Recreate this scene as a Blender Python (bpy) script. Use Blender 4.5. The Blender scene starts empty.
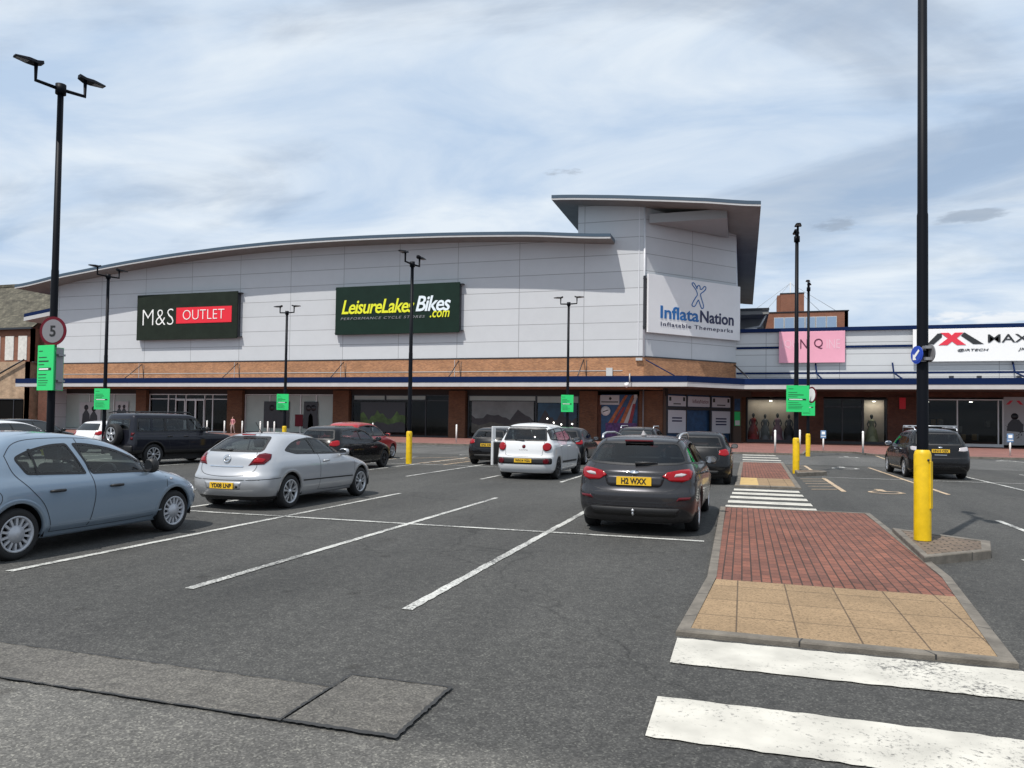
import bpy, bmesh, math, random
from mathutils import Vector, Matrix
from mathutils.bvhtree import BVHTree
random.seed(7)
scene = bpy.context.scene
COL = scene.collection
PI = math.pi

# ------------------------------------------------------------------ materials
MATS = {}
def nodes_of(m):
    m.use_nodes = True
    nt = m.node_tree
    return nt, nt.nodes, nt.links, nt.nodes['Principled BSDF']

def mat(name, base, rough=0.5, metal=0.0, spec=0.5, coat=0.0, emit=None, estr=1.0,
        var=0.0, vscale=1.0, bump=0.0, bscale=20.0, rvar=0.0):
    if name in MATS: return MATS[name]
    m = bpy.data.materials.new(name)
    nt, N, L, P = nodes_of(m)
    P.inputs['Base Color'].default_value = (*base, 1)
    P.inputs['Roughness'].default_value = rough
    P.inputs['Metallic'].default_value = metal
    P.inputs['Specular IOR Level'].default_value = spec
    P.inputs['Coat Weight'].default_value = coat
    P.inputs['Coat Roughness'].default_value = 0.04
    if emit:
        P.inputs['Emission Color'].default_value = (*emit, 1)
        P.inputs['Emission Strength'].default_value = estr
    if var or rvar or bump:
        tc = N.new('ShaderNodeTexCoord')
        nz = N.new('ShaderNodeTexNoise'); nz.inputs['Scale'].default_value = vscale
        nz.inputs['Detail'].default_value = 6; nz.inputs['Roughness'].default_value = 0.6
        L.new(tc.outputs['Object'], nz.inputs['Vector'])
        if var:
            mr = N.new('ShaderNodeMapRange')
            mr.inputs[1].default_value = 0.25; mr.inputs[2].default_value = 0.75
            mr.inputs[3].default_value = 1 - var; mr.inputs[4].default_value = 1 + var
            L.new(nz.outputs['Fac'], mr.inputs[0])
            mx = N.new('ShaderNodeVectorMath'); mx.operation = 'SCALE'
            mx.inputs[0].default_value = base
            L.new(mr.outputs[0], mx.inputs['Scale'])
            L.new(mx.outputs[0], P.inputs['Base Color'])
        if rvar:
            mr2 = N.new('ShaderNodeMapRange')
            mr2.inputs[1].default_value = 0.3; mr2.inputs[2].default_value = 0.7
            mr2.inputs[3].default_value = max(0.02, rough - rvar); mr2.inputs[4].default_value = rough + rvar
            L.new(nz.outputs['Fac'], mr2.inputs[0]); L.new(mr2.outputs[0], P.inputs['Roughness'])
        if bump:
            n2 = N.new('ShaderNodeTexNoise'); n2.inputs['Scale'].default_value = bscale
            n2.inputs['Detail'].default_value = 4
            L.new(tc.outputs['Object'], n2.inputs['Vector'])
            b = N.new('ShaderNodeBump'); b.inputs['Strength'].default_value = bump
            b.inputs['Distance'].default_value = 0.01
            L.new(n2.outputs['Fac'], b.inputs['Height']); L.new(b.outputs[0], P.inputs['Normal'])
    MATS[name] = m
    return m

def ramp(N, stops):
    r = N.new('ShaderNodeValToRGB')
    els = r.color_ramp.elements
    while len(els) < len(stops): els.new(0.5)
    for e, (p, c) in zip(els, stops):
        e.position = p; e.color = (*c, 1) if len(c) == 3 else c
    return r

def mixc(N, L, a, b, fac, mode='MIX'):
    m = N.new('ShaderNodeMix'); m.data_type = 'RGBA'; m.blend_type = mode
    for s, v in ((6, a), (7, b)):
        if isinstance(v, tuple): m.inputs[s].default_value = (*v, 1)
        else: L.new(v, m.inputs[s])
    if isinstance(fac, (int, float)): m.inputs[0].default_value = fac
    else: L.new(fac, m.inputs[0])
    return m.outputs[2]

def asphalt(name, c0, c1, fleck, blend=None):
    m = bpy.data.materials.new(name); nt, N, L, P = nodes_of(m)
    tc = N.new('ShaderNodeTexCoord')
    def noise(s, d=5, r=0.6, sc=None):
        n = N.new('ShaderNodeTexNoise'); n.inputs['Scale'].default_value = s
        n.inputs['Detail'].default_value = d; n.inputs['Roughness'].default_value = r
        if sc:
            mp = N.new('ShaderNodeMapping'); mp.inputs['Scale'].default_value = sc
            L.new(tc.outputs['Object'], mp.inputs[0]); L.new(mp.outputs[0], n.inputs['Vector'])
        else: L.new(tc.outputs['Object'], n.inputs['Vector'])
        return n.outputs['Fac']
    big = noise(0.22, 6, 0.62)
    streak = noise(0.6, 5, 0.65, (1.0, 0.16, 1))
    r1 = ramp(N, [(0.3, c0), (0.7, c1)]); L.new(big, r1.inputs[0])
    r2 = ramp(N, [(0.32, (0.72, 0.72, 0.72)), (0.72, (1.32, 1.31, 1.28))]); L.new(streak, r2.inputs[0])
    base_c = r1.outputs[0]
    if blend:   # older, paler surfacing of the road begins here; the joint between the two is worn and uneven
        sy = N.new('ShaderNodeSeparateXYZ'); L.new(tc.outputs['Object'], sy.inputs[0])
        ay = N.new('ShaderNodeMath'); ay.operation = 'MULTIPLY_ADD'; ay.inputs[1].default_value = 0.55; L.new(noise(1.6, 6, 0.7), ay.inputs[0]); L.new(sy.outputs['Y'], ay.inputs[2])
        by = N.new('ShaderNodeMapRange'); by.interpolation_type = 'SMOOTHSTEP'; by.inputs[1].default_value = 4.08; by.inputs[2].default_value = 3.72; L.new(ay.outputs[0], by.inputs[0])
        rb = ramp(N, [(0.3, blend[0]), (0.7, blend[1])]); L.new(big, rb.inputs[0])
        base_c = mixc(N, L, base_c, rb.outputs[0], by.outputs[0])
    col = mixc(N, L, base_c, r2.outputs[0], 0.75, 'MULTIPLY')
    # stone aggregate
    vo = N.new('ShaderNodeTexVoronoi'); vo.inputs['Scale'].default_value = 92
    L.new(tc.outputs['Object'], vo.inputs['Vector'])
    sep = N.new('ShaderNodeSeparateColor'); L.new(vo.outputs['Color'], sep.inputs[0])
    rv = ramp(N, [(0.0, (0.55, 0.55, 0.55)), (0.6, (0.95, 0.95, 0.95)), (0.88, (1.38, 1.37, 1.35)), (1.0, (fleck, fleck, fleck * 0.94))])
    L.new(sep.outputs[0], rv.inputs[0])
    col = mixc(N, L, col, rv.outputs[0], 0.8, 'MULTIPLY')
    mid = noise(9, 3, 0.7)
    r3 = ramp(N, [(0.35, (0.8, 0.8, 0.8)), (0.68, (1.22, 1.22, 1.2))]); L.new(mid, r3.inputs[0])
    col = mixc(N, L, col, r3.outputs[0], 0.8, 'MULTIPLY')
    # oil and tyre stains
    st = noise(0.9, 3, 0.5)
    r4 = ramp(N, [(0.66, (1, 1, 1)), (0.78, (0.62, 0.61, 0.6))]); L.new(st, r4.inputs[0])
    col = mixc(N, L, col, r4.outputs[0], 0.8, 'MULTIPLY')
    # small round drips and hairline cracks
    v2 = N.new('ShaderNodeTexVoronoi'); v2.inputs['Scale'].default_value = 1.7; L.new(tc.outputs['Object'], v2.inputs['Vector'])
    sp2 = N.new('ShaderNodeSeparateColor'); L.new(v2.outputs['Color'], sp2.inputs[0])
    rad = N.new('ShaderNodeMath'); rad.operation = 'MULTIPLY_ADD'; rad.inputs[1].default_value = 0.22; rad.inputs[2].default_value = -0.09; L.new(sp2.outputs[0], rad.inputs[0])
    df = N.new('ShaderNodeMath'); df.operation = 'SUBTRACT'; L.new(v2.outputs['Distance'], df.inputs[0]); L.new(rad.outputs[0], df.inputs[1])
    rd = ramp(N, [(0.0, (0.66, 0.65, 0.64)), (0.05, (1, 1, 1))]); L.new(df.outputs[0], rd.inputs[0]); col = mixc(N, L, col, rd.outputs[0], 0.85, 'MULTIPLY')
    wv = N.new('ShaderNodeTexNoise'); wv.inputs['Scale'].default_value = 1.2; wv.inputs['Detail'].default_value = 5; L.new(tc.outputs['Object'], wv.inputs['Vector'])
    ml = N.new('ShaderNodeVectorMath'); ml.operation = 'MULTIPLY_ADD'; ml.inputs[1].default_value = (1.2, 1.2, 0); L.new(wv.outputs['Color'], ml.inputs[0]); L.new(tc.outputs['Object'], ml.inputs[2])
    v3 = N.new('ShaderNodeTexVoronoi'); v3.feature = 'DISTANCE_TO_EDGE'; v3.inputs['Scale'].default_value = 0.16; L.new(ml.outputs[0], v3.inputs['Vector'])
    rk = ramp(N, [(0.0, (0.5, 0.5, 0.5)), (0.0022, (1, 1, 1))]); L.new(v3.outputs['Distance'], rk.inputs[0]); col = mixc(N, L, col, rk.outputs[0], 0.7, 'MULTIPLY')
    L.new(col, P.inputs['Base Color'])
    P.inputs['Roughness'].default_value = 0.88; P.inputs['Specular IOR Level'].default_value = 0.3
    b = N.new('ShaderNodeBump'); b.inputs['Strength'].default_value = 0.4; b.inputs['Distance'].default_value = 0.004
    L.new(sep.outputs[1], b.inputs['Height']); L.new(b.outputs[0], P.inputs['Normal'])
    MATS[name] = m
    return m

def paintline(name, base, wear_lo, wear_hi, under=(0.05, 0.05, 0.05)):
    m = bpy.data.materials.new(name); nt, N, L, P = nodes_of(m)
    tc = N.new('ShaderNodeTexCoord')
    n = N.new('ShaderNodeTexNoise'); n.inputs['Scale'].default_value = 32; n.inputs['Detail'].default_value = 8
    n.inputs['Roughness'].default_value = 0.75
    L.new(tc.outputs['Object'], n.inputs['Vector'])
    n2 = N.new('ShaderNodeTexNoise'); n2.inputs['Scale'].default_value = 1.1; n2.inputs['Detail'].default_value = 3
    L.new(tc.outputs['Object'], n2.inputs['Vector'])
    ad = N.new('ShaderNodeMath'); ad.operation = 'MULTIPLY_ADD'; ad.inputs[1].default_value = 0.5
    L.new(n2.outputs['Fac'], ad.inputs[0]); L.new(n.outputs['Fac'], ad.inputs[2])
    r = ramp(N, [(wear_lo, (0, 0, 0)), (wear_hi, (1, 1, 1))]); L.new(ad.outputs[0], r.inputs[0])
    n3 = N.new('ShaderNodeTexNoise'); n3.inputs['Scale'].default_value = 3; n3.inputs['Detail'].default_value = 6
    L.new(tc.outputs['Object'], n3.inputs['Vector'])
    r3 = ramp(N, [(0.3, tuple(c * 0.72 for c in base)), (0.65, base)]); L.new(n3.outputs['Fac'], r3.inputs[0])
    col = mixc(N, L, under, r3.outputs[0], r.outputs[0])
    L.new(col, P.inputs['Base Color'])
    P.inputs['Roughness'].default_value = 0.75
    MATS[name] = m
    return m

def brick(name, c1, c2, mortar, bw, bh, ms, off=0.5, bumpd=0.01, var=0.5, use='UV', rough=0.85, stain=0.3, rot=0, speck=0.0):
    m = bpy.data.materials.new(name); nt, N, L, P = nodes_of(m)
    tc = N.new('ShaderNodeTexCoord')
    bt = N.new('ShaderNodeTexBrick')
    bt.inputs['Scale'].default_value = 1.0
    bt.inputs['Brick Width'].default_value = bw; bt.inputs['Row Height'].default_value = bh
    bt.inputs['Mortar Size'].default_value = ms; bt.inputs['Mortar Smooth'].default_value = 0.1
    bt.inputs['Bias'].default_value = 0.0
    bt.offset = off
    bt.inputs['Color1'].default_value = (*c1, 1); bt.inputs['Color2'].default_value = (*c2, 1)
    bt.inputs['Mortar'].default_value = (*mortar, 1)
    mpp = N.new('ShaderNodeMapping'); mpp.inputs['Rotation'].default_value = (0, 0, math.radians(rot)); L.new(tc.outputs[use], mpp.inputs[0]); L.new(mpp.outputs[0], bt.inputs['Vector'])
    n = N.new('ShaderNodeTexNoise'); n.inputs['Scale'].default_value = 0.7; n.inputs['Detail'].default_value = 8
    n.inputs['Roughness'].default_value = 0.7
    L.new(tc.outputs[use], n.inputs['Vector'])
    r = ramp(N, [(0.3, (1 - stain,) * 3), (0.7, (1 + stain * 0.6,) * 3)]); L.new(n.outputs['Fac'], r.inputs[0])
    col = mixc(N, L, bt.outputs['Color'], r.outputs[0], 1.0, 'MULTIPLY')
    n2 = N.new('ShaderNodeTexNoise'); n2.inputs['Scale'].default_value = 40; n2.inputs['Detail'].default_value = 4
    L.new(tc.outputs[use], n2.inputs['Vector'])
    r2 = ramp(N, [(0.3, (0.85,) * 3), (0.7, (1.12,) * 3)]); L.new(n2.outputs['Fac'], r2.inputs[0])
    col = mixc(N, L, col, r2.outputs[0], var, 'MULTIPLY')
    if speck:
        n4 = N.new('ShaderNodeTexNoise'); n4.inputs['Scale'].default_value = 45; n4.inputs['Detail'].default_value = 5; n4.inputs['Roughness'].default_value = 0.75
        L.new(tc.outputs[use], n4.inputs['Vector']); r4 = ramp(N, [(0.52, (1, 1, 1)), (0.62, (1 - speck,) * 3)]); L.new(n4.outputs['Fac'], r4.inputs[0])
        col = mixc(N, L, col, r4.outputs[0], 1.0, 'MULTIPLY')
    L.new(col, P.inputs['Base Color'])
    P.inputs['Roughness'].default_value = rough; P.inputs['Specular IOR Level'].default_value = 0.3
    b = N.new('ShaderNodeBump'); b.inputs['Strength'].default_value = 0.5; b.inputs['Distance'].default_value = bumpd
    iv = N.new('ShaderNodeMath'); iv.operation = 'SUBTRACT'; iv.inputs[0].default_value = 1.0
    L.new(bt.outputs['Fac'], iv.inputs[1]); L.new(iv.outputs[0], b.inputs['Height']); L.new(b.outputs[0], P.inputs['Normal'])
    MATS[name] = m
    return m

def paint(name, base, metal=0.35, rough=0.32):
    """car paint: clear coat over (metallic) base, dark lining on the inside of the shell"""
    if name in MATS: return MATS[name]
    if not name.endswith('_shell'): paint(name + '_shell', base, metal, rough)
    m = bpy.data.materials.new(name); nt, N, L, P = nodes_of(m)
    P.inputs['Base Color'].default_value = (*base, 1)
    P.inputs['Metallic'].default_value = metal; P.inputs['Roughness'].default_value = rough
    P.inputs['Coat Weight'].default_value = 0.9; P.inputs['Coat Roughness'].default_value = 0.05
    if max(base) < 0.08: P.inputs['Specular IOR Level'].default_value = 0.1; P.inputs['Coat Weight'].default_value = 0.55
    tc = N.new('ShaderNodeTexCoord')
    n = N.new('ShaderNodeTexNoise'); n.inputs['Scale'].default_value = 2.5; n.inputs['Detail'].default_value = 7
    L.new(tc.outputs['Object'], n.inputs['Vector'])
    # road dust towards the sills (a layer of dirt that is on the car itself)
    sp = N.new('ShaderNodeSeparateXYZ'); L.new(tc.outputs['Object'], sp.inputs[0])
    mr = N.new('ShaderNodeMapRange'); mr.inputs[1].default_value = 0.5; mr.inputs[2].default_value = 0.15
    mr.inputs[3].default_value = 0.0; mr.inputs[4].default_value = 0.4
    L.new(sp.outputs['Z'], mr.inputs[0])
    mu = N.new('ShaderNodeMath'); mu.operation = 'MULTIPLY'; L.new(mr.outputs[0], mu.inputs[0]); L.new(n.outputs['Fac'], mu.inputs[1])
    col = mixc(N, L, base, (0.07, 0.065, 0.06), mu.outputs[0])
    L.new(col, P.inputs['Base Color'])
    rr = N.new('ShaderNodeMapRange'); rr.inputs[3].default_value = rough - 0.06; rr.inputs[4].default_value = rough + 0.1
    L.new(n.outputs['Fac'], rr.inputs[0]); L.new(rr.outputs[0], P.inputs['Roughness'])
    MATS[name] = m
    if not name.endswith('_shell'): return m
    geo = N.new('ShaderNodeNewGeometry')
    D = N.new('ShaderNodeBsdfDiffuse'); D.inputs[0].default_value = (0.07, 0.07, 0.07, 1)
    mx = N.new('ShaderNodeMixShader'); L.new(geo.outputs['Backfacing'], mx.inputs[0])
    L.new(P.outputs[0], mx.inputs[1]); L.new(D.outputs[0], mx.inputs[2])
    L.new(mx.outputs[0], N['Material Output'].inputs['Surface'])
    MATS[name] = m
    return m

def glass(name, tint, refl=0.045, rough=0.02):
    if name in MATS: return MATS[name]
    m = bpy.data.materials.new(name); nt, N, L, P = nodes_of(m)
    T = N.new('ShaderNodeBsdfTransparent'); T.inputs[0].default_value = (*tint, 1)
    G = N.new('ShaderNodeBsdfGlossy'); G.inputs['Roughness'].default_value = rough
    G.inputs[0].default_value = (1, 1, 1, 1)
    F = N.new('ShaderNodeLayerWeight'); F.inputs[0].default_value = 0.5
    pw = N.new('ShaderNodeMath'); pw.operation = 'POWER'; pw.inputs[1].default_value = 4.5
    L.new(F.outputs['Facing'], pw.inputs[0])
    mr = N.new('ShaderNodeMapRange'); mr.inputs[3].default_value = refl; mr.inputs[4].default_value = 0.75
    L.new(pw.outputs[0], mr.inputs[0])
    mx = N.new('ShaderNodeMixShader'); L.new(mr.outputs[0], mx.inputs[0])
    L.new(T.outputs[0], mx.inputs[1]); L.new(G.outputs[0], mx.inputs[2])
    L.new(mx.outputs[0], N['Material Output'].inputs['Surface'])
    N.remove(P)
    MATS[name] = m
    return m

asphalt('asphalt', (0.049, 0.0490, 0.0480), (0.068, 0.0675, 0.066), 2.2, ((0.088, 0.086, 0.082), (0.120, 0.117, 0.111)))
asphalt('asphalt_old', (0.095, 0.091, 0.085), (0.130, 0.125, 0.116), 1.9)
asphalt('asphalt_aisle', (0.078, 0.078, 0.077), (0.10, 0.10, 0.099), 2.0)
asphalt('asphalt_patch', (0.088, 0.084, 0.078), (0.112, 0.107, 0.10), 1.7)
mat('tar', (0.027, 0.027, 0.027), 0.7, var=0.3, vscale=6)
paintline('line_white', (0.56, 0.56, 0.53), 0.62, 0.80)
paintline('zebra_white', (0.53, 0.51, 0.455), 0.57, 0.68)
paintline('line_peach', (0.48, 0.36, 0.24), 0.56, 0.70)
brick('paver_red', (0.235, 0.095, 0.066), (0.15, 0.068, 0.052), (0.055, 0.035, 0.028), 0.2, 0.1, 0.008, var=1.0, use='Object', stain=0.35, rot=90, speck=0.25)
brick('paving_red', (0.26, 0.12, 0.10), (0.20, 0.095, 0.08), (0.12, 0.07, 0.06), 0.4, 0.2, 0.012, use='Object')
brick('slab_buff', (0.31, 0.215, 0.125), (0.26, 0.18, 0.105), (0.12, 0.085, 0.055), 0.46, 0.62, 0.007, off=0.0, var=1.0, use='Object', stain=0.3, speck=0.5)
brick('setts_brown', (0.20, 0.15, 0.11), (0.13, 0.10, 0.08), (0.05, 0.04, 0.03), 0.2, 0.1, 0.012, var=1.0, use='Object', stain=0.4)
mat('slab_yellow', (0.46, 0.32, 0.13), 0.8, var=0.2, vscale=8)
mat('kerb_stone', (0.135, 0.12, 0.10), 0.85, var=0.45, vscale=5, bump=0.4, bscale=60)
brick('brick_orange', (0.50, 0.22, 0.095), (0.31, 0.125, 0.056), (0.32, 0.23, 0.16), 0.235, 0.078, 0.011, stain=0.28)
brick('brick_pier', (0.19, 0.078, 0.036), (0.12, 0.05, 0.026), (0.11, 0.08, 0.06), 0.235, 0.078, 0.011, stain=0.25)  # pier brick darkened in its colour to stand for the shade under the canopy
brick('brick_dark', (0.17, 0.058, 0.035), (0.11, 0.042, 0.027), (0.11, 0.08, 0.065), 0.235, 0.078, 0.011, stain=0.3)
brick('brick_old', (0.50, 0.33, 0.21), (0.40, 0.25, 0.15), (0.40, 0.33, 0.25), 0.24, 0.08, 0.012, stain=0.5)
brick('brick_far', (0.26, 0.095, 0.055), (0.21, 0.075, 0.045), (0.22, 0.14, 0.10), 0.24, 0.08, 0.010, stain=0.2)
brick('cladding', (0.535, 0.55, 0.57), (0.51, 0.525, 0.545), (0.28, 0.285, 0.295), 5.93, 1.475, 0.026, off=0.0, bumpd=0.02, var=0.2, rough=0.45, stain=0.035)
brick('cladding_wing', (0.53, 0.545, 0.56), (0.50, 0.515, 0.53), (0.26, 0.265, 0.28), 6.2, 1.02, 0.026, off=0.0, bumpd=0.02, var=0.2, rough=0.45, stain=0.035)
brick('slate_roof', (0.13, 0.118, 0.088), (0.075, 0.07, 0.052), (0.06, 0.055, 0.045), 0.5, 0.28, 0.02, var=1.0, stain=0.75)
mat('bulkhead_grey', (0.30, 0.305, 0.31), 0.6)
mat('trim_light', (0.62, 0.63, 0.66), 0.4, var=0.06, vscale=2)
mat('roof_edge', (0.045, 0.075, 0.11), 0.4)
mat('white_trim', (0.45, 0.45, 0.45), 0.45, var=0.08, vscale=1.5)
mat('soffit', (0.21, 0.205, 0.195), 0.7, var=0.15, vscale=0.6)
mat('blue_fascia', (0.004, 0.015, 0.062), 0.6, spec=0.1, var=0.12, vscale=0.8)
mat('canopy_soffit', (0.14, 0.115, 0.10), 0.8)
mat('dark_header', (0.02, 0.016, 0.015), 0.7)
mat('frame_alu', (0.62, 0.62, 0.62), 0.4, 0.3)
mat('frame_dark', (0.02, 0.022, 0.028), 0.4)
glass('shop_glass', (0.70, 0.74, 0.72), 0.015)
glass('car_glass', (0.84, 0.92, 0.88), 0.05)
glass('car_glass_dark', (0.30, 0.34, 0.35), 0.05)
mat('glass_opaque', (0.014, 0.017, 0.019), 0.04, spec=0.8)
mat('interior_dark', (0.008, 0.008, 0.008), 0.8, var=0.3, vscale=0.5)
mat('shop_lamp', (1, 1, 1), 0.5, emit=(1.0, 0.95, 0.85), estr=9)
mat('window_film', (0.68, 0.71, 0.70), 0.4, var=0.12, vscale=0.4)
mat('poster_white', (0.66, 0.67, 0.68), 0.5)
mat('poster_grey', (0.42, 0.43, 0.44), 0.5)
mat('pole_black', (0.004, 0.005, 0.008), 0.5, spec=0.12)
mat('bollard_yellow', (0.66, 0.43, 0.0), 0.5, var=0.16, vscale=7, rvar=0.1)
mat('post_white', (0.62, 0.60, 0.58), 0.45, var=0.1, vscale=4)
mat('sign_green', (0.02, 0.60, 0.16), 0.5)
mat('sign_dark', (0.012, 0.02, 0.016), 0.5)
mat('sign_steel', (0.28, 0.28, 0.29), 0.5, 0.4)
mat('sign_red', (0.11, 0.006, 0.015), 0.5, spec=0.2)  # speed sign rim darkened in its colour for shade; notices and lettering share it
mat('sign_shade_grey', (0.19, 0.185, 0.20), 0.5)  # speed sign face greyed in its colour for shade; the drainpipe is plain grey
mat('sign_blue', (0.015, 0.06, 0.42), 0.45)
mat('sign_olive', (0.014, 0.020, 0.014), 0.6, spec=0.15, var=0.25, vscale=1.2)
mat('sign_forest', (0.008, 0.022, 0.016), 0.6, spec=0.15, var=0.15, vscale=1.2)
mat('red_bright', (0.72, 0.012, 0.03), 0.5)
mat('white_letter', (0.85, 0.85, 0.83), 0.5)
mat('lime', (0.72, 0.74, 0.02), 0.5)
mat('sky_letter', (0.72, 0.80, 0.85), 0.5)
mat('inflata_board', (0.72, 0.72, 0.73), 0.45, var=0.05, vscale=0.5)
mat('inflata_blue', (0.008, 0.12, 0.36), 0.5)
mat('inflata_navy', (0.008, 0.012, 0.06), 0.5)
mat('pink_board', (0.72, 0.33, 0.43), 0.5, var=0.06, vscale=0.6)
mat('pink_faded', (0.72, 0.44, 0.52), 0.5)
mat('plum_letter', (0.09, 0.01, 0.04), 0.5)
mat('maxi_white', (0.80, 0.80, 0.80), 0.45)
mat('maxi_black', (0.02, 0.022, 0.025), 0.5)
mat('maxi_red', (0.68, 0.03, 0.06), 0.5)
mat('hoarding_black', (0.004, 0.004, 0.004), 0.8, spec=0.08)
mat('plate_yellow', (0.72, 0.44, 0.02), 0.4)
mat('plate_text', (0.01, 0.01, 0.01), 0.5)
mat('tyre', (0.012, 0.012, 0.013), 0.8, bump=0.3, bscale=60)
mat('rim_silver', (0.50, 0.51, 0.53), 0.32, 0.7)
mat('hubcap_silver', (0.45, 0.46, 0.49), 0.4, 0.3)
mat('rim_dark', (0.03, 0.03, 0.033), 0.4, 0.4)
mat('disc_dark', (0.02, 0.02, 0.022), 0.6)
mat('plastic_black', (0.013, 0.013, 0.014), 0.55, rvar=0.1, vscale=5)
mat('seam', (0.012, 0.013, 0.016), 0.6)
mat('seat_cloth', (0.04, 0.041, 0.046), 0.9)
mat('light_red', (0.24, 0.002, 0.006), 0.15, spec=0.2, coat=0.35)
mat('light_red_dark', (0.085, 0.004, 0.008), 0.15, spec=0.2, coat=0.35)
mat('light_clear', (0.55, 0.50, 0.50), 0.10, 0.4, coat=1.0)
mat('light_amber', (0.6, 0.2, 0.02), 0.2, coat=1.0)
mat('chrome', (0.75, 0.76, 0.78), 0.12, 1.0)
mat('tag_yellow', (0.72, 0.66, 0.03), 0.6)
mat('mirror_face', (0.5, 0.5, 0.52), 0.05, 1.0)

# ------------------------------------------------------------------ objects
def tag(o, label=None, cat=None, group=None, kind=None):
    if label: o['label'] = label
    if cat: o['category'] = cat
    if group: o['group'] = group
    if kind: o['kind'] = kind
    return o
def thing(name, label, cat, loc=(0, 0, 0), group=None):
    o = bpy.data.objects.new(name, None); COL.objects.link(o)
    o.location = loc; o.empty_display_size = 0.2
    o['origin'] = tuple(loc)
    return tag(o, label, cat, group)
ORG = {}
def origin_of(p):
    while p is not None and p.parent is not None: p = p.parent
    return Vector(p['origin']) if p is not None and 'origin' in p else Vector((0, 0, 0))

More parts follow.
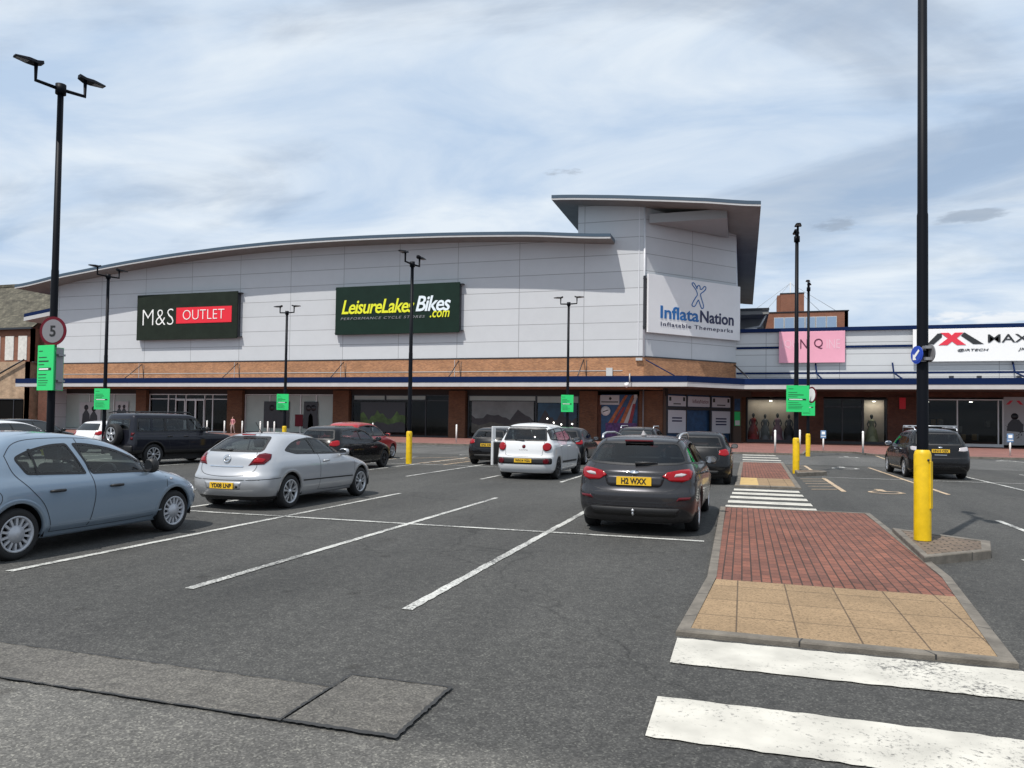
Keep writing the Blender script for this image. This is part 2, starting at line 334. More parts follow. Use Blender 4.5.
class MB:
    def __init__(s): s.v = []; s.f = []; s.uv = []; s.sm = []; s.mi = []
    def add(s, vs, fs, uvs=None, smooth=False, mi=0):
        o = len(s.v); s.v += [tuple(v) for v in vs]
        for k, f in enumerate(fs):
            s.f.append(tuple(i + o for i in f)); s.sm.append(smooth); s.mi.append(mi)
            s.uv.append(uvs[k] if uvs else [(0, 0)] * len(f))
        return s
    def box(s, x0, x1, y0, y1, z0, z1, mi=0):
        vs = [(x0,y0,z0),(x1,y0,z0),(x1,y1,z0),(x0,y1,z0),(x0,y0,z1),(x1,y0,z1),(x1,y1,z1),(x0,y1,z1)]
        fs = [(0,3,2,1),(4,5,6,7),(0,1,5,4),(1,2,6,5),(2,3,7,6),(3,0,4,7)]
        uv = []
        for f in fs:
            p = [vs[i] for i in f]
            if f in ((0,3,2,1),(4,5,6,7)): uv.append([(a[0], a[1]) for a in p])
            elif f in ((0,1,5,4),(2,3,7,6)): uv.append([(a[0], a[2]) for a in p])
            else: uv.append([(a[1], a[2]) for a in p])
        return s.add(vs, fs, uv, mi=mi)
    def wall(s, a, b, z0, z1, thick=0.2, u0=0.0):
        """vertical wall from plan point a to b (front on the right hand going a->b), z1 may be a pair"""
        a = Vector(a); b = Vector(b); d = (b - a); ln = d.length; d.normalize()
        n = Vector((-d.y, d.x)) * thick
        if not isinstance(z1, tuple): z1 = (z1, z1)
        vs = [(*a, z0), (*b, z0), (*b, z1[1]), (*a, z1[0]), (*(a + n), z0), (*(b + n), z0), (*(b + n), z1[1]), (*(a + n), z1[0])]
        fs = [(0,1,2,3), (5,4,7,6), (3,2,6,7), (1,5,6,2), (4,0,3,7), (0,4,5,1)]
        uv = [[(u0, z0), (u0 + ln, z0), (u0 + ln, z1[1]), (u0, z1[0])]] * 2 + [[(0, 0), (ln, 0), (ln, thick), (0, thick)]] + \
             [[(0, z0), (thick, z0), (thick, z1[1]), (0, z1[1])]] * 2 + [[(0, 0), (0, thick), (ln, thick), (ln, 0)]]
        return s.add(vs, fs, uv)
    def prism(s, poly, z0, z1, mi=0):
        n = len(poly)
        vs = [(x, y, z0) for x, y in poly] + [(x, y, z1) for x, y in poly]
        fs = [tuple(range(n - 1, -1, -1)), tuple(range(n, 2 * n))]
        uv = [[(poly[i][0], poly[i][1]) for i in range(n - 1, -1, -1)], [(p[0], p[1]) for p in poly]]
        u = 0
        for i in range(n):
            j = (i + 1) % n
            ln = math.dist(poly[i], poly[j])
            fs.append((i, j, n + j, n + i)); uv.append([(u, z0), (u + ln, z0), (u + ln, z1), (u, z1)]); u += ln
        return s.add(vs, fs, uv, mi=mi)
    def frame(s, o, ex, ey, ez, x0, x1, y0, y1, z0, z1, mi=0):
        o, ex, ey, ez = map(Vector, (o, ex, ey, ez))
        vs = [o + ex * x + ey * y + ez * z for x, y, z in [(x0,y0,z0),(x1,y0,z0),(x1,y1,z0),(x0,y1,z0),(x0,y0,z1),(x1,y0,z1),(x1,y1,z1),(x0,y1,z1)]]
        fs = [(0,3,2,1),(4,5,6,7),(0,1,5,4),(1,2,6,5),(2,3,7,6),(3,0,4,7)]
        return s.add(vs, fs, mi=mi)
    def tube(s, pts, r, seg=10, cap=True, smooth=True):
        pts = [Vector(p) for p in pts]; n = len(pts)
        rs = r if isinstance(r, (list, tuple)) else [r] * n
        vs = []; prev = None
        for i, p in enumerate(pts):
            t = (pts[min(i + 1, n - 1)] - pts[max(i - 1, 0)]).normalized()
            a = prev if prev is not None else (Vector((0, 0, 1)) if abs(t.z) < 0.9 else Vector((1, 0, 0)))
            b = t.cross(a).normalized(); a = b.cross(t).normalized(); prev = a
            for k in range(seg):
                an = 2 * PI * k / seg
                vs.append(p + (a * math.cos(an) + b * math.sin(an)) * rs[i])
        fs = [(i * seg + k, i * seg + (k + 1) % seg, (i + 1) * seg + (k + 1) % seg, (i + 1) * seg + k) for i in range(n - 1) for k in range(seg)]
        s.add(vs, fs, smooth=smooth)
        if cap:
            o = len(s.v) - len(vs)
            s.f.append(tuple(o + k for k in range(seg - 1, -1, -1))); s.f.append(tuple(o + (n - 1) * seg + k for k in range(seg)))
            for _ in (0, 1): s.sm.append(False); s.mi.append(0); s.uv.append([(0, 0)] * seg)
        return s
    def lathe(s, prof, c=(0, 0, 0), ax=(0, 0, 1), seg=24, smooth=True, sx=1.0):
        """profile of (radius, height) turned about axis ax through c"""
        ax = Vector(ax).normalized(); c = Vector(c)
        a = Vector((1, 0, 0)) if abs(ax.x) < 0.9 else Vector((0, 1, 0))
        a = (a - ax * a.dot(ax)).normalized(); b = ax.cross(a)
        vs = [c + ax * h + (a * math.cos(2 * PI * k / seg) * sx + b * math.sin(2 * PI * k / seg)) * r for r, h in prof for k in range(seg)]
        fs = [(i * seg + k, i * seg + (k + 1) % seg, (i + 1) * seg + (k + 1) % seg, (i + 1) * seg + k) for i in range(len(prof) - 1) for k in range(seg)]
        return s.add(vs, fs, smooth=smooth)
    def build(s, name, m, parent=None, bevel=0.0, **kw):
        me = bpy.data.meshes.new(name)
        off = origin_of(parent)
        me.from_pydata([tuple(Vector(v) - off) for v in s.v], [], s.f)
        ml = m if isinstance(m, (list, tuple)) else [m]
        for x in ml: me.materials.append(MATS[x] if isinstance(x, str) else x)
        uvl = me.uv_layers.new(name='UVMap'); k = 0
        for fi, f in enumerate(s.f):
            for c in s.uv[fi]:
                uvl.data[k].uv = c; k += 1
        me.polygons.foreach_set('use_smooth', s.sm); me.polygons.foreach_set('material_index', s.mi)
        me.update()
        o = bpy.data.objects.new(name, me); COL.objects.link(o)
        if parent: o.parent = parent
        if bevel:
            md = o.modifiers.new('bevel', 'BEVEL'); md.width = bevel; md.segments = 2; md.limit_method = 'ANGLE'
        tag(o, **kw)
        return o

def copy_tree(o, parent=None):
    c = o.copy(); COL.objects.link(c); c.parent = parent
    for ch in list(o.children): copy_tree(ch, c)
    return c

def letters(txt, m, parent, origin, ex, ez, width, height, name='lettering', bold=0.0, shear=0.0, depth=0.03, space=1.0):
    """text laid in the plane (ex, ez) with its lower-left corner at origin, stretched to width x height"""
    cu = bpy.data.curves.new('t', 'FONT'); cu.body = txt; cu.size = 1; cu.offset = bold; cu.shear = shear
    cu.space_character = space; cu.extrude = 0.0; cu.resolution_u = 3
    to = bpy.data.objects.new('t', cu); COL.objects.link(to)
    dg = bpy.context.evaluated_depsgraph_get(); dg.update()
    me0 = bpy.data.meshes.new_from_object(to.evaluated_get(dg))
    vs = [v.co.copy() for v in me0.vertices]; fs = [tuple(p.vertices) for p in me0.polygons]
    ed = {}
    for f in fs:
        for i in range(len(f)):
            e = (f[i], f[(i + 1) % len(f)]); k = tuple(sorted(e)); ed.setdefault(k, []).append(e)
    bpy.data.objects.remove(to); bpy.data.curves.remove(cu); bpy.data.meshes.remove(me0)
    x0 = min(v.x for v in vs); x1 = max(v.x for v in vs); y0 = min(v.y for v in vs); y1 = max(v.y for v in vs)
    ex = Vector(ex).normalized(); ez = Vector(ez).normalized(); nrm = ex.cross(ez); o = Vector(origin)
    n = len(vs)
    P = [o + ex * ((v.x - x0) / (x1 - x0) * width) + ez * ((v.y - y0) / (y1 - y0) * height) for v in vs]
    V = [p + nrm * depth for p in P] + P
    F = list(fs) + [(e[0][1], e[0][0], e[0][0] + n, e[0][1] + n) for e in ed.values() if len(e) == 1]
    b = MB(); b.add(V, F)
    return b.build(name, m, parent)
# ------------------------------------------------------------------ ground
def sheet(name, poly, z, m, kind='structure', parent=None):
    b = MB(); b.add([(x, y, z) for x, y in poly], [tuple(range(len(poly)))], [[(x, y) for x, y in poly]])
    return b.build(name, m, parent, kind=kind)
def rect(x0, x1, y0, y1): return [(x0, y0), (x1, y0), (x1, y1), (x0, y1)]
sheet('ground', rect(-700, 700, -60, 1200), 0.0, 'asphalt')
sheet('road', rect(-60, 60, -30, 2.6), 0.004, 'asphalt_old')
sheet('road_aisle', rect(-60, 40, 34.6, 45.2), 0.004, 'asphalt_aisle')
# trench reinstatement across the road edge
def ragged(x0, x1, ya, yb, n=60, amp=0.012):
    lo = [(x0 + (x1 - x0) * i / n, ya + random.uniform(-amp, amp)) for i in range(n + 1)]
    hi = [(x0 + (x1 - x0) * i / n, yb + random.uniform(-amp, amp)) for i in range(n + 1)]
    return lo + hi[::-1]
sheet('trench_patch', rect(-14, -2.44, 3.62, 4.17), 0.008, 'asphalt_patch')
sheet('square_patch', rect(-2.42, -1.74, 3.62, 4.40), 0.012, 'asphalt_patch')
b = MB()
for poly in (ragged(-14, -2.42, 3.607, 3.624, 260, 0.008), ragged(-14, -2.44, 4.164, 4.176, 260, 0.007), ragged(-2.44, -1.73, 3.605, 3.64, 30, 0.006), ragged(-2.44, -1.73, 4.392, 4.408, 30, 0.006)):
    n = len(poly) // 2
    for i in range(n - 1):
        q = [poly[i], poly[i + 1], poly[-2 - i], poly[-1 - i]]
        b.add([(x, y, 0.016) for x, y in q], [(0, 1, 2, 3)])
for x0, x1 in ((-2.448, -2.430), (-1.750, -1.724)):
    q = [(p[1], p[0]) for p in ragged(3.6, 4.41, x0, x1, 40, 0.006)]; n = len(q) // 2
    for i in range(n - 1): b.add([(x, y, 0.0165) for x, y in (q[i], q[-1 - i], q[-2 - i], q[i + 1])], [(0, 1, 2, 3)])
b.build('road_joint', 'tar', kind='structure')

# painted markings: each line gets slightly uneven edges
def line_mb(b, x0, y0, x1, y1, w=0.1, z=0.008, amp=0.008):
    a = Vector((x0, y0)); c = Vector((x1, y1)); d = c - a; ln = d.length; d.normalize(); nn = Vector((-d.y, d.x))
    n = max(2, int(ln / 0.12)); L_ = []; R_ = []
    for i in range(n + 1):
        p = a + d * (ln * i / n)
        q = p + nn * (w / 2 + random.uniform(-amp, amp)); r = p - nn * (w / 2 + random.uniform(-amp, amp))
        L_.append((q.x, q.y, z)); R_.append((r.x, r.y, z))
    b.add(R_ + L_, [(i, i + 1, n + 2 + i, n + 1 + i) for i in range(n)])
b = MB()
for k in range(-9, 2):
    x = -2.83 + 2.325 * k
    if k == 1: continue
    line_mb(b, x, 6.08, x, 15.6)
line_mb(b, -30, 11.08, -0.52, 11.08, z=0.0095)
line_mb(b, 3.42, 11.08, 30, 11.08, z=0.0095)
for x in (4.45, 6.78, 9.1, 11.4): line_mb(b, x, 6.1 if x > 5 else 12.2, x, 15.66)
for k in range(-10, 1):
    x = -2.5 + 2.36 * k
    line_mb(b, x, 20.4, x, 31.6)
line_mb(b, -30, 26.2, -2.5, 26.2, z=0.0095)
for x in (7.35, 9.75, 12.1, 14.5): line_mb(b, x, 21.0, x, 31.8)
line_mb(b, 2.5, 26.5, 26, 26.5, z=0.0095)
line_mb(b, -30, 46.4, -4.5, 46.4, 0.12)
for x in (-28, -24, -20, -16): line_mb(b, x, 44.0, x + 2.4, 44.0, 0.12)
for x in (10.1, 13.6): line_mb(b, x, 41.8, x - 0.3, 46.2)
b.build('parking_lines', 'line_white', kind='structure')
b = MB()
line_mb(b, 4.95, 21.2, 4.95, 33.6, 0.11)
line_mb(b, 2.5, 20.9, 2.5, 26.0, 0.12); line_mb(b, 2.5, 28.0, 2.5, 33.8, 0.12)
for i in range(5): line_mb(b, 1.75, 21.3 + i * 1.0, 2.42, 21.6 + i * 1.0, 0.10)
for i in range(6): line_mb(b, 1.75, 28.3 + i * 1.0, 2.42, 28.6 + i * 1.0, 0.10)
line_mb(b, -10.85, 26.35, -10.85, 32.3, 0.1); line_mb(b, -12.1, 26.35, -12.1, 32.3, 0.1)
for i in range(6): line_mb(b, -12.0, 26.7 + i, -10.95, 27.5 + i, 0.09)
line_mb(b, -15.3, 28.0, -12.6, 32.3, 0.1); line_mb(b, 7.1, 42.4, 7.4, 47.6, 0.12); line_mb(b, 16.0, 43.5, 16.4, 47.6, 0.12)
# bay symbols: a figure in a wheelchair, worn
def symbol(cx, cy, s=1.0):
    pts = [(-0.15, 1.0), (0.1, 1.0), (0.12, 0.55), (0.5, 0.5), (0.62, -0.1), (0.5, -0.12), (0.38, 0.38), (0.0, 0.4), (-0.15, 0.6)]
    b.add([(cx + x * s, cy + y * s, 0.009) for x, y in pts], [tuple(range(len(pts)))])
    n = 12
    ring = [(cx + s * (0.0 + r * math.cos(PI * (0.6 + 1.35 * i / n))), cy + s * (0.05 + r * math.sin(PI * (0.6 + 1.35 * i / n))), 0.009) for r in (0.55, 0.42) for i in range(n + 1)]
    b.add(ring, [(i, i + 1, n + 2 + i, n + 1 + i) for i in range(n)])
    hd = [(cx + s * (-0.02 + 0.16 * math.cos(k * PI / 5)), cy + s * (1.25 + 0.16 * math.sin(k * PI / 5)), 0.009) for k in range(10)]
    b.add(hd, [tuple(range(10))])
symbol(3.5, 21.1, 0.75)
b.build('hatched_markings', 'line_peach', kind='structure')
b = MB(); symbol(3.9, 32.4, 0.9); symbol(5.5, 44.2, 0.9); symbol(13.0, 44.3, 0.9); symbol(-12.9, 34.6, 0.9); symbol(-3.2, 43.6, 0.9)
b.build('bay_symbols', 'line_white', kind='structure')
b = MB()
def stripe(x0, x1, y0, y1, z=0.009, sk=0.0):
    n = 40; A = []; B_ = []
    for i in range(n + 1):
        x = x0 + (x1 - x0) * i / n; e = 0.010
        A.append((x, y0 + random.uniform(-e, e), z)); B_.append((x, y1 + random.uniform(-e, e), z))
    b.add(A + B_, [(i, i + 1, n + 2 + i, n + 1 + i) for i in range(n)])
stripe(-0.48, 1.86, 5.38, 6.02); stripe(-0.49, 1.9, 4.08, 4.70); stripe(-0.5, 1.95, 2.7, 3.35)
for i in range(5): stripe(-0.33 + i * 0.03, 1.42 - i * 0.01, 15.72 + i * 1.06, 16.28 + i * 1.06)
for y in (34.95, 37.4, 40.2, 43.4): stripe(0.0, 1.75, y, y + 0.95)
b.build('zebra_crossing', 'zebra_white', kind='structure')
b = MB(); stripe(-3.6, -2.2, 39.5, 40.6)
b.build('aisle_marking', 'line_white', kind='structure')

# kerbed islands
def island(outer, inner, h, name='traffic_island', label='', fills=()):
    t = thing(name, label, 'traffic island', (outer[0][0], outer[0][1], 0))
    b = MB(); n = len(outer); hb = h - 0.012
    r1 = [(x, y, 0.0) for x, y in outer]
    mid = [(Vector(o) * 0.93 + Vector(i) * 0.07) for o, i in zip(outer, inner)]
    r2 = [(x, y, hb) for x, y in outer]; r3 = [(m.x, m.y, h) for m in mid]; r4 = [(x, y, h) for x, y in inner]
    r5 = [(x, y, h - 0.05) for x, y in inner]
    vs = r1 + r2 + r3 + r4 + r5
    fs = []
    for k in range(4):
        for i in range(n):
            j = (i + 1) % n
            fs.append((k * n + i, k * n + j, (k + 1) * n + j, (k + 1) * n + i))
    b.add(vs, fs); jb = b
    for i in range(n):   # joints between the kerb stones
        j = (i + 1) % n; a = Vector(outer[i]); c = Vector(outer[j]); ln = (c - a).length; ai = Vector(inner[i]); ci = Vector(inner[j])
        m_ = int(ln / 0.92)
        for q in range(1, m_ + 1):
            f = q * 0.92 / ln
            if f > 0.97: continue
            p = a.lerp(c, f); pi = ai.lerp(ci, f); d = (c - a).normalized() * 0.006; o = (p - pi).normalized() * 0.003
            jb.add([(p.x - d.x + o.x, p.y - d.y + o.y, 0.01), (p.x + d.x + o.x, p.y + d.y + o.y, 0.01), (p.x + d.x + o.x, p.y + d.y + o.y, h + 0.001), (p.x - d.x + o.x, p.y - d.y + o.y, h + 0.001),
                    (pi.x + d.x, pi.y + d.y, h + 0.001), (pi.x - d.x, pi.y - d.y, h + 0.001)], [(0, 1, 2, 3), (3, 2, 4, 5)], mi=1)
    b.build('kerb', ['kerb_stone', 'tar'], t)
    for nm, poly, m, dz in fills:
        b = MB(); b.add([(x, y, h - 0.006 + dz) for x, y in poly], [tuple(range(len(poly)))], [[(x, y) for x, y in poly]]); b.build(nm, m, t)
    return t
o1 = [(-0.50, 6.10), (1.86, 6.10), (2.20, 9.3), (2.32, 15.62), (-0.42, 15.62), (-0.36, 8.4)]
i1 = [(-0.39, 6.20), (1.76, 6.20), (2.10, 9.3), (2.22, 15.52), (-0.32, 15.52), (-0.26, 8.4)]
island(o1, i1, 0.045, label='long red paved walkway island with buff slabs, nearest the camera', fills=(
    ('tactile_slabs', [(-0.39, 6.20), (1.76, 6.20), (1.988, 8.28), (-0.262, 8.28)], 'slab_buff', 0.0),
    ('block_paving', [(-0.262, 8.28), (1.988, 8.28), (2.10, 9.3), (2.22, 15.52), (-0.32, 15.52), (-0.26, 8.4)], 'paver_red', 0.0)))
o2 = [(-0.20, 21.1), (1.48, 21.1), (1.72, 34.6), (-0.10, 34.6)]
i2 = [(-0.07, 21.3), (1.35, 21.3), (1.58, 34.4), (0.03, 34.4)]
island(o2, i2, 0.06, label='farther red walkway island with a buff and yellow slab strip', fills=(
    ('tactile_slabs', [(0.42, 21.3), (1.35, 21.3), (1.40, 24.3), (0.42, 24.3)], 'slab_buff', 0.0),
    ('yellow_slab', [(-0.07, 21.3), (0.42, 21.3), (0.42, 24.3), (-0.05, 24.3)], 'slab_yellow', 0.0),
    ('block_paving', [(-0.05, 24.3), (1.40, 24.3), (1.58, 34.4), (0.03, 34.4)], 'paver_red', 0.0)))
o3 = [(2.12, 10.2), (3.08, 11.10), (3.32, 12.0), (2.24, 12.95)]
i3 = [(2.20, 10.42), (2.98, 11.14), (3.18, 11.93), (2.32, 12.70)]
island(o3, i3, 0.11, label='small brown-sett kerbed wedge island under the nearest yellow-sleeved lamp post', fills=(('block_paving', i3, 'setts_brown', 0.0),))
o4 = [(1.74, 26.4), (2.75, 27.6), (2.75, 28.2), (1.76, 28.6)]
i4 = [(1.82, 26.7), (2.62, 27.68), (2.62, 28.1), (1.86, 28.4)]
island(o4, i4, 0.13, label='small kerbed wedge island at the middle-distance lamp post beside the far walkway', fills=(('block_paving', i4, 'setts_brown', 0.0),))
# red pavement in front of the shops
pv = [(-90, 48.0), (-3.2, 48.0), (-2.6, 45.6), (3.2, 45.6), (3.8, 51.5), (6.8, 51.5), (7.4, 47.6), (40, 47.6), (40, 80), (-90, 80)]
b = MB(); b.add([(x, y, 0.10) for x, y in pv], [tuple(range(len(pv)))], [[(x, y) for x, y in pv]]); b.build('pavement', 'paving_red', kind='structure')
b = MB()
for i in range(7):
    a = Vector(pv[i]); c = Vector(pv[i + 1]); d = (c - a).normalized(); n_ = Vector((d.y, -d.x)) * 0.13
    q = [a, c, c + n_, a + n_]
    b.prism([(q[3].x, q[3].y), (q[2].x, q[2].y), (q[1].x, q[1].y), (q[0].x, q[0].y)], 0.0, 0.104)
b.build('pavement_kerb', 'kerb_stone', kind='structure')

# ------------------------------------------------------------------ main retail building
def interp(tab, x):
    if x <= tab[0][0]: return tab[0][1]
    for (a, b_), (c, d) in zip(tab, tab[1:]):
        if x <= c:
            t = (x - a) / (c - a); return b_ + (d - b_) * t
    return tab[-1][1]
def catmull(tab, n=6):
    out = []
    for i in range(len(tab) - 1):
        p0 = tab[max(i - 1, 0)]; p1 = tab[i]; p2 = tab[i + 1]; p3 = tab[min(i + 2, len(tab) - 1)]
        for k in range(n):
            t = k / n
            z = 0.5 * (2 * p1[1] + (p2[1] - p0[1]) * t + (2 * p0[1] - 5 * p1[1] + 4 * p2[1] - p3[1]) * t * t + (3 * p1[1] - p0[1] - 3 * p2[1] + p3[1]) * t ** 3)
            out.append((p1[0] + (p2[0] - p1[0]) * t, z))
    out.append(tab[-1]); return out
EAVE = catmull([(-76.6, 15.95), (-69.8, 16.9), (-60.9, 17.85), (-51.9, 18.5), (-44, 18.82), (-36, 18.85), (-26, 18.6), (-18, 18.2), (-10.7, 17.6)])
YF, YE, YC = 64.0, 61.8, 61.6
XL, XC = -73.0, -8.1
CH0, CH1 = Vector((-8.1, 64.0)), Vector((-0.67, 72.0))
retail = thing('retail_building', 'big grey clad retail building with curved roof, tower corner and long blue canopy', 'building', (-35, 64, 0))
# cladding of the front, following the roof
xs = [XL] + [x for x, z in EAVE if XL < x < -13.95] + [-13.95]
b = MB(); n = len(xs)
U = lambda x: x + 13.35 + 5.93 * 12
V = lambda z: z - 7.42 + 1.475 * 4
vs = [(x, YF, 7.42) for x in xs] + [(x, YF, interp(EAVE, x) - 0.35) for x in xs]
b.add(vs, [(i, i + 1, n + i + 1, n + i) for i in range(n - 1)],
      [[(U(vs[k][0]), V(vs[k][2])) for k in (i, i + 1, n + i + 1, n + i)] for i in range(n - 1)])
b.add([(XL, YF, 0), (XL, YF + 46, 0), (XL, YF + 46, 15.9), (XL, YF, 16.1)], [(3, 2, 1, 0)], [[(0, 16), (46, 16), (46, 0), (0, 0)]])
b.build('cladding_wall', 'cladding', retail)
# tower
b = MB()
def quadw(b, a, c, z0, z1a, z1b, u0):
    ln = math.dist(a, c)
    b.add([(*a, z0), (*c, z0), (*c, z1b), (*a, z1a)], [(0, 1, 2, 3)], [[(u0, V(z0)), (u0 + ln, V(z0)), (u0 + ln, V(z1b)), (u0, V(z1a))]])
quadw(b, (-13.95, YF), (XC, YF), 7.42, 21.0, 20.5, U(-13.95))
quadw(b, tuple(CH0), tuple(CH1), 7.42, 20.5, 19.6, 5.93 * 3 - 5.46)
quadw(b, tuple(CH1), (-0.67, 112), 7.42, 19.6, 19.6, 0.0)
quadw(b, (-13.95, 112), (-13.95, YF), 15.5, 21.0, 21.0, 0.0)
b.build('tower_wall', 'cladding', retail)
b = MB(); b.tube([(XC - 0.01, YF - 0.03, 7.4), (XC - 0.01, YF - 0.03, 20.4)], 0.09, 8)
b.box(-8.62, -8.55, YF - 0.05, YF - 0.002, 7.45, 20.4); b.build('corner_trim', 'trim_light', retail)
b = MB()   # raised bulkhead filling the chamfer under the tower roof
b.prism([(-7.75, 64.0), (-1.35, 64.0), (-1.35, 70.9)], 18.85, 19.62)
b.build('bulkhead', 'bulkhead_grey', retail)
# roofs: slab with blue-grey edge and pale drip below it
def roof_slab(name, prof, y0, y1, th=0.42):
    r = MB(); n = len(prof)
    def add(za, zb, ya, yb, dst, ex=0.0):
        x_ = [p[0] for p in prof]
        vs = []
        for (x, z) in prof: vs += [(x, ya, z - za), (x, ya, z - zb), (x, yb, z - zb), (x, yb, z - za)]
        fs = []
        for i in range(n - 1):
            a = 4 * i; c = a + 4
            for k in range(4): fs.append((a + k, a + (k + 1) % 4, c + (k + 1) % 4, c + k))
        fs.append((3, 2, 1, 0)); e = 4 * (n - 1); fs.append((e, e + 1, e + 2, e + 3))
        dst.add(vs, [tuple(reversed(f)) for f in fs])
    add(0.0, 0.27, y0, y1, r)
    o = r.build(name, 'roof_edge', retail)
    w = MB(); add(0.271, th, y0 + 0.02, y0 + 0.1, w); w.build('drip_edge', 'white_trim', o)
    s_ = MB(); add(0.272, th - 0.03, y0 + 0.101, y1 - 0.05, s_); s_.build('soffit', 'soffit', o)
    return o
roof_slab('roof', EAVE, YE, 110)
TOW = catmull([(-15.9, 21.3), (-12, 21.02), (-7.9, 20.62), (-3, 20.08), (1.28, 19.52)], 4)
roof_slab('tower_roof', TOW, 62.0, 113)
# brick band and returns
b = MB()
b.wall((XL, YF - 0.04), (XC, YF - 0.04), 4.6, 7.4, 0.3)
b.wall((CH0.x + 0.03, CH0.y - 0.03), (CH1.x + 0.03, CH1.y - 0.03), 4.6, 7.4, 0.3, 64.9)
b.build('brick_band', 'brick_orange', retail)
b = MB()
b.wall((XL, YF - 0.07), (XC, YF - 0.07), 7.36, 7.46, 0.1); b.wall((CH0.x + 0.06, CH0.y - 0.06), (CH1.x + 0.06, CH1.y - 0.06), 7.36, 7.46, 0.1)
b.build('flashing', 'frame_dark', retail)
b = MB(); b.wall((XL, YF - 0.075), (-9.9, YF - 0.075), 6.18, 6.23, 0.03)
for x in (-61, -49, -36.8, -25): b.box(x - 0.4, x - 0.36, YF - 0.075, YF - 0.045, 5.6, 7.3)
b.build('conduit', 'white_trim', retail)
# canopy
front = [(-75.6, YC), (-4.3, YC), (0.1, 66.0), (60, 66.0)]
back = [(60, 72.0), (-0.8, 72.0), (XC + 0.2, YF), (-75.6, YF)]
canopy = MB(); canopy.prism(front + back, 4.78, 5.45); canopy = canopy.build('canopy', 'canopy_soffit', retail)
bl = MB(); wh = MB()
for a, c in zip(front, front[1:]):
    a = Vector(a); c = Vector(c); d = (c - a).normalized(); nn = Vector((d.y, -d.x))
    a2 = a + nn * 0.06; c2 = c + nn * 0.06
    bl.wall(tuple(a2), tuple(c2), 5.10, 5.60, 0.16); a3 = a + nn * 0.03; c3 = c + nn * 0.03
    wh.wall(tuple(a3), tuple(c3), 4.72, 5.097, 0.12)
bl.wall((-75.7, YF), (-75.7, YC), 5.1, 5.6, -0.1); wh.wall((-75.67, YF), (-75.67, YC), 4.72, 5.097, -0.08)
bl.build('fascia', 'blue_fascia', canopy); wh.build('fascia_drip', 'white_trim', canopy)
b = MB(); b.prism([(-75.5, YC + 0.2), (-4.5, YC + 0.2), (-0.1, 66.15), (60, 66.15), (60, 71.95), (-0.9, 71.95), (XC, YF - 0.1), (-75.5, YF - 0.1)], 5.451, 5.50)
b.build('canopy_deck', 'sign_steel', canopy)
for x in (-61, -49, -36.9, -25, -13.3):
    b = MB(); b.tube([(x, YF - 0.05, 7.2), (x - 0.05, YC + 0.15, 5.6)], 0.045, 6); b.tube([(x + 0.25, YF - 0.05, 7.1), (x + 0.25, YF - 0.1, 5.5)], 0.03, 6)
    b.build('canopy_brace', 'frame_dark', retail)
b = MB(); b.tube([(-7.9, 63.85, 7.1), (-5.3, 61.9, 5.6)], 0.05, 6); b.build('canopy_brace', 'blue_fascia', retail)
b = MB(); b.tube([(-0.75, 71.8, 7.2), (0.6, 67.5, 5.6)], 0.07, 6); b.build('canopy_brace', 'frame_dark', retail)
b = MB(); b.box(-11.3, -10.75, YF - 0.18, YF - 0.041, 5.75, 6.45); b.build('alarm_box', 'white_trim', retail)
b = MB(); b.box(-8.75, -8.2, YF - 0.3, YF - 0.041, 7.05, 7.28); b.build('floodlight', 'white_trim', retail)
# camera on a bracket at the canopy
cam_ = thing('security_camera', 'white dome security camera on a bracket at the canopy edge below the tower', 'camera', (-8.9, 61.3, 4.9))
b = MB(); b.tube([(-8.9, 61.55, 5.75), (-8.9, 61.3, 5.75), (-8.9, 61.3, 5.0)], 0.05, 8); b.build('bracket', 'white_trim', cam_)
b = MB(); b.lathe([(0.0, 4.62), (0.12, 4.68), (0.17, 4.8), (0.17, 4.95), (0.05, 5.02), (0, 5.02)], (-9.15, 61.3, 0)); b.tube([(-8.9, 61.3, 5.0), (-9.15, 61.3, 5.0)], 0.03, 6)
b.build('housing', 'white_letter', cam_)

# shop fronts: recessed 1.6 m behind the brick band
YS = 65.6
def room(x0, x1, y0, y1, z1=4.5):
    """unlit shop interior behind the glass"""
    b = MB()
    b.add([(x0, y0, .11), (x1, y0, .11), (x1, y1, .11), (x0, y1, .11), (x0, y0, z1), (x1, y0, z1), (x1, y1, z1), (x0, y1, z1)],
          [(0, 1, 2, 3), (3, 2, 6, 7), (0, 3, 7, 4), (2, 1, 5, 6), (7, 6, 5, 4)])
    return b.build('shop_interior', 'interior_dark', retail)
b = MB(); b.wall((XL - 0.5, YS - 0.02), (-6.2, YS - 0.02), 4.12, 4.78, 0.25); b.build('header_panel', 'dark_header', retail)
def pier(x0, x1, m='brick_pier', z1=4.5):
    b = MB(); b.box(x0, x1, YS - 0.45, YS + 0.3, 0.1, z1); b.build('brick_pier', m, retail)
for x0, x1 in ((-74.9, -73.4), (-62.85, -61.5), (-51.1, -49.3), (-38.7, -36.95), (-26.4, -24.75), (-13.9, -12.3)): pier(x0, x1)
pier(-8.6, -6.6)
room(-73.4, -6.6, YS + 0.06, YS + 6)
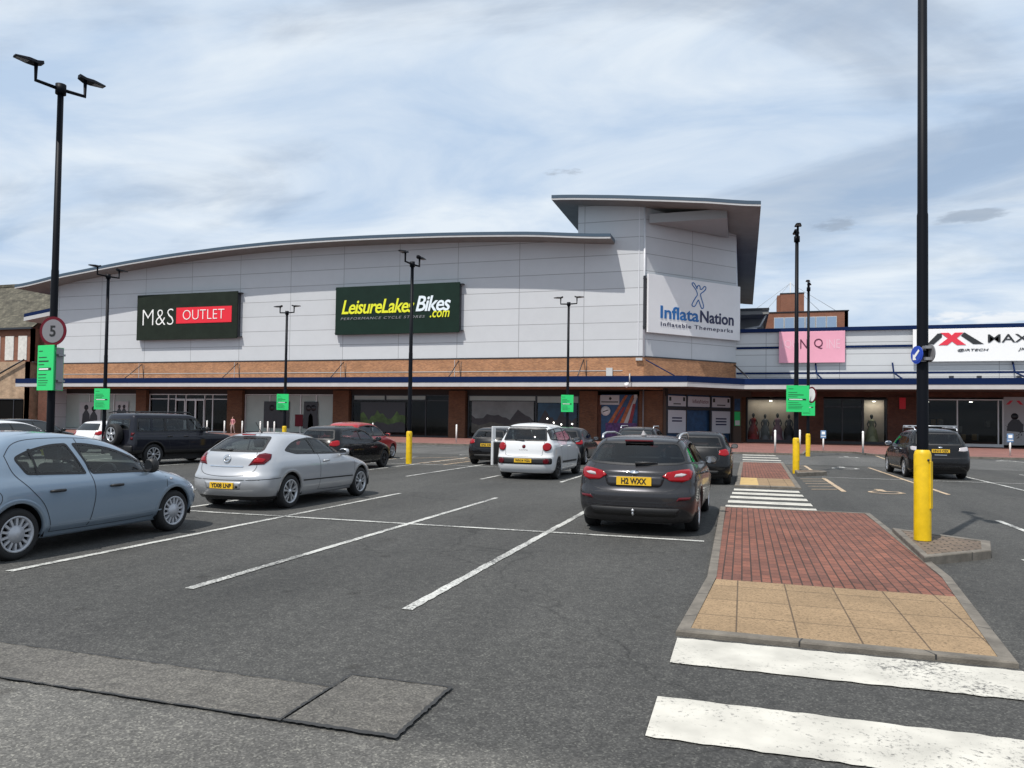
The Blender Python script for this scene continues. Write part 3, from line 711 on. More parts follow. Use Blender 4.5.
def shopfront(x0, x1, mull, m='frame_alu', gl='shop_glass', z0=0.12, z1=4.12, w=0.09, transom=None, y=YS):
    f = MB()
    f.box(x0, x1, y - 0.06, y + 0.06, z1 - w, z1); f.box(x0, x1, y - 0.06, y + 0.06, z0, z0 + 0.12)
    for x in [x0 + w / 2] + list(mull) + [x1 - w / 2]: f.box(x - w / 2, x + w / 2, y - 0.07, y + 0.05, z0 + 0.12, z1 - w)
    if transom: f.box(x0 + w, x1 - w, y - 0.05, y + 0.04, transom, transom + 0.08)
    fo = f.build('shopfront', m, retail)
    g = MB(); g.add([(x0, y, z0), (x1, y, z0), (x1, y, z1), (x0, y, z1)], [(0, 1, 2, 3)]); g.build('pane', gl, fo)
    return fo
# first unit, window with pale film and two dark photo posters
shopfront(-73.3, -62.95, (-69.6, -66.2))
def film(x0, x1, z0, z1, m='window_film', y=YS + 0.03, nm='window_film'):
    b = MB(); b.box(x0, x1, y, y + 0.02, z0, z1); return b.build(nm, m, retail)
film(-73.2, -63.0, 0.3, 4.0)
# photographic posters: plain dark figures on a light ground (no printed text)
def figure_poster(x0, x1, z0, z1, seed, y=YS - 0.075, back='poster_grey'):
    rnd = random.Random(seed)
    p = MB(); p.box(x0, x1, y, y + 0.02, z0, z1); po = p.build('poster', back, retail)
    b = MB()
    for k in range(2 if x1 - x0 > 1.6 else 1):
        cx = x0 + (x1 - x0) * (0.5 if x1 - x0 <= 1.6 else 0.32 + 0.36 * k); s = (z1 - z0) / 2.2
        zt = z1 - 0.25 * s - rnd.random() * 0.2
        b.lathe([(0.001, 0.004), (0.26 * s, 0.004), (0.26 * s, 0)], (cx, y, zt - 0.25 * s), (0, -1, 0), 14)
        pts = [(cx - 0.5 * s, z0 + 0.01), (cx + 0.5 * s, z0 + 0.01), (cx + 0.42 * s, zt - 0.9 * s), (cx + 0.12 * s, zt - 0.5 * s), (cx - 0.12 * s, zt - 0.5 * s), (cx - 0.42 * s, zt - 0.9 * s)]
        b.add([(x, y - 0.005, z) for x, z in pts], [tuple(range(6))])
    b.build('silhouette', 'frame_dark', po)
    return po
figure_poster(-71.0, -68.0, 0.6, 3.2, 1); figure_poster(-66.0, -64.2, 1.6, 3.3, 2)
# entrance with sliding doors
shopfront(-61.4, -51.2, (-58.9, -57.9, -56.6, -54.2, -53.2), transom=3.55)
door = MB()
for x0, x1 in ((-57.9, -56.65), (-56.55, -55.3), (-55.3, -54.2)):
    door.box(x0, x0 + 0.09, YS - 0.16, YS - 0.08, 0.12, 3.5); door.box(x1 - 0.09, x1, YS - 0.16, YS - 0.08, 0.12, 3.5)
    door.box(x0, x1, YS - 0.155, YS - 0.085, 3.42, 3.54); door.box(x0, x1, YS - 0.155, YS - 0.085, 0.12, 0.3)
door.build('sliding_door', 'frame_alu', retail)
# pale filmed windows with dark openings
shopfront(-49.2, -38.8, (-46.2, -42.6, -40.8))
film(-49.1, -38.9, 0.3, 4.0)
for x0, x1, s_ in ((-46.9, -43.9, 3), (-42.2, -40.6, 4)): figure_poster(x0, x1, 0.7, 3.4, s_, back='frame_dark')
b = MB(); b.box(-43.2, -42.3, YS - 0.09, YS - 0.07, 0.9, 2.1); b.build('red_notice', 'sign_red', retail)
# bike shop
shopfront(-36.8, -26.5, (-33.2, -30.6, -28.9), 'frame_dark', transom=3.55)
film(-36.6, -33.3, 3.62, 4.02); film(-33.1, -28.9, 3.66, 4.02, 'window_film')
shopfront(-24.6, -14.0, (-18.0,), 'frame_dark'); film(-24.5, -18.1, 3.62, 4.02); film(-17.9, -14.1, 3.45, 4.02)
def landscape(x0, x1, z0, z1, sky, hill, near, seed, y=YS - 0.1):
    rnd = random.Random(seed); p = MB(); p.box(x0, x1, y, y + 0.02, z0, z1); po = p.build('window_graphic', sky, retail)
    for mm, hh, am, nm in ((hill, 0.55, 0.25, 'hills'), (near, 0.3, 0.08, 'foreground')):
        b = MB(); n = 16; H = [z0 + (z1 - z0) * (hh + am * math.sin(i * 0.9 + seed) * rnd.random()) for i in range(n + 1)]
        yy = y - (0.006 if nm == 'hills' else 0.012)
        vs = [(x0 + (x1 - x0) * i / n, yy, z0) for i in range(n + 1)] + [(x0 + (x1 - x0) * i / n, yy, H[i]) for i in range(n + 1)]
        b.add(vs, [(i, i + 1, n + 2 + i, n + 1 + i) for i in range(n)]); b.build(nm, mm, po)
mat('lake_sky', (0.15, 0.17, 0.17), 0.5, var=0.3, vscale=0.7); mat('lake_hill', (0.035, 0.035, 0.04), 0.6, var=0.3, vscale=2); mat('lake_near', (0.07, 0.07, 0.06), 0.6, var=0.5, vscale=3)
mat('forest_green', (0.06, 0.12, 0.03), 0.6, var=0.8, vscale=1.2); mat('night_blue', (0.012, 0.055, 0.10), 0.5, var=0.5, vscale=0.9)
landscape(-24.2, -18.2, 0.6, 3.55, 'lake_sky', 'lake_hill', 'lake_near', 3)
landscape(-17.8, -14.2, 0.6, 3.4, 'night_blue', 'lake_hill', 'frame_dark', 5)
landscape(-35.8, -31.0, 0.5, 3.4, 'frame_dark', 'forest_green', 'lake_hill', 8)
for k, (x, z) in enumerate(((-16.9, 2.0), (-16.3, 1.65), (-15.6, 1.5), (-14.6, 1.55), (-23.0, 0.95), (-20.4, 0.95))):
    b = MB(); b.lathe([(0.001, 0.03), (0.05, 0.02), (0.06, 0.0)], (x, YS - 0.13, z), (0, -1, 0), 12); b.build('window_spot', 'shop_lamp', retail)
# clad bay with a board, round badge and coloured mural beside the brick pier
b = MB(); b.box(-12.3, -8.6, YS - 0.02, YS + 0.2, 0.1, 4.5); b.build('bay_wall', 'brick_dark', retail)
b = MB(); b.box(-12.1, -10.4, YS - 0.09, YS - 0.021, 3.3, 4.15); pb = b.build('notice_board', 'poster_grey', retail)
b = MB(); b.box(-12.0, -10.5, YS - 0.095, YS - 0.091, 3.5, 3.6); b.lathe([(0.001, 0.004), (0.12, 0.004), (0.12, 0)], (-11.2, YS - 0.091, 3.85), (0, -1, 0), 12); b.build('print', 'sign_dark', pb)
mat('mural_orange', (0.36, 0.10, 0.03), 0.6, var=0.5, vscale=3); mat('mural_blue', (0.02, 0.07, 0.16), 0.6, var=0.4, vscale=3); mat('mural_purple', (0.08, 0.03, 0.13), 0.6, var=0.8, vscale=4); mat('mural_red', (0.22, 0.02, 0.03), 0.6, var=0.5, vscale=3)
b = MB(); b.box(-12.0, -8.8, YS - 0.05, YS - 0.021, 0.3, 4.2); mu = b.build('mural', 'mural_blue', retail)
for k, (mm, x0, dx, zt) in enumerate((('mural_orange', -11.6, 1.7, 4.15), ('mural_red', -11.2, 1.1, 3.1), ('mural_orange', -10.5, 1.2, 4.15), ('poster_grey', -10.15, 1.1, 4.0), ('mural_red', -9.7, 0.5, 3.4))):
    b = MB(); y = YS - 0.056 - 0.004 * k
    b.add([(x0, y, 1.3), (x0 + 0.35, y, 1.3), (x0 + dx + 0.25, y, zt), (x0 + dx, y, zt)], [(0, 1, 2, 3)]); b.build('mural_stripe', mm, mu)
b = MB(); b.box(-11.6, -8.85, YS - 0.085, YS - 0.08, 0.3, 1.7); b.build('mural_base', 'mural_purple', mu)
b = MB(); b.lathe([(0.001, 0.03), (0.42, 0.03), (0.42, 0)], (-11.6, YS - 0.1, 2.75), (0, -1, 0), 20); bd = b.build('round_badge', 'poster_white', retail)
b = MB(); b.frame((-11.6, YS - 0.135, 2.75), (.94, 0, .34), (0, 1, 0), (-.34, 0, .94), -0.25, 0.25, 0, 0.004, -0.04, 0.04); b.build('print', 'sign_dark', bd)
b = MB(); b.tube([(-8.25, YS - 0.52, 0.1), (-8.25, YS - 0.52, 4.7)], 0.07, 8); b.build('drainpipe', 'sign_shade_grey', retail)
b = MB(); b.box(-9.1, -8.8, YS - 0.3, YS - 0.1, 3.9, 4.2); b.build('wall_light', 'poster_grey', retail)
# chamfered entrance
d = (CH1 - CH0).normalized(); nin = Vector((-d.y, d.x))
S0 = Vector((-6.6, YS - 0.1)); ex = Vector((d.x, d.y, 0)); ey = Vector((nin.x, nin.y, 0))
def chf(b, u0, u1, v0, v1, z0, z1): b.frame((S0.x, S0.y, 0), ex, ey, (0, 0, 1), u0, u1, v0, v1, z0, z1)
b = MB(); chf(b, 0, 11, -0.02, 0.3, 4.3, 4.8); chf(b, 0, 0.3, -0.05, 0.3, 0.1, 4.3); b.build('header_panel', 'brick_dark', retail)
b = MB(); chf(b, 0.3, 8.4, 0.3, 0.4, 0.1, 4.3); b.build('entrance_back', 'mural_blue', retail)
b = MB()
for u in (0.3, 2.6, 5.5, 8.0): chf(b, u, u + 0.12, -0.06, 0.1, 0.1, 4.3)
chf(b, 0.3, 8.1, -0.04, 0.08, 2.95, 3.2); b.build('shopfront', 'frame_dark', retail)
mat('shield_white', (0.50, 0.53, 0.58), 0.5)
for u0, u1, z0, z1 in ((0.5, 2.55, 0.9, 2.9), (5.7, 7.95, 0.9, 2.9), (0.5, 2.55, 3.25, 4.15), (2.8, 5.4, 3.25, 4.15), (5.7, 7.95, 3.25, 4.15)):
    b = MB(); chf(b, u0, u1, -0.1, -0.065, z0, z1); po = b.build('poster', 'shield_white', retail)
    b = MB()
    if z1 < 3:
        for r_ in range(3 if u0 > 5 else 2): chf(b, u0 + 0.45, u1 - 0.45, -0.104, -0.101, z1 - 0.75 - r_ * 0.26, z1 - 0.62 - r_ * 0.26)
        b.build('print', 'inflata_navy', po)
    elif u0 == 2.8:
        p = Vector((S0.x, S0.y, 0)) + ex * 3.35 + ey * -0.102 + Vector((0, 0, 3.55))
        letters('InflataNation', 'sign_red', po, p, ex, (0, 0, 1), 1.9, 0.34, depth=0.004)
    else:
        chf(b, u0 + 0.1, u0 + 0.35, -0.104, -0.101, 3.7, 4.05); chf(b, u1 - 0.35, u1 - 0.1, -0.104, -0.101, 3.7, 4.05); chf(b, u0 + 0.6, u1 - 0.6, -0.104, -0.101, 3.4, 3.5)
        b.build('print', 'sign_dark', po)
b = MB(); chf(b, 8.4, 9.4, -0.1, 0.3, 0.1, 4.3); b.build('brick_pier', 'brick_dark', retail)
b = MB(); chf(b, 8.5, 9.2, -0.14, -0.101, 1.6, 2.9); po = b.build('green_notice', 'sign_green', retail)
b = MB(); chf(b, 8.55, 9.15, -0.145, -0.141, 1.65, 2.1); b.build('print', 'poster_white', po)
b = MB(); chf(b, 8.5, 9.2, -0.12, -0.101, 3.0, 4.1); b.build('poster', 'mural_blue', retail)
# lower side canopy and struts at the left gable
sc_ = MB()
sc_.add([(-80.2, 66, 13.0), (-73.05, 66, 13.95), (-73.05, 75, 13.95), (-80.2, 75, 13.0), (-80.2, 66, 13.45), (-73.05, 66, 14.4), (-73.05, 75, 14.4), (-80.2, 75, 13.45)],
        [(0, 3, 2, 1), (4, 5, 6, 7), (0, 1, 5, 4), (1, 2, 6, 5), (2, 3, 7, 6), (3, 0, 4, 7)])
sc = sc_.build('side_canopy', 'blue_fascia', retail)
b = MB(); b.add([(-80.2, 65.98, 12.6), (-73.05, 65.98, 13.55), (-73.05, 65.98, 13.99), (-80.2, 65.98, 13.04), (-80.2, 75, 12.6), (-73.05, 75, 13.55), (-73.05, 75, 13.99), (-80.2, 75, 13.04)],
      [(0, 1, 2, 3), (4, 7, 6, 5), (0, 4, 5, 1), (0, 3, 7, 4)]); b.build('fascia_drip', 'white_trim', sc)
b = MB()
for y in (67, 71): b.tube([(-77.5, y, 16.0), (-73.1, y, 12.0 + 0.2)], 0.06, 6); b.tube([(-75.5, y, 16.2), (-73.1, y, 14.4)], 0.06, 6)
b.build('roof_strut', 'white_trim', retail)
# rear eaves beyond the tower
b = MB(); b.box(-0.6, 2.9, 94, 110, 15.0, 15.6); rr = b.build('rear_roof', 'soffit', retail)
b = MB(); b.box(-0.6, 2.95, 93.9, 94, 15.45, 15.75); b.build('drip_edge', 'frame_dark', rr)
b = MB(); b.tube([(0.2, 94.5, 13.3), (1.9, 94.5, 13.6), (2.6, 94.5, 15.0)], 0.12, 6); b.tube([(0.2, 94.5, 13.2), (1.6, 94.5, 13.25)], 0.2, 6); b.build('roof_strut', 'white_trim', retail)
b = MB(); b.box(-0.6, 2.4, 98, 108, 9.0, 15.0); b.build('rear_wall', 'soffit', retail)

# ------------------------------------------------------------------ right wing
wing = thing('retail_wing', 'lower grey-clad retail terrace to the right of the tower with dark blue parapet', 'building', (20, 72, 0))
YW = 72.0
b = MB(); U2 = lambda x: x + 60
b.add([(-0.67, YW, 4.8), (60, YW, 4.8), (60, YW, 10.2), (-0.67, YW, 10.2)], [(0, 1, 2, 3)], [[(U2(-0.67), 4.9), (U2(60), 4.9), (U2(60), 10.2), (U2(-0.67), 10.2)]])
b.build('cladding_wall', 'cladding_wing', wing)
b = MB(); b.box(-0.6, 60, YW - 0.25, YW + 30, 10.2, 10.52); b.build('parapet', 'blue_fascia', wing)
b = MB(); b.box(-0.6, 60, YW - 0.08, YW - 0.002, 8.68, 8.88); b.build('rail', 'blue_fascia', wing)
b = MB(); b.box(-0.6, 60, YW - 0.5, YW - 0.38, 6.32, 6.5)
b.build('canopy_rail', 'blue_fascia', wing)
for x in (6.26, 12.5, 21.6):
    b = MB(); b.tube([(x - 0.05, YW - 0.1, 7.3), (x, YW - 0.45, 6.4), (x + 0.35, YW - 3.5, 5.5)], 0.07, 6); b.build('canopy_brace', 'blue_fascia', wing)
for x in (16.3, 18.3, 21.1):
    b = MB(); b.box(x - 0.15, x + 0.15, YW - 3.2, YW - 2.9, 5.5, 5.95); b.build('floodlight', 'frame_dark', wing)
YQ = 73.4
b = MB(); b.wall((-3, YQ - 0.02), (60, YQ - 0.02), 4.35, 4.9, 0.3); b.build('header_panel', 'brick_dark', wing)
def wpier(x0, x1, m='brick_dark'):
    b = MB(); b.box(x0, x1, YQ - 0.3, YQ + 0.4, 0.1, 4.4); b.build('brick_pier', m, wing)
for x0, x1 in ((-3, -0.2), (4.75, 7.0), (12.3, 14.6)): wpier(x0, x1)
wpier(-0.2, 0.25, 'brick_pier')
b = MB()
b.add([(0.2, YQ + .05, .11), (60, YQ + .05, .11), (60, YQ + 7, .11), (0.2, YQ + 7, .11), (0.2, YQ + .05, 4.5), (60, YQ + .05, 4.5), (60, YQ + 7, 4.5), (0.2, YQ + 7, 4.5)],
      [(0, 1, 2, 3), (3, 2, 6, 7), (0, 3, 7, 4), (2, 1, 5, 6), (7, 6, 5, 4)]); b.build('shop_interior', 'interior_dark', wing)
def wshop(x0, x1, mull, m, z1=4.1, z0=0.35, transom=None, w=0.1):
    f = MB(); y = YQ
    f.box(x0, x1, y - 0.06, y + 0.06, z1, z1 + w); f.box(x0, x1, y - 0.06, y + 0.06, 0.1, z0)
    for x in [x0 + w / 2] + list(mull) + [x1 - w / 2]: f.box(x - w / 2, x + w / 2, y - 0.07, y + 0.05, z0, z1)
    if transom: f.box(x0, x1, y - 0.05, y + 0.04, transom, transom + 0.12)
    fo = f.build('shopfront', m, wing)
    g = MB(); g.add([(x0, y, z0), (x1, y, z0), (x1, y, z1), (x0, y, z1)], [(0, 1, 2, 3)]); g.build('pane', 'shop_glass', fo)
wshop(0.35, 4.7, (), 'frame_dark'); wshop(7.0, 10.3, (8.6,), 'frame_dark', transom=3.4); wshop(10.3, 12.3, (), 'frame_dark'); wshop(14.6, 21.3, (17.8, 20.9), 'frame_alu'); wshop(23.0, 40, (28, 33), 'frame_alu')
b = MB(); b.box(21.3, 22.9, YQ - 0.1, YQ + 0.2, 0.3, 4.4); pp = b.build('poster', 'poster_grey', wing)
b = MB(); b.lathe([(0.001, 0.004), (0.28, 0.004), (0.28, 0)], (22.1, YQ - 0.101, 2.75), (0, -1, 0), 14)
pts = [(21.5, 1.5), (22.7, 1.4), (22.75, 2.0), (22.4, 2.5), (21.9, 2.5), (21.6, 2.1)]
b.add([(x, YQ - 0.105, z) for x, z in pts], [tuple(range(6))])
rr_ = random.Random(3)
for k in range(34):
    x = 21.4 + rr_.random() * 1.3; z = 0.6 + rr_.random() * 1.6; s = 0.05 + 0.1 * rr_.random()
    b.add([(x, YQ - 0.106 - k * 0.0002, z), (x + s, YQ - 0.106 - k * 0.0002, z + s * 0.4), (x + s * 0.3, YQ - 0.106 - k * 0.0002, z + s)], [(0, 1, 2)])
b.build('silhouette', 'frame_dark', pp)
b = MB()
for sgn in (-1, 1): b.add([(22.1 + sgn * 0.1, YQ - 0.105, 4.1), (22.1 + sgn * 0.35, YQ - 0.105, 4.1), (22.1 + sgn * 0.65, YQ - 0.105, 3.75), (22.1 + sgn * 0.4, YQ - 0.105, 3.75)], [(0, 1, 2, 3) if sgn > 0 else (3, 2, 1, 0)])
b.build('print', 'maxi_red', pp)
b = MB(); b.box(13.2, 13.7, YQ - 0.4, YQ - 0.301, 3.3, 4.3); b.build('red_notice', 'red_bright', wing)
# pale lit display backs behind the dresses
mat('display_cream', (0.42, 0.37, 0.31), 0.7, var=0.1, vscale=1)
b = MB(); b.box(0.4, 4.6, YQ + 1.0, YQ + 1.05, 0.3, 4.1); b.box(10.4, 12.2, YQ + 1.0, YQ + 1.05, 0.3, 4.1); b.build('display_back', 'display_cream', wing)
for x in (2.5, 11.3, 15.6, 19.0):
    b = MB(); b.lathe([(0.001, 0), (0.12, 0), (0.12, 0.05)], (x, YQ + 0.6, 3.95), (0, 0, 1), 12); b.build('ceiling_spot', 'shop_lamp', wing)
    
for x, w_ in ((2.5, 3.6), (11.3, 1.6)):
    ld = bpy.data.lights.new('display_light', 'AREA'); ld.shape = 'RECTANGLE'; ld.size = w_; ld.size_y = 0.3; ld.energy = 32; ld.color = (1.0, 0.9, 0.78)
    lo = bpy.data.objects.new('display_light', ld); COL.objects.link(lo); lo.parent = wing; lo.location = Vector((x, YQ + 0.25, 4.0)) - Vector((20, 72, 0)); lo.rotation_euler = (math.radians(15), 0, 0)
def mannequin(x, gown, y, label, s=1.0):
    t = thing('mannequin', label, 'mannequin', (x, y, 0.35), 'dressed mannequins in the shop windows')
    z = 0.35
    b = MB(); b.lathe([(0.46 * s, z + 0.02), (0.44 * s, z + 0.15), (0.30 * s, z + 0.75 * s), (0.15 * s, z + 1.05 * s), (0.13 * s, z + 1.12 * s), (0.19 * s, z + 1.35 * s), (0.16 * s, z + 1.45 * s), (0.06 * s, z + 1.5 * s)], (x, y, 0), (0, 0, 1), 20, sx=1.0)
    b.build('gown', gown, t)
    b = MB(); b.lathe([(0.05 * s, z + 1.48 * s), (0.05 * s, z + 1.56 * s), (0.09 * s, z + 1.62 * s), (0.10 * s, z + 1.72 * s), (0.06 * s, z + 1.82 * s), (0.001, z + 1.84 * s)], (x, y, 0), (0, 0, 1), 14)
    for sg in (-1, 1): b.tube([(x + sg * 0.17 * s, y, z + 1.42 * s), (x + sg * 0.26 * s, y - 0.03, z + 1.15 * s), (x + sg * 0.2 * s, y - 0.12, z + 0.95 * s)], [0.045 * s, 0.038 * s, 0.03 * s], 8)
    b.build('body', 'sign_dark', t)
mat('gown_red', (0.20, 0.008, 0.012), 0.6, var=0.2, vscale=6); mat('gown_grey', (0.10, 0.11, 0.12), 0.5, var=0.2, vscale=6); mat('gown_mauve', (0.20, 0.10, 0.14), 0.5, var=0.2, vscale=6); mat('gown_dark', (0.02, 0.02, 0.03), 0.5); mat('gown_green', (0.20, 0.22, 0.13), 0.5, var=0.2, vscale=6)
mannequin(0.95, 'gown_red', YQ + 0.5, 'mannequin in a deep red gown, leftmost in the wide dress shop window', 1.35)
mannequin(2.0, 'gown_grey', YQ + 0.5, 'mannequin in a slate grey gown between the red and the mauve gowns', 1.3)
mannequin(3.1, 'gown_mauve', YQ + 0.5, 'mannequin in a dusty mauve gown in the wide dress shop window', 1.35)
mannequin(4.1, 'gown_dark', YQ + 0.5, 'mannequin in a near-black gown behind the yellow-sleeved lamp posts', 1.3)
mannequin(11.1, 'gown_green', YQ + 0.5, 'mannequin in a pale sage green gown alone in the narrow window', 1.35)
b = MB()
rr_ = random.Random(5)
for k in range(14):
    x = 1.0 + k * 0.25; b.box(x, x + 0.12, YQ + 0.15, YQ + 0.25, 0.36, 0.7 + rr_.random() * 0.5)
b.build('display_items', 'poster_grey', wing)
# dim stock inside the motorcycle clothing shop
mat('stock_amber', (0.10, 0.06, 0.02), 0.7, var=0.6, vscale=2); mat('stock_grey', (0.06, 0.06, 0.06), 0.7, var=0.6, vscale=2)
for k in range(12):
    x = 15.2 + rr_.random() * 5.4; z = 0.4 + rr_.random() * 1.6
    b = MB(); b.box(x, x + 0.35, YQ + 1.2 + 0.1 * k, YQ + 1.4 + 0.1 * k, z, z + 0.55); b.build('shop_stock', 'stock_amber' if k % 2 else 'stock_grey', wing)
# ------------------------------------------------------------------ fascia signs
EX = (1, 0, 0); EZ = (0, 0, 1)
def board_sign(label, x0, x1, z0, z1, y, m, proud=0.35, bracket=True):
    t = thing('shop_sign', label, 'shop sign', ((x0 + x1) / 2, y, z0))
    b = MB(); b.box(x0, x1, y - proud, y - proud + 0.12, z0, z1); b.build('board', m, t, bevel=0.02)
    b = MB()
    if bracket:
        for z in (z0 + 0.15, z1 - 0.2):
            b.box(x0 - 0.12, x1 + 0.28, y - proud + 0.125, y - 0.03, z, z + 0.09)
        for x in (x0 + 0.05, x1 - 0.08): b.box(x, x + 0.06, y - proud + 0.122, y - 0.02, z0 + 0.25, z1 - 0.25)
        b.build('bracket', 'frame_dark', t)
    return t, y - proud
t, yb = board_sign('dark olive board reading M&S OUTLET with a red strip, leftmost fascia sign', -61.35, -48.8, 9.70, 14.48, 63.98, 'sign_olive', 0.55)
letters('M&S', 'white_letter', t, (-60.55, yb - 0.01, 11.25), EX, EZ, 3.95, 1.68, bold=-0.02)
b = MB(); b.box(-56.25, -49.45, yb - 0.04, yb - 0.002, 11.35, 13.0); st = b.build('red_strip', 'red_bright', t)
letters('OUTLET', 'white_letter', st, (-55.4, yb - 0.045, 11.72), EX, EZ, 5.1, 1.0, bold=-0.018)
t, yb = board_sign('dark green board reading LeisureLakesBikes.com in yellow and white, middle of the facade', -37.6, -24.8, 9.78, 14.40, 63.98, 'sign_forest', 0.55)
letters('LeisureLakes', 'lime', t, (-36.9, yb - 0.01, 11.75), EX, EZ, 7.6, 1.35, bold=0.015, shear=0.25, space=0.9)
letters('Bikes', 'sky_letter', t, (-29.15, yb - 0.01, 11.8), EX, EZ, 3.5, 1.45, bold=0.015, shear=0.25, space=0.9)
letters('.com', 'lime', t, (-27.7, yb - 0.014, 11.2), EX, EZ, 1.95, 0.62, bold=0.01, shear=0.25)
letters('PERFORMANCE CYCLE STORES', 'sign_steel', t, (-37.0, yb - 0.01, 11.2), EX, EZ, 8.8, 0.24, shear=0.25, space=1.2)
# sign on the chamfered corner
t = thing('shop_sign', 'white board reading InflataNation with a blue jumping figure outline, on the tower corner', 'shop sign', (-4.4, 68, 9.3))
d3 = Vector((d.x, d.y, 0)); n3 = Vector((nin.x, nin.y, 0))
o3_ = Vector((CH0.x, CH0.y, 0)) + n3 * -0.45 + d3 * 0.05
b = MB(); b.frame(o3_, d3, n3, EZ, 0, 10.95, 0, 0.2, 9.45, 14.45); b.build('board', 'inflata_board', t, bevel=0.02)
b = MB()
for z in (9.9, 14.0): b.frame(o3_, d3, n3, EZ, -0.25, 11.1, 0.205, 0.4, z, z + 0.12)
b.frame(o3_, d3, n3, EZ, -0.2, -0.1, 0.2, 0.43, 9.7, 14.3); b.build('bracket', 'frame_dark', t)
def on(u, z, dn=-0.003): return o3_ + d3 * u + n3 * dn + Vector((0, 0, z))
letters('Inflata', 'inflata_blue', t, on(1.35, 10.75), d3, EZ, 4.45, 1.12, bold=0.02)
letters('Nation', 'inflata_navy', t, on(5.95, 10.75), d3, EZ, 4.15, 1.08, bold=0.02)
letters('Inflatable Themeparks', 'inflata_navy', t, on(1.4, 10.0), d3, EZ, 8.6, 0.46, space=1.15)
# hollow outline of a jumping figure
fig = [(-0.20, 2.35), (-0.42, 2.95), (-0.95, 3.55), (-1.0, 3.78), (-0.78, 3.86), (-0.45, 3.5), (-0.25, 3.12), (-0.22, 3.42), (0.0, 3.62), (0.22, 3.42), (0.25, 3.12), (0.55, 3.2), (0.85, 3.55), (1.1, 3.5), (1.08, 3.22), (0.75, 2.85), (0.32, 2.5),
       (0.35, 2.1), (0.75, 1.0), (0.7, 0.62), (0.42, 0.62), (0.05, 1.5), (-0.1, 1.55), (-0.55, 0.75), (-0.9, 0.72), (-0.98, 1.0), (-0.5, 1.85)]
fpts = []
N_ = len(fig)
for i in range(N_):
    p0, p1, p2, p3 = (Vector(fig[(i + k) % N_]) for k in (-1, 0, 1, 2))
    for k in range(4):
        s = k / 4; fpts.append(0.5 * (2 * p1 + (p2 - p0) * s + (2 * p0 - 5 * p1 + 4 * p2 - p3) * s * s + (3 * p1 - p0 - 3 * p2 + p3) * s ** 3))
b = MB(); b.tube([on(5.75 + p.x * 0.78, 11.65 + p.y * 0.66, -0.01) for p in fpts + fpts[:2]], 0.045, 6); b.build('figure_outline', 'inflata_blue', t)
t, yb = board_sign('plain pink board with a dark serif N Q on the right wing', 3.1, 8.62, 7.35, 10.18, YW, 'pink_board', 0.35, False)
letters('N', 'plum_letter', t, (4.9, yb - 0.01, 8.62), EX, EZ, 0.62, 0.85, depth=0.015)
letters('Q', 'plum_letter', t, (6.05, yb - 0.01, 8.58), EX, EZ, 0.74, 0.93, depth=0.015)
letters('IQU', 'pink_faded', t, (3.4, yb - 0.004, 8.62), EX, EZ, 1.3, 0.8, depth=0.006); letters('INE', 'pink_faded', t, (7.1, yb - 0.004, 8.62), EX, EZ, 1.1, 0.8, depth=0.006)
t, yb = board_sign('long white board reading MAXI with a red and black peaked X emblem, at right', 14.0, 32.0, 7.35, 10.15, YW, 'maxi_white', 0.4, False)
def flat(b, pts, y, dep=0.03):
    n = len(pts); b.add([(x, y, z) for x, z in pts] + [(x, y + dep, z) for x, z in pts], [tuple(range(n))] + [(i, n + i, n + (i + 1) % n, (i + 1) % n) for i in range(n)])
def px(p): return [(14.0 + (x - 90) * 0.00925, 10.15 - (y - 122) * 0.0091) for x, y in p]   # traced on the board, metres
b = MB(); flat(b, px([(205, 268), (295, 165), (330, 165), (330, 200), (262, 268)][::-1]), yb - 0.03); b.build('emblem_wing', 'maxi_black', t)
b = MB(); flat(b, px([(485, 190), (512, 158), (668, 270), (585, 270)][::-1]), yb - 0.03); b.build('emblem_wing', 'maxi_black', t)
b = MB(); flat(b, px([(318, 160), (385, 160), (410, 185), (435, 160), (505, 160), (450, 212), (525, 276), (452, 276), (412, 242), (375, 276), (302, 276), (378, 212)][::-1]), yb - 0.034); b.build('emblem_cross', 'maxi_red', t)
letters('MAXI', 'maxi_black', t, (19.65, yb - 0.01, 8.92), EX, EZ, 3.25, 0.68, bold=0.004)
letters('@iRTECH', 'maxi_black', t, (17.4, yb - 0.01, 8.17), EX, EZ, 2.3, 0.25, bold=0.0, shear=0.2)
letters('JKSTORE', 'maxi_black', t, (21.85, yb - 0.01, 8.17), EX, EZ, 2.2, 0.28, bold=0.0, shear=0.2)

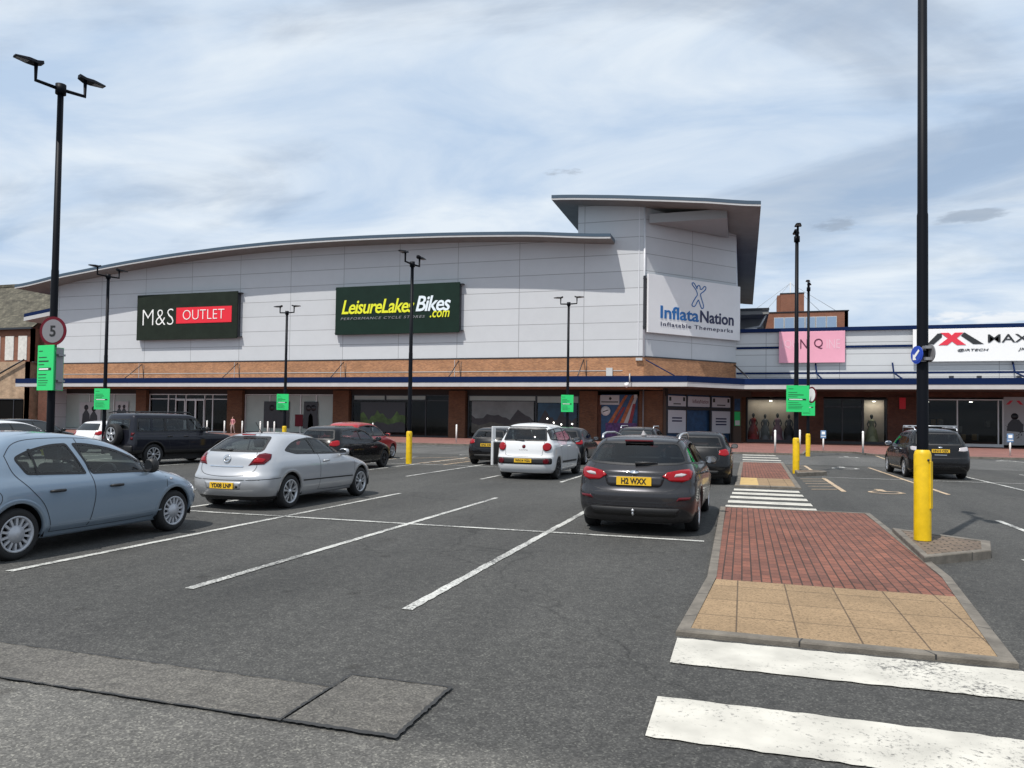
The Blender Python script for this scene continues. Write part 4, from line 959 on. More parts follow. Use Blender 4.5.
# ------------------------------------------------------------------ lamp posts with sleeves and signs
def lamp_post(x, y, H, arm_az, label, r0=0.075, arm=0.56, sleeve=True, lift=0.0, base=0.0):
    t = thing('lamp_post', label, 'lamp post', (x, y, base), 'double-headed black lamp posts in the car park')
    b = MB(); b.tube([(x, y, base), (x, y, 1.5), (x, y, H * 0.55), (x, y, H * 0.555), (x, y, H)], [r0, r0, r0 * 0.96, r0 * 0.88, r0 * 0.78], 16); b.build('pole', 'pole_black', t)
    dx, dy = math.sin(arm_az), math.cos(arm_az)
    b = MB(); b.tube([(x, y, H - 0.14), (x, y, H + 0.06)], 0.10, 12)
    for s in (-1, 1):
        b.tube([(x, y, H - 0.04), (x + dx * arm * s, y + dy * arm * s, H - 0.02), (x + dx * arm * s, y + dy * arm * s, H + 0.30)], 0.038, 8)
    b.build('cross_arm', 'pole_black', t)
    for s in (-1, 1):
        c = Vector((x + dx * arm * s, y + dy * arm * s, H + 0.30)); f = Vector((dx * s, dy * s, 0)); sd = Vector((-f.y, f.x, 0))
        b = MB(); prof = [(-0.12, 0.03, 0.08), (0.0, -0.01, 0.11), (0.14, -0.005, 0.12), (0.38, 0.01, 0.08)]
        vs = []
        for u, zz, w in prof:
            up = 0.07 if u < 0.15 else 0.03
            vs += [c + f * u + sd * w + Vector((0, 0, zz)), c + f * u - sd * w + Vector((0, 0, zz)), c + f * u - sd * w * 0.7 + Vector((0, 0, zz + up)), c + f * u + sd * w * 0.7 + Vector((0, 0, zz + up))]
        fs = [(4 * i + k, 4 * i + (k + 1) % 4, 4 * i + 4 + (k + 1) % 4, 4 * i + 4 + k) for i in range(3) for k in range(4)] + [(3, 2, 1, 0), (12, 13, 14, 15)]
        b.add(vs, fs); hd = b.build('lamp_head', 'pole_black', t)
        b = MB(); b.add([c + f * 0.15 + sd * 0.09 + Vector((0, 0, -0.009)), c + f * 0.15 - sd * 0.09 + Vector((0, 0, -0.009)), c + f * 0.36 - sd * 0.06 + Vector((0, 0, 0.004)), c + f * 0.36 + sd * 0.06 + Vector((0, 0, 0.004))], [(0, 1, 2, 3)])
        b.build('lens', 'sign_steel', hd)
    if sleeve:
        r = r0 + 0.035
        b = MB(); b.lathe([(r, base + 0.0), (r, base + 1.19), (r - 0.012, base + 1.235), (r0 + 0.005, base + 1.26)], (x, y, 0), (0, 0, 1), 28)
        sl = b.build('sleeve', 'bollard_yellow', t)
        b = MB(); b.lathe([(0.001, 0.012), (0.016, 0.012), (0.016, 0)], (x + r * 0.45, y - r * 0.89, base + 1.12), (0.45, -0.89, 0), 10)
        b.build('bolt', 'tar', sl)
        b = MB(); b.frame((x, y, base), (0.80, -0.60, 0), (0.6, 0.8, 0), EZ, r - 0.004, r + 0.014, -0.03, 0.03, 0.45, 1.1); b.build('seam_strip', 'bollard_yellow', sl)
    return t
def parking_board(x, y, z0, w, h, az, label, back=False):
    """bright green notice board; az turns its face about the pole"""
    t = thing('parking_sign', label, 'parking sign', (x, y, z0), 'green parking notice boards on the lamp posts')
    ex = Vector((math.cos(az), math.sin(az), 0)); ey = Vector((-ex.y, ex.x, 0)); o = Vector((x, y, 0))
    b = MB(); b.frame(o, ex, ey, EZ, -w / 2, w / 2, -0.012, 0.012, z0, z0 + h); b.build('board', 'sign_green', t)
    b = MB(); b.frame(o, ex, ey, EZ, -w / 2 + 0.01, w / 2 - 0.01, 0.013, 0.02, z0 + 0.01, z0 + h - 0.01)
    for z in (z0 + h * 0.2, z0 + h * 0.8): b.frame(o, ex, ey, EZ, -0.07, 0.07, 0.02, 0.09, z, z + 0.04)
    b.build('backing', 'sign_steel', t)
    b = MB(); rnd = random.Random(int(abs(x) * 100))
    rows = [(0.86, 0.25, .018), (0.72, 0.45, .018), (0.63, 0.62, .028), (0.56, 0.40, .018)]
    rows += [(0.34, 0.5, .016), (0.27, 0.55, .014), (0.21, 0.6, .012), (0.16, 0.55, .012), (0.11, 0.6, .012)]
    for f, ln, th in rows: b.frame(o, ex, ey, EZ, -w * 0.42, -w * 0.42 + w * ln * (0.8 + 0.3 * rnd.random()), -0.015, -0.0125, z0 + h * f, z0 + h * f + th * h)
    b.frame(o, ex, ey, EZ, -w * 0.42, w * 0.36, -0.015, -0.0125, z0 + h * 0.44, z0 + h * 0.50)
    b.build('print', 'sign_dark', t)
    b = MB(); b.frame(o, ex, ey, EZ, -w * 0.38, w * 0.2, -0.018, -0.0155, z0 + h * 0.455, z0 + h * 0.485); b.build('print', 'white_letter', t)
    return t
def disc_sign(x, y, z, r, az, label, txt=None, face='sign_shade_grey', ring='sign_red', name='speed_sign', cat='speed sign'):
    t = thing(name, label, cat, (x, y, z - r))
    ex = Vector((math.cos(az), math.sin(az), 0)); n = Vector((ex.y, -ex.x, 0)); c = Vector((x, y, z))
    b = MB(); b.lathe([(0.001, 0.0), (r, 0.0), (r, 0.012), (0.001, 0.012)], c, n, 32, smooth=False); pl = b.build('plate', ring, t)
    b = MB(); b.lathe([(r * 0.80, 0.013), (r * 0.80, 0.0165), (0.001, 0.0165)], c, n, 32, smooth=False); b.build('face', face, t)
    b = MB(); b.frame(c, ex, -n, EZ, -0.06, 0.06, 0.002, 0.09, -0.1, -0.06); b.frame(c, ex, -n, EZ, -0.06, 0.06, 0.002, 0.09, 0.06, 0.1); b.build('clamp', 'sign_steel', t)
    if txt: letters(txt, 'plate_text', t, c + n * 0.018 - ex * r * 0.22 - Vector((0, 0, r * 0.38)), ex, EZ, r * 0.44, r * 0.76, bold=0.02, depth=0.003)
    return t
mat('cable_grey', (0.35, 0.38, 0.42), 0.6)
VA = math.radians(17)   # boards look towards the entrance
lamp_post(-13.27, 11.57, 8.33, math.radians(20), 'tall black lamp post at far left carrying the round 5 speed sign', 0.072, 0.46, sleeve=False)
lamp_post(-26.95, 26.17, 7.9, math.radians(12), 'black lamp post behind the dark off-roader, in front of the M&S OUTLET end', 0.08, 0.5, sleeve=False)
lamp_post(-24.3, 35.85, 7.6, math.radians(90), 'small distant lamp post with symmetric arms between the two leftmost fascia signs', 0.085, 0.45)
lamp_post(-12.25, 26.27, 7.75, math.radians(8), 'black lamp post crossing the green cycle shop sign, yellow sleeve at its foot', 0.08, 0.5)
lamp_post(-9.07, 39.46, 8.15, math.radians(90), 'lamp post with symmetric arms before the pale cladding, foot hidden by a small hatchback', 0.08, 0.45, sleeve=False)
lamp_post(1.8, 28.14, 8.35, 0.0, 'nearer of the two lamp posts crossing the pink N Q sign', 0.078, 0.42, base=0.0)
lamp_post(3.44, 44.16, 9.3, math.radians(8), 'thin distant lamp post just right of the one on the small wedge island', 0.085, 0.42)
lamp_post(2.41, 11.71, 8.5, 0.0, 'thick nearest lamp post in a big yellow sleeve, cut off by the photo top', 0.076, 0.6, base=0.11)
b = MB()
parking_board(-13.26, 11.42, 2.17, 0.50, 0.90, math.radians(-8), 'nearest tall green notice board below the round 5 sign on the left lamp post')
parking_board(-13.08, 11.56, 2.17, 0.17, 0.86, math.radians(-98), 'grey-backed notice board seen edge-on beside the left lamp post')
parking_board(-26.95, 26.02, 1.96, 0.68, 0.92, VA, 'small green board on the lamp post behind the dark off-roader')
parking_board(-24.35, 35.7, 2.15, 0.66, 0.88, VA, 'tiny green board on the distant post between the two left shop signs')
parking_board(-9.05, 39.3, 2.25, 0.66, 0.92, VA, 'small green board above the white family car')
parking_board(1.84, 28.0, 2.17, 0.80, 0.93, VA, 'larger and nearer of the two overlapping green boards beside the far walkway')
parking_board(3.44, 44.0, 2.25, 0.72, 0.98, VA, 'smaller farther green board overlapped by a larger one beside the far walkway')
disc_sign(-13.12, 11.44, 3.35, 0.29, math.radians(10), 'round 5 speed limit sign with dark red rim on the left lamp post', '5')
disc_sign(2.32, 28.3, 2.78, 0.29, math.radians(-62), 'white disc with a red rim half hidden by the green boards', face='maxi_white', ring='sign_red')
t = disc_sign(2.335, 11.66, 2.70, 0.125, math.radians(-66), 'round blue disc sign seen obliquely on the nearest lamp post', face='sign_blue', ring='sign_blue', name='round_sign', cat='road sign')
ex_ = Vector((math.cos(math.radians(-66)), math.sin(math.radians(-66)), 0)); n_ = Vector((ex_.y, -ex_.x, 0))
b = MB(); o_ = Vector((2.335, 11.66, 2.70)) + n_ * 0.02; up_ = Vector((0, 0, 1))
b.add([o_ + ex_ * u + up_ * v for u, v in ((-.07, -.07), (-.07, .02), (-.045, -.005), (.05, .075), (.075, .05), (-.02, -.04), (.005, -.07))], [tuple(range(7))]); b.build('arrow', 'white_letter', t)
disc_sign(2.485, 11.64, 2.72, 0.125, math.radians(108), 'dark grey back of a round sign right of the nearest lamp post', face='sign_dark', ring='sign_steel', name='round_sign', cat='road sign')

# slim posts along the pavement edge
def ordinal(i): return ['first', 'second', 'third', 'fourth', 'fifth', 'sixth', 'seventh', 'eighth', 'ninth', 'tenth', 'eleventh', 'twelfth'][i]
post0 = thing('pavement_post', 'x', 'post', (0, 0, 0.1), 'slim pale posts along the pavement edge')
b = MB(); b.tube([(0, 0, 0.1), (0, 0, 1.38)], 0.055, 12); b.build('shaft', 'post_white', post0)
b = MB(); b.lathe([(0.057, 1.3), (0.06, 1.38), (0.03, 1.42), (0.001, 1.425)]); b.build('cap', 'white_letter', post0)
lp = [(-41.9, 51), (-40.2, 51), (-38.5, 51), (-36.8, 51), (-36.1, 51), (-35.5, 51), (-34.6, 51), (-28.4, 54)]
rp = [(-19.7, 50.2), (-15.6, 51.5), (-14.2, 50.5), (1.80, 45.9), (3.6, 52.6), (6.85, 48.7), (16.4, 49.4), (20.4, 49.4)]
lab = ['%s slim pale post from the left, before the pale filmed windows' % ordinal(i) for i in range(7)] + ['slim pale post just beyond the bright red car, before the cycle shop window',
       'slim post with a small plate before the cycle shop door', 'slim post before the brick pier right of the cycle shop door', 'slim post left of the small black hatchback, before the lakeside window picture',
       'pale post at the left end of the farthest zebra stripes', 'pale post behind the twin yellow-sleeved lamp posts', 'pale post left of the black people carrier, before the sage green gown',
       'pale post at the far right in front of the black and white poster', 'rightmost pale post on the pavement']
for i, (x, y) in enumerate(lp + rp):
    o = post0 if i == 0 else copy_tree(post0)
    o.location = (x, y, 0.1); o['label'] = lab[i]
def meter_post(x, y, label):
    t = thing('information_post', label, 'post', (x, y, 0.1), 'short posts carrying small blue plates')
    b = MB(); b.tube([(x, y, 0.1), (x, y, 1.0)], 0.05, 10); b.build('shaft', 'post_white', t)
    b = MB(); b.box(x - 0.17, x + 0.17, y - 0.05, y + 0.03, 0.88, 1.40); b.build('plate', 'meter_blue', t, bevel=0.03)
    b = MB(); b.box(x - 0.1, x + 0.1, y - 0.056, y - 0.051, 1.15, 1.33); b.box(x - 0.14, x + 0.14, y - 0.056, y - 0.051, 1.0, 1.04); b.build('print', 'white_letter', t)
mat('meter_blue', (0.12, 0.22, 0.38), 0.5)
meter_post(5.0, 52.3, 'short post with a pale blue plate before the dress shop door')
meter_post(14.9, 50.2, 'short post with a pale blue plate right of the black people carrier')

# ------------------------------------------------------------------ old brick building and hoarding at far left
old = thing('old_brick_building', 'old stone-tiled brick building at the far left with white panels under the eaves', 'building', (-98, 75, 0))
XR = -89.5
b = MB(); b.add([(-130, 74.6, 13.2), (XR + 0.4, 74.6, 13.2), (XR + 0.4, 83, 20.6), (-130, 83, 20.6)], [(0, 1, 2, 3)], [[(0, 0), (41, 0), (41, 11), (0, 11)]])
b.add([(-130, 83, 20.6), (XR + 0.4, 83, 20.6), (XR + 0.4, 92, 13.2), (-130, 92, 13.2)], [(0, 1, 2, 3)], [[(0, 0), (41, 0), (41, 11), (0, 11)]])
ro = b.build('roof', 'slate_roof', old)
b = MB(); b.box(-130, XR + 0.45, 82.7, 83.3, 20.45, 20.85); b.box(XR - 1.6, XR + 0.5, 82.2, 83.8, 20.4, 21.3); b.build('ridge', 'slate_roof', ro)
b = MB(); b.wall((-130, 75), (XR, 75), 8.7, 13.1, 0.4); b.wall((XR, 75), (XR, 91), 8.7, 13.2, 0.4); b.build('upper_wall', 'brick_far', old)
b = MB(); b.add([(XR + 0.02, 75, 13.1), (XR + 0.02, 91, 13.1), (XR + 0.02, 83, 20.4)], [(0, 1, 2)], [[(0, 0), (16, 0), (8, 7)]]); b.build('gable', 'brick_dark', old)
b = MB(); b.wall((-130, 74.8), (XR - 0.5, 74.8), 0, 8.7, 0.4); b.wall((XR - 0.5, 74.8), (XR - 0.5, 91), 0, 8.7, 0.4); b.build('lower_wall', 'brick_old', old)
mat('render_white', (0.62, 0.60, 0.56), 0.8, var=0.2, vscale=2)
for i, x in enumerate((-91.9, -94.2, -96.6, -99.0)):
    b = MB(); b.box(x, x + 1.5, 74.93, 75.0, 8.9, 12.1); b.build('white_panel', 'render_white', old)
b = MB(); b.box(-130, XR + 0.3, 74.5, 74.75, 12.95, 13.2); b.build('gutter', 'frame_dark', old)
b = MB(); b.box(XR + 0.1, XR + 7.5, 76, 90, 0, 14.5); b.build('side_block', 'brick_dark', old)
b = MB(); b.add([(XR + 0.45, 76.0, 14.4), (XR + 8, 76.0, 14.4), (XR + 8, 83, 19.2), (XR + 0.45, 83, 19.2)], [(0, 1, 2, 3)], [[(0, 0), (8, 0), (8, 9), (0, 9)]]); b.build('side_roof', 'slate_roof', old)
b = MB(); b.tube([(-96.5, 74.5, 6.2), (-90.3, 74.5, 8.9)], 0.12, 6); b.build('stair_rail', 'frame_dark', old)
hd = thing('site_hoarding', 'black boarded hoarding below the old brick building at the far left', 'hoarding', (-85, 62, 0))
b = MB(); b.wall((-110, 62), (-75.1, 62), 0, 3.35, 0.12); b.build('panel', 'hoarding_black', hd)
b = MB()
for k in range(15): b.box(-110 + k * 2.4, -109.9 + k * 2.4, 61.94, 61.995, 0, 3.35)
b.box(-110, -75.1, 61.93, 61.99, 3.3, 3.42); b.build('post', 'frame_dark', hd)
b = MB(); b.box(-80.0, -79.3, 61.9, 61.98, 2.0, 2.6); b.build('notice', 'poster_grey', hd)

# ------------------------------------------------------------------ brick office block beyond, with mast and cables
ob = thing('brick_office_block', 'distant red brick office block with roof tower, above the right wing', 'building', (8.7, 120, 0))
b = MB(); b.wall((2.7, 120), (14.85, 120), 0, 18.85, 0.5); b.wall((14.85, 120), (14.85, 135), 0, 18.85, 0.5); b.wall((2.7, 135), (2.7, 120), 0, 18.85, 0.5)
b.add([(2.7, 120, 18.8), (14.85, 120, 18.8), (14.85, 135, 18.8), (2.7, 135, 18.8)], [(0, 1, 2, 3)], [[(0, 0), (12, 0), (12, 15), (0, 15)]]); b.build('wall', 'brick_far', ob)
b = MB(); b.box(5.4, 8.8, 121, 126, 18.8, 21.85); b.box(4.95, 5.38, 121.2, 124, 18.8, 21.7); b.build('roof_tower', 'brick_far', ob)
b = MB(); b.box(5.35, 8.85, 120.95, 126.05, 21.85, 22.0); b.box(2.6, 14.95, 119.9, 120.6, 18.85, 18.98); b.build('coping', 'frame_dark', ob)
mat('far_glass', (0.25, 0.34, 0.47), 0.08, 0.3, spec=0.8)
for k in range(6):
    x = 4.45 + k * 1.48
    b = MB(); b.box(x, x + 1.44, 119.9, 119.99, 16.0, 18.1); f = b.build('window', 'white_trim', ob)
    b = MB(); b.box(x + 0.09, x + 1.35, 119.88, 119.899, 16.1, 18.0); b.build('pane', 'far_glass', f)
ms = thing('cable_mast', 'faint pale stay cables of a mast structure behind the brick office block', 'mast', (8.6, 170, 0))
b = MB(); b.tube([(9.6, 170, 0), (9.6, 170, 32.5)], 0.12, 6)
b.build('mast', 'white_trim', ms)
for a in ((-2.0, 23.5), (1.5, 23.0), (21.0, 24.5), (17.5, 24.0)):
    b = MB(); b.tube([(9.6, 170, 32.3), (a[0], 170, a[1])], 0.055, 5); b.build('cable', 'cable_grey', ms)
# ------------------------------------------------------------------ cars (local frame: +Y nose, +X right, Z up)
def pchip(tab):
    tab = sorted(tab); xs = [p[0] for p in tab]; ys = [p[1] for p in tab]; n = len(xs)
    h = [xs[i + 1] - xs[i] for i in range(n - 1)]; dl = [(ys[i + 1] - ys[i]) / h[i] for i in range(n - 1)]
    m = [0] * n; m[0] = dl[0]; m[-1] = dl[-1]
    for i in range(1, n - 1):
        if dl[i - 1] * dl[i] > 0:
            w1 = 2 * h[i] + h[i - 1]; w2 = h[i] + 2 * h[i - 1]; m[i] = (w1 + w2) / (w1 / dl[i - 1] + w2 / dl[i])
    def f(x):
        if x <= xs[0]: return ys[0]
        if x >= xs[-1]: return ys[-1]
        i = 0
        while x > xs[i + 1]: i += 1
        t = (x - xs[i]) / h[i]; t2 = t * t; t3 = t2 * t
        return (2 * t3 - 3 * t2 + 1) * ys[i] + (t3 - 2 * t2 + t) * h[i] * m[i] + (3 * t2 - 2 * t3) * ys[i + 1] + (t3 - t2) * h[i] * m[i + 1]
    return f
def shell(S, res=1.0):
    """body surface as a stack of rounded plan outlines; returns verts, faces"""
    F, R, Wd = pchip(S['F']), pchip(S['R']), pchip(S['W'])
    AF, AR = pchip(S['af']), pchip(S['ar']); pf, pr = S.get('pf', 2.6), S.get('pr', 3.0)
    z0, z1 = S['W'][0][0], S['W'][-1][0]
    zs = [z0]; st = 0.03 * res
    while zs[-1] < z1 - 1e-5:
        d = st; z = zs[-1]
        while d > 0.0008:
            q = min(z + d, z1)
            if abs(F(q) - F(z)) < 0.075 * res and abs(R(q) - R(z)) < 0.075 * res and abs(Wd(q) - Wd(z)) < 0.05 * res: break
            d *= 0.5
        zs.append(min(z + d, z1))
    nf = nr = int(14 / res); ns = int(70 / res); Lh = S['L'] / 2; kf, kr = S.get('kf', 0.05), S.get('kr', 0.04)
    V = []; ring = 0
    for z in zs:
        yf, yr, w_ = F(z), R(z), Wd(z); ln = yf - yr
        a = min(AF(z), ln * 0.45); c = min(AR(z), ln * 0.45); pts = []
        for i in range(nf + 1):
            th = PI / 2 * i / nf; pts.append((w_ * math.sin(th) ** (2 / pf), yf - a * (1 - max(math.cos(th), 0) ** (2 / pf))))
        for i in range(1, ns): t = i / ns; pts.append((w_, (yf - a) * (1 - t) + (yr + c) * t))
        for i in range(nr + 1):
            th = PI / 2 * (1 - i / nr); pts.append((w_ * math.sin(th) ** (2 / pr), yr + c * (1 - max(math.cos(th), 0) ** (2 / pr))))
        half = []
        for x, y in pts:
            tf = max(0, (y - 0.25 * Lh) / (0.75 * Lh)); tr = max(0, (-y - 0.3 * Lh) / (0.7 * Lh))
            half.append((x * (1 - kf * tf ** 2.2 - kr * tr ** 2.2), y))
        if S.get('mod'): half = [(S['mod'](x, y, z), y) for x, y in half]
        full = half + [(-x, y) for x, y in half[-2:0:-1]]
        ring = len(full); V += [(x, y, z) for x, y in full]
    n = len(zs); Fc = [(k * ring + i, k * ring + (i + 1) % ring, (k + 1) * ring + (i + 1) % ring, (k + 1) * ring + i) for k in range(n - 1) for i in range(ring)]
    Fc.append(tuple(range(ring - 1, -1, -1)))
    return V, Fc
def rpoly(poly, r=0.05, n=4):
    out = []; m = len(poly)
    for i in range(m):
        p0, p1, p2 = Vector(poly[i - 1][:2]), Vector(poly[i][:2]), Vector(poly[(i + 1) % m][:2])
        rr = poly[i][2] if len(poly[i]) > 2 else r
        a = (p0 - p1); c = (p2 - p1); ra = min(rr, a.length * 0.45); rc_ = min(rr, c.length * 0.45)
        if rr <= 0: out.append(tuple(p1)); continue
        A = p1 + a.normalized() * ra; C_ = p1 + c.normalized() * rc_
        for k in range(n + 1):
            t = k / n; q = A * (1 - t) ** 2 + p1 * 2 * t * (1 - t) + C_ * t * t; out.append((q.x, q.y))
    return out
def area(p): return 0.5 * sum(p[i][0] * p[(i + 1) % len(p)][1] - p[(i + 1) % len(p)][0] * p[i][1] for i in range(len(p)))
def inset(poly, d):
    if area(poly) < 0: poly = poly[::-1]
    out = []; m = len(poly)
    for i in range(m):
        p0, p1, p2 = Vector(poly[i - 1]), Vector(poly[i]), Vector(poly[(i + 1) % m])
        a = (p1 - p0).normalized() if (p1 - p0).length > 1e-6 else Vector((1, 0)); c = (p2 - p1).normalized() if (p2 - p1).length > 1e-6 else a
        na = Vector((-a.y, a.x)); nc = Vector((-c.y, c.x)); nn_ = (na + nc)
        nn_ = nn_.normalized() if nn_.length > 1e-4 else na
        out.append(tuple(p1 + nn_ * d / max(0.5, nn_.dot(na))))
    return out
def inside(p, poly):
    x, y = p; r = False; n = len(poly)
    for i in range(n):
        x1, y1 = poly[i]; x2, y2 = poly[(i + 1) % n]
        if (y1 > y) != (y2 > y) and x < (x2 - x1) * (y - y1) / (y2 - y1) + x1: r = not r
    return r
def closest(p, poly):
    best = None; P_ = Vector(p)
    for i in range(len(poly)):
        a = Vector(poly[i]); c = Vector(poly[(i + 1) % len(poly)]); d = c - a
        t = 0 if d.length_squared < 1e-12 else max(0, min(1, (P_ - a).dot(d) / d.length_squared)); q = a + d * t; ds = (P_ - q).length
        if best is None or ds < best[0]: best = (ds, q)
    return best
def clipcell(poly, x0, x1, y0, y1):
    def cl(ps, f, inter):
        o = []
        for i in range(len(ps)):
            a, c = ps[i - 1], ps[i]; fa, fc = f(a), f(c)
            if fc:
                if not fa: o.append(inter(a, c))
                o.append(c)
            elif fa: o.append(inter(a, c))
        return o
    def ix(v): return lambda a, c: (v, a[1] + (c[1] - a[1]) * (v - a[0]) / (c[0] - a[0]))
    def iy(v): return lambda a, c: (a[0] + (c[0] - a[0]) * (v - a[1]) / (c[1] - a[1]), v)
    for f, g in ((lambda p: p[0] >= x0, ix(x0)), (lambda p: p[0] <= x1, ix(x1)), (lambda p: p[1] >= y0, iy(y0)), (lambda p: p[1] <= y1, iy(y1))):
        if not poly: return []
        poly = cl(poly, f, g)
    return poly
class Car:
    def __init__(s, spec, name, label, cat, group=None, res=1.0):
        s.S = spec; s.root = thing(name, label, cat, (0, 0, 0), group); s.res = res
        s.V, s.F = shell(spec, res)
        s.bvh = BVHTree.FromPolygons(s.V, s.F); s.cuts = []; s.paint = spec['paint']
    def ray(s, proj, a, c):
        if proj == 'R': o, d_ = Vector((4, a, c)), Vector((-1, 0, 0))
        elif proj == 'L': o, d_ = Vector((-4, a, c)), Vector((1, 0, 0))
        elif proj == 'B': o, d_ = Vector((a, -6, c)), Vector((0, 1, 0))
        elif proj == 'F': o, d_ = Vector((a, 6, c)), Vector((0, -1, 0))
        elif proj == 'T': o, d_ = Vector((a, c, 4)), Vector((0, 0, -1))
        elif proj in ('BR', 'BL'):   # angle (degrees from straight back towards the side) and height
            sg = 1 if proj == 'BR' else -1; py = -s.S['L'] / 2 + s.S.get('pivot', 0.55); pxx = sg * s.S.get('pivx', 0.35); an = math.radians(a)
            dd = Vector((sg * math.sin(an), -math.cos(an), 0)); o = Vector((pxx, py, c)) + dd * 3; d_ = -dd
        elif proj in ('FR', 'FL'):
            sg = 1 if proj == 'FR' else -1; py = s.S['L'] / 2 - s.S.get('pivot', 0.6); pxx = sg * s.S.get('pivx', 0.35); an = math.radians(a)
            dd = Vector((sg * math.sin(an), math.cos(an), 0)); o = Vector((pxx, py, c)) + dd * 3; d_ = -dd
        h, nn_, _, _ = s.bvh.ray_cast(o, d_)
        if h is None:
            h, nn_, _, _ = s.bvh.find_nearest(o + d_ * (o.length if proj in 'RLBF' else 3)); 
            if h is None: return Vector((0, 0, 0)), -d_
        if nn_.dot(d_) > 0: nn_ = -nn_
        return h, nn_
    def patch(s, name, proj, poly, m, parent=None, off=0.004, cell=0.07, skirt=0.02, **kw):
        scl = (60.0 if proj in ('BR', 'BL', 'FR', 'FL') else 1.0)
        xs_ = [p[0] for p in poly]; ys_ = [p[1] for p in poly]; cx_ = cell * scl if scl == 1 else 4.0; cy_ = cell
        x0, x1, y0, y1 = min(xs_), max(xs_), min(ys_), max(ys_); nx = max(1, math.ceil((x1 - x0) / cx_)); ny = max(1, math.ceil((y1 - y0) / cy_))
        P2 = {}; lst = []; fs = []
        def vid(p):
            k = (round(p[0], 5), round(p[1], 5))
            if k not in P2: P2[k] = len(lst); lst.append(p)
            return P2[k]
        for i in range(nx):
            for j in range(ny):
                c = clipcell(list(poly), x0 + (x1 - x0) * i / nx, x0 + (x1 - x0) * (i + 1) / nx, y0 + (y1 - y0) * j / ny, y0 + (y1 - y0) * (j + 1) / ny)
                if len(c) < 3: continue
                ids = []
                for p in c:
                    v = vid(p)
                    if not ids or ids[-1] != v: ids.append(v)
                if len(ids) > 2 and ids[0] == ids[-1]: ids.pop()
                if len(set(ids)) >= 3 and len(set(ids)) == len(ids): fs.append(tuple(ids))
        hs = [s.ray(proj, p[0], p[1]) for p in lst]
        vs = [h + n_ * off for h, n_ in hs]; nb = len(vs); vs += [h - n_ * skirt for h, n_ in hs]
        # orient to the surface normal
        out = []
        for f in fs:
            a, c, e_ = vs[f[0]], vs[f[1]], vs[f[2]]
            nr_ = (c - a).cross(e_ - a)
            tot = Vector((0, 0, 0))
            for q in range(len(f)): tot += vs[f[q]].cross(vs[f[(q + 1) % len(f)]])
            out.append(f if tot.dot(hs[f[0]][1]) > 0 else f[::-1])
        ed = {}
        for f in out:
            for q in range(len(f)):
                e_ = (f[q], f[(q + 1) % len(f)]); ed.setdefault(tuple(sorted(e_)), []).append(e_)
        b = MB(); b.add(vs, out, smooth=True)
        if skirt: b.add([], []); b.f += [(e_[0][1], e_[0][0], e_[0][0] + nb, e_[0][1] + nb) for e_ in ed.values() if len(e_) == 1]; k = len(b.f) - len(b.sm); b.sm += [False] * k; b.mi += [0] * k; b.uv += [[(0, 0)] * 4] * k
        return b.build(name, m, parent or s.root, **kw)
    def band(s, name, proj, poly, w_, m, parent=None, off=0.006, outer=0.0):
        """closed strip along a polygon outline, laid on the body"""
        if area(poly) < 0: poly = poly[::-1]
        d = []
        for i in range(len(poly)):
            a = Vector(poly[i]); c = Vector(poly[(i + 1) % len(poly)]); k = max(1, int((c - a).length / 0.06))
            d += [tuple(a.lerp(c, q / k)) for q in range(k)]
        o_ = inset(d, -outer) if outer else d; i_ = inset(d, w_)
        vs = []
        for p in o_: h, n_ = s.ray(proj, *p); vs.append(h + n_ * off)
        for p in i_: h, n_ = s.ray(proj, *p); vs.append(h + n_ * off)
        for p in o_: h, n_ = s.ray(proj, *p); vs.append(h - n_ * 0.01)
        for p in i_: h, n_ = s.ray(proj, *p); vs.append(h - n_ * 0.03)
        n = len(d); fs = []
        for i in range(n):
            j = (i + 1) % n; fs += [(i, j, n + j, n + i), (j, i, 2 * n + i, 2 * n + j), (n + i, n + j, 3 * n + j, 3 * n + i)]
        b = MB(); b.add(vs, fs); return b.build(name, m, parent or s.root)
    def line(s, proj, pts, w_=0.009, m='seam', name='panel_gap', parent=None, off=0.002, smooth=True):
        pts = [Vector(p) for p in pts]; fine = []
        if smooth and len(pts) > 2:
            for i in range(len(pts) - 1):
                p0, p1, p2, p3 = pts[max(i - 1, 0)], pts[i], pts[i + 1], pts[min(i + 2, len(pts) - 1)]
                for k in range(6):
                    t = k / 6; fine.append(0.5 * (2 * p1 + (p2 - p0) * t + (2 * p0 - 5 * p1 + 4 * p2 - p3) * t * t + (3 * p1 - p0 - 3 * p2 + p3) * t ** 3))
            fine.append(pts[-1])
        else:
            for i in range(len(pts) - 1):
                k = max(1, int((pts[i + 1] - pts[i]).length / (0.05 if proj in 'RLBFT' else 4)))
                fine += [pts[i].lerp(pts[i + 1], q / k) for q in range(k)]
            fine.append(pts[-1])
        P3 = [s.ray(proj, p.x, p.y) for p in fine]; vs = []
        for i, (h, n_) in enumerate(P3):
            t = (P3[min(i + 1, len(P3) - 1)][0] - P3[max(i - 1, 0)][0]).normalized(); c = t.cross(n_).normalized() * w_ / 2
            vs += [h + c + n_ * off, h - c + n_ * off]
        b = MB(); b.add(vs, [(2 * i, 2 * i + 1, 2 * i + 3, 2 * i + 2) for i in range(len(P3) - 1)]); return b.build(name, m, parent or s.root)
    def cut(s, proj, poly): s.cuts.append((proj, poly))
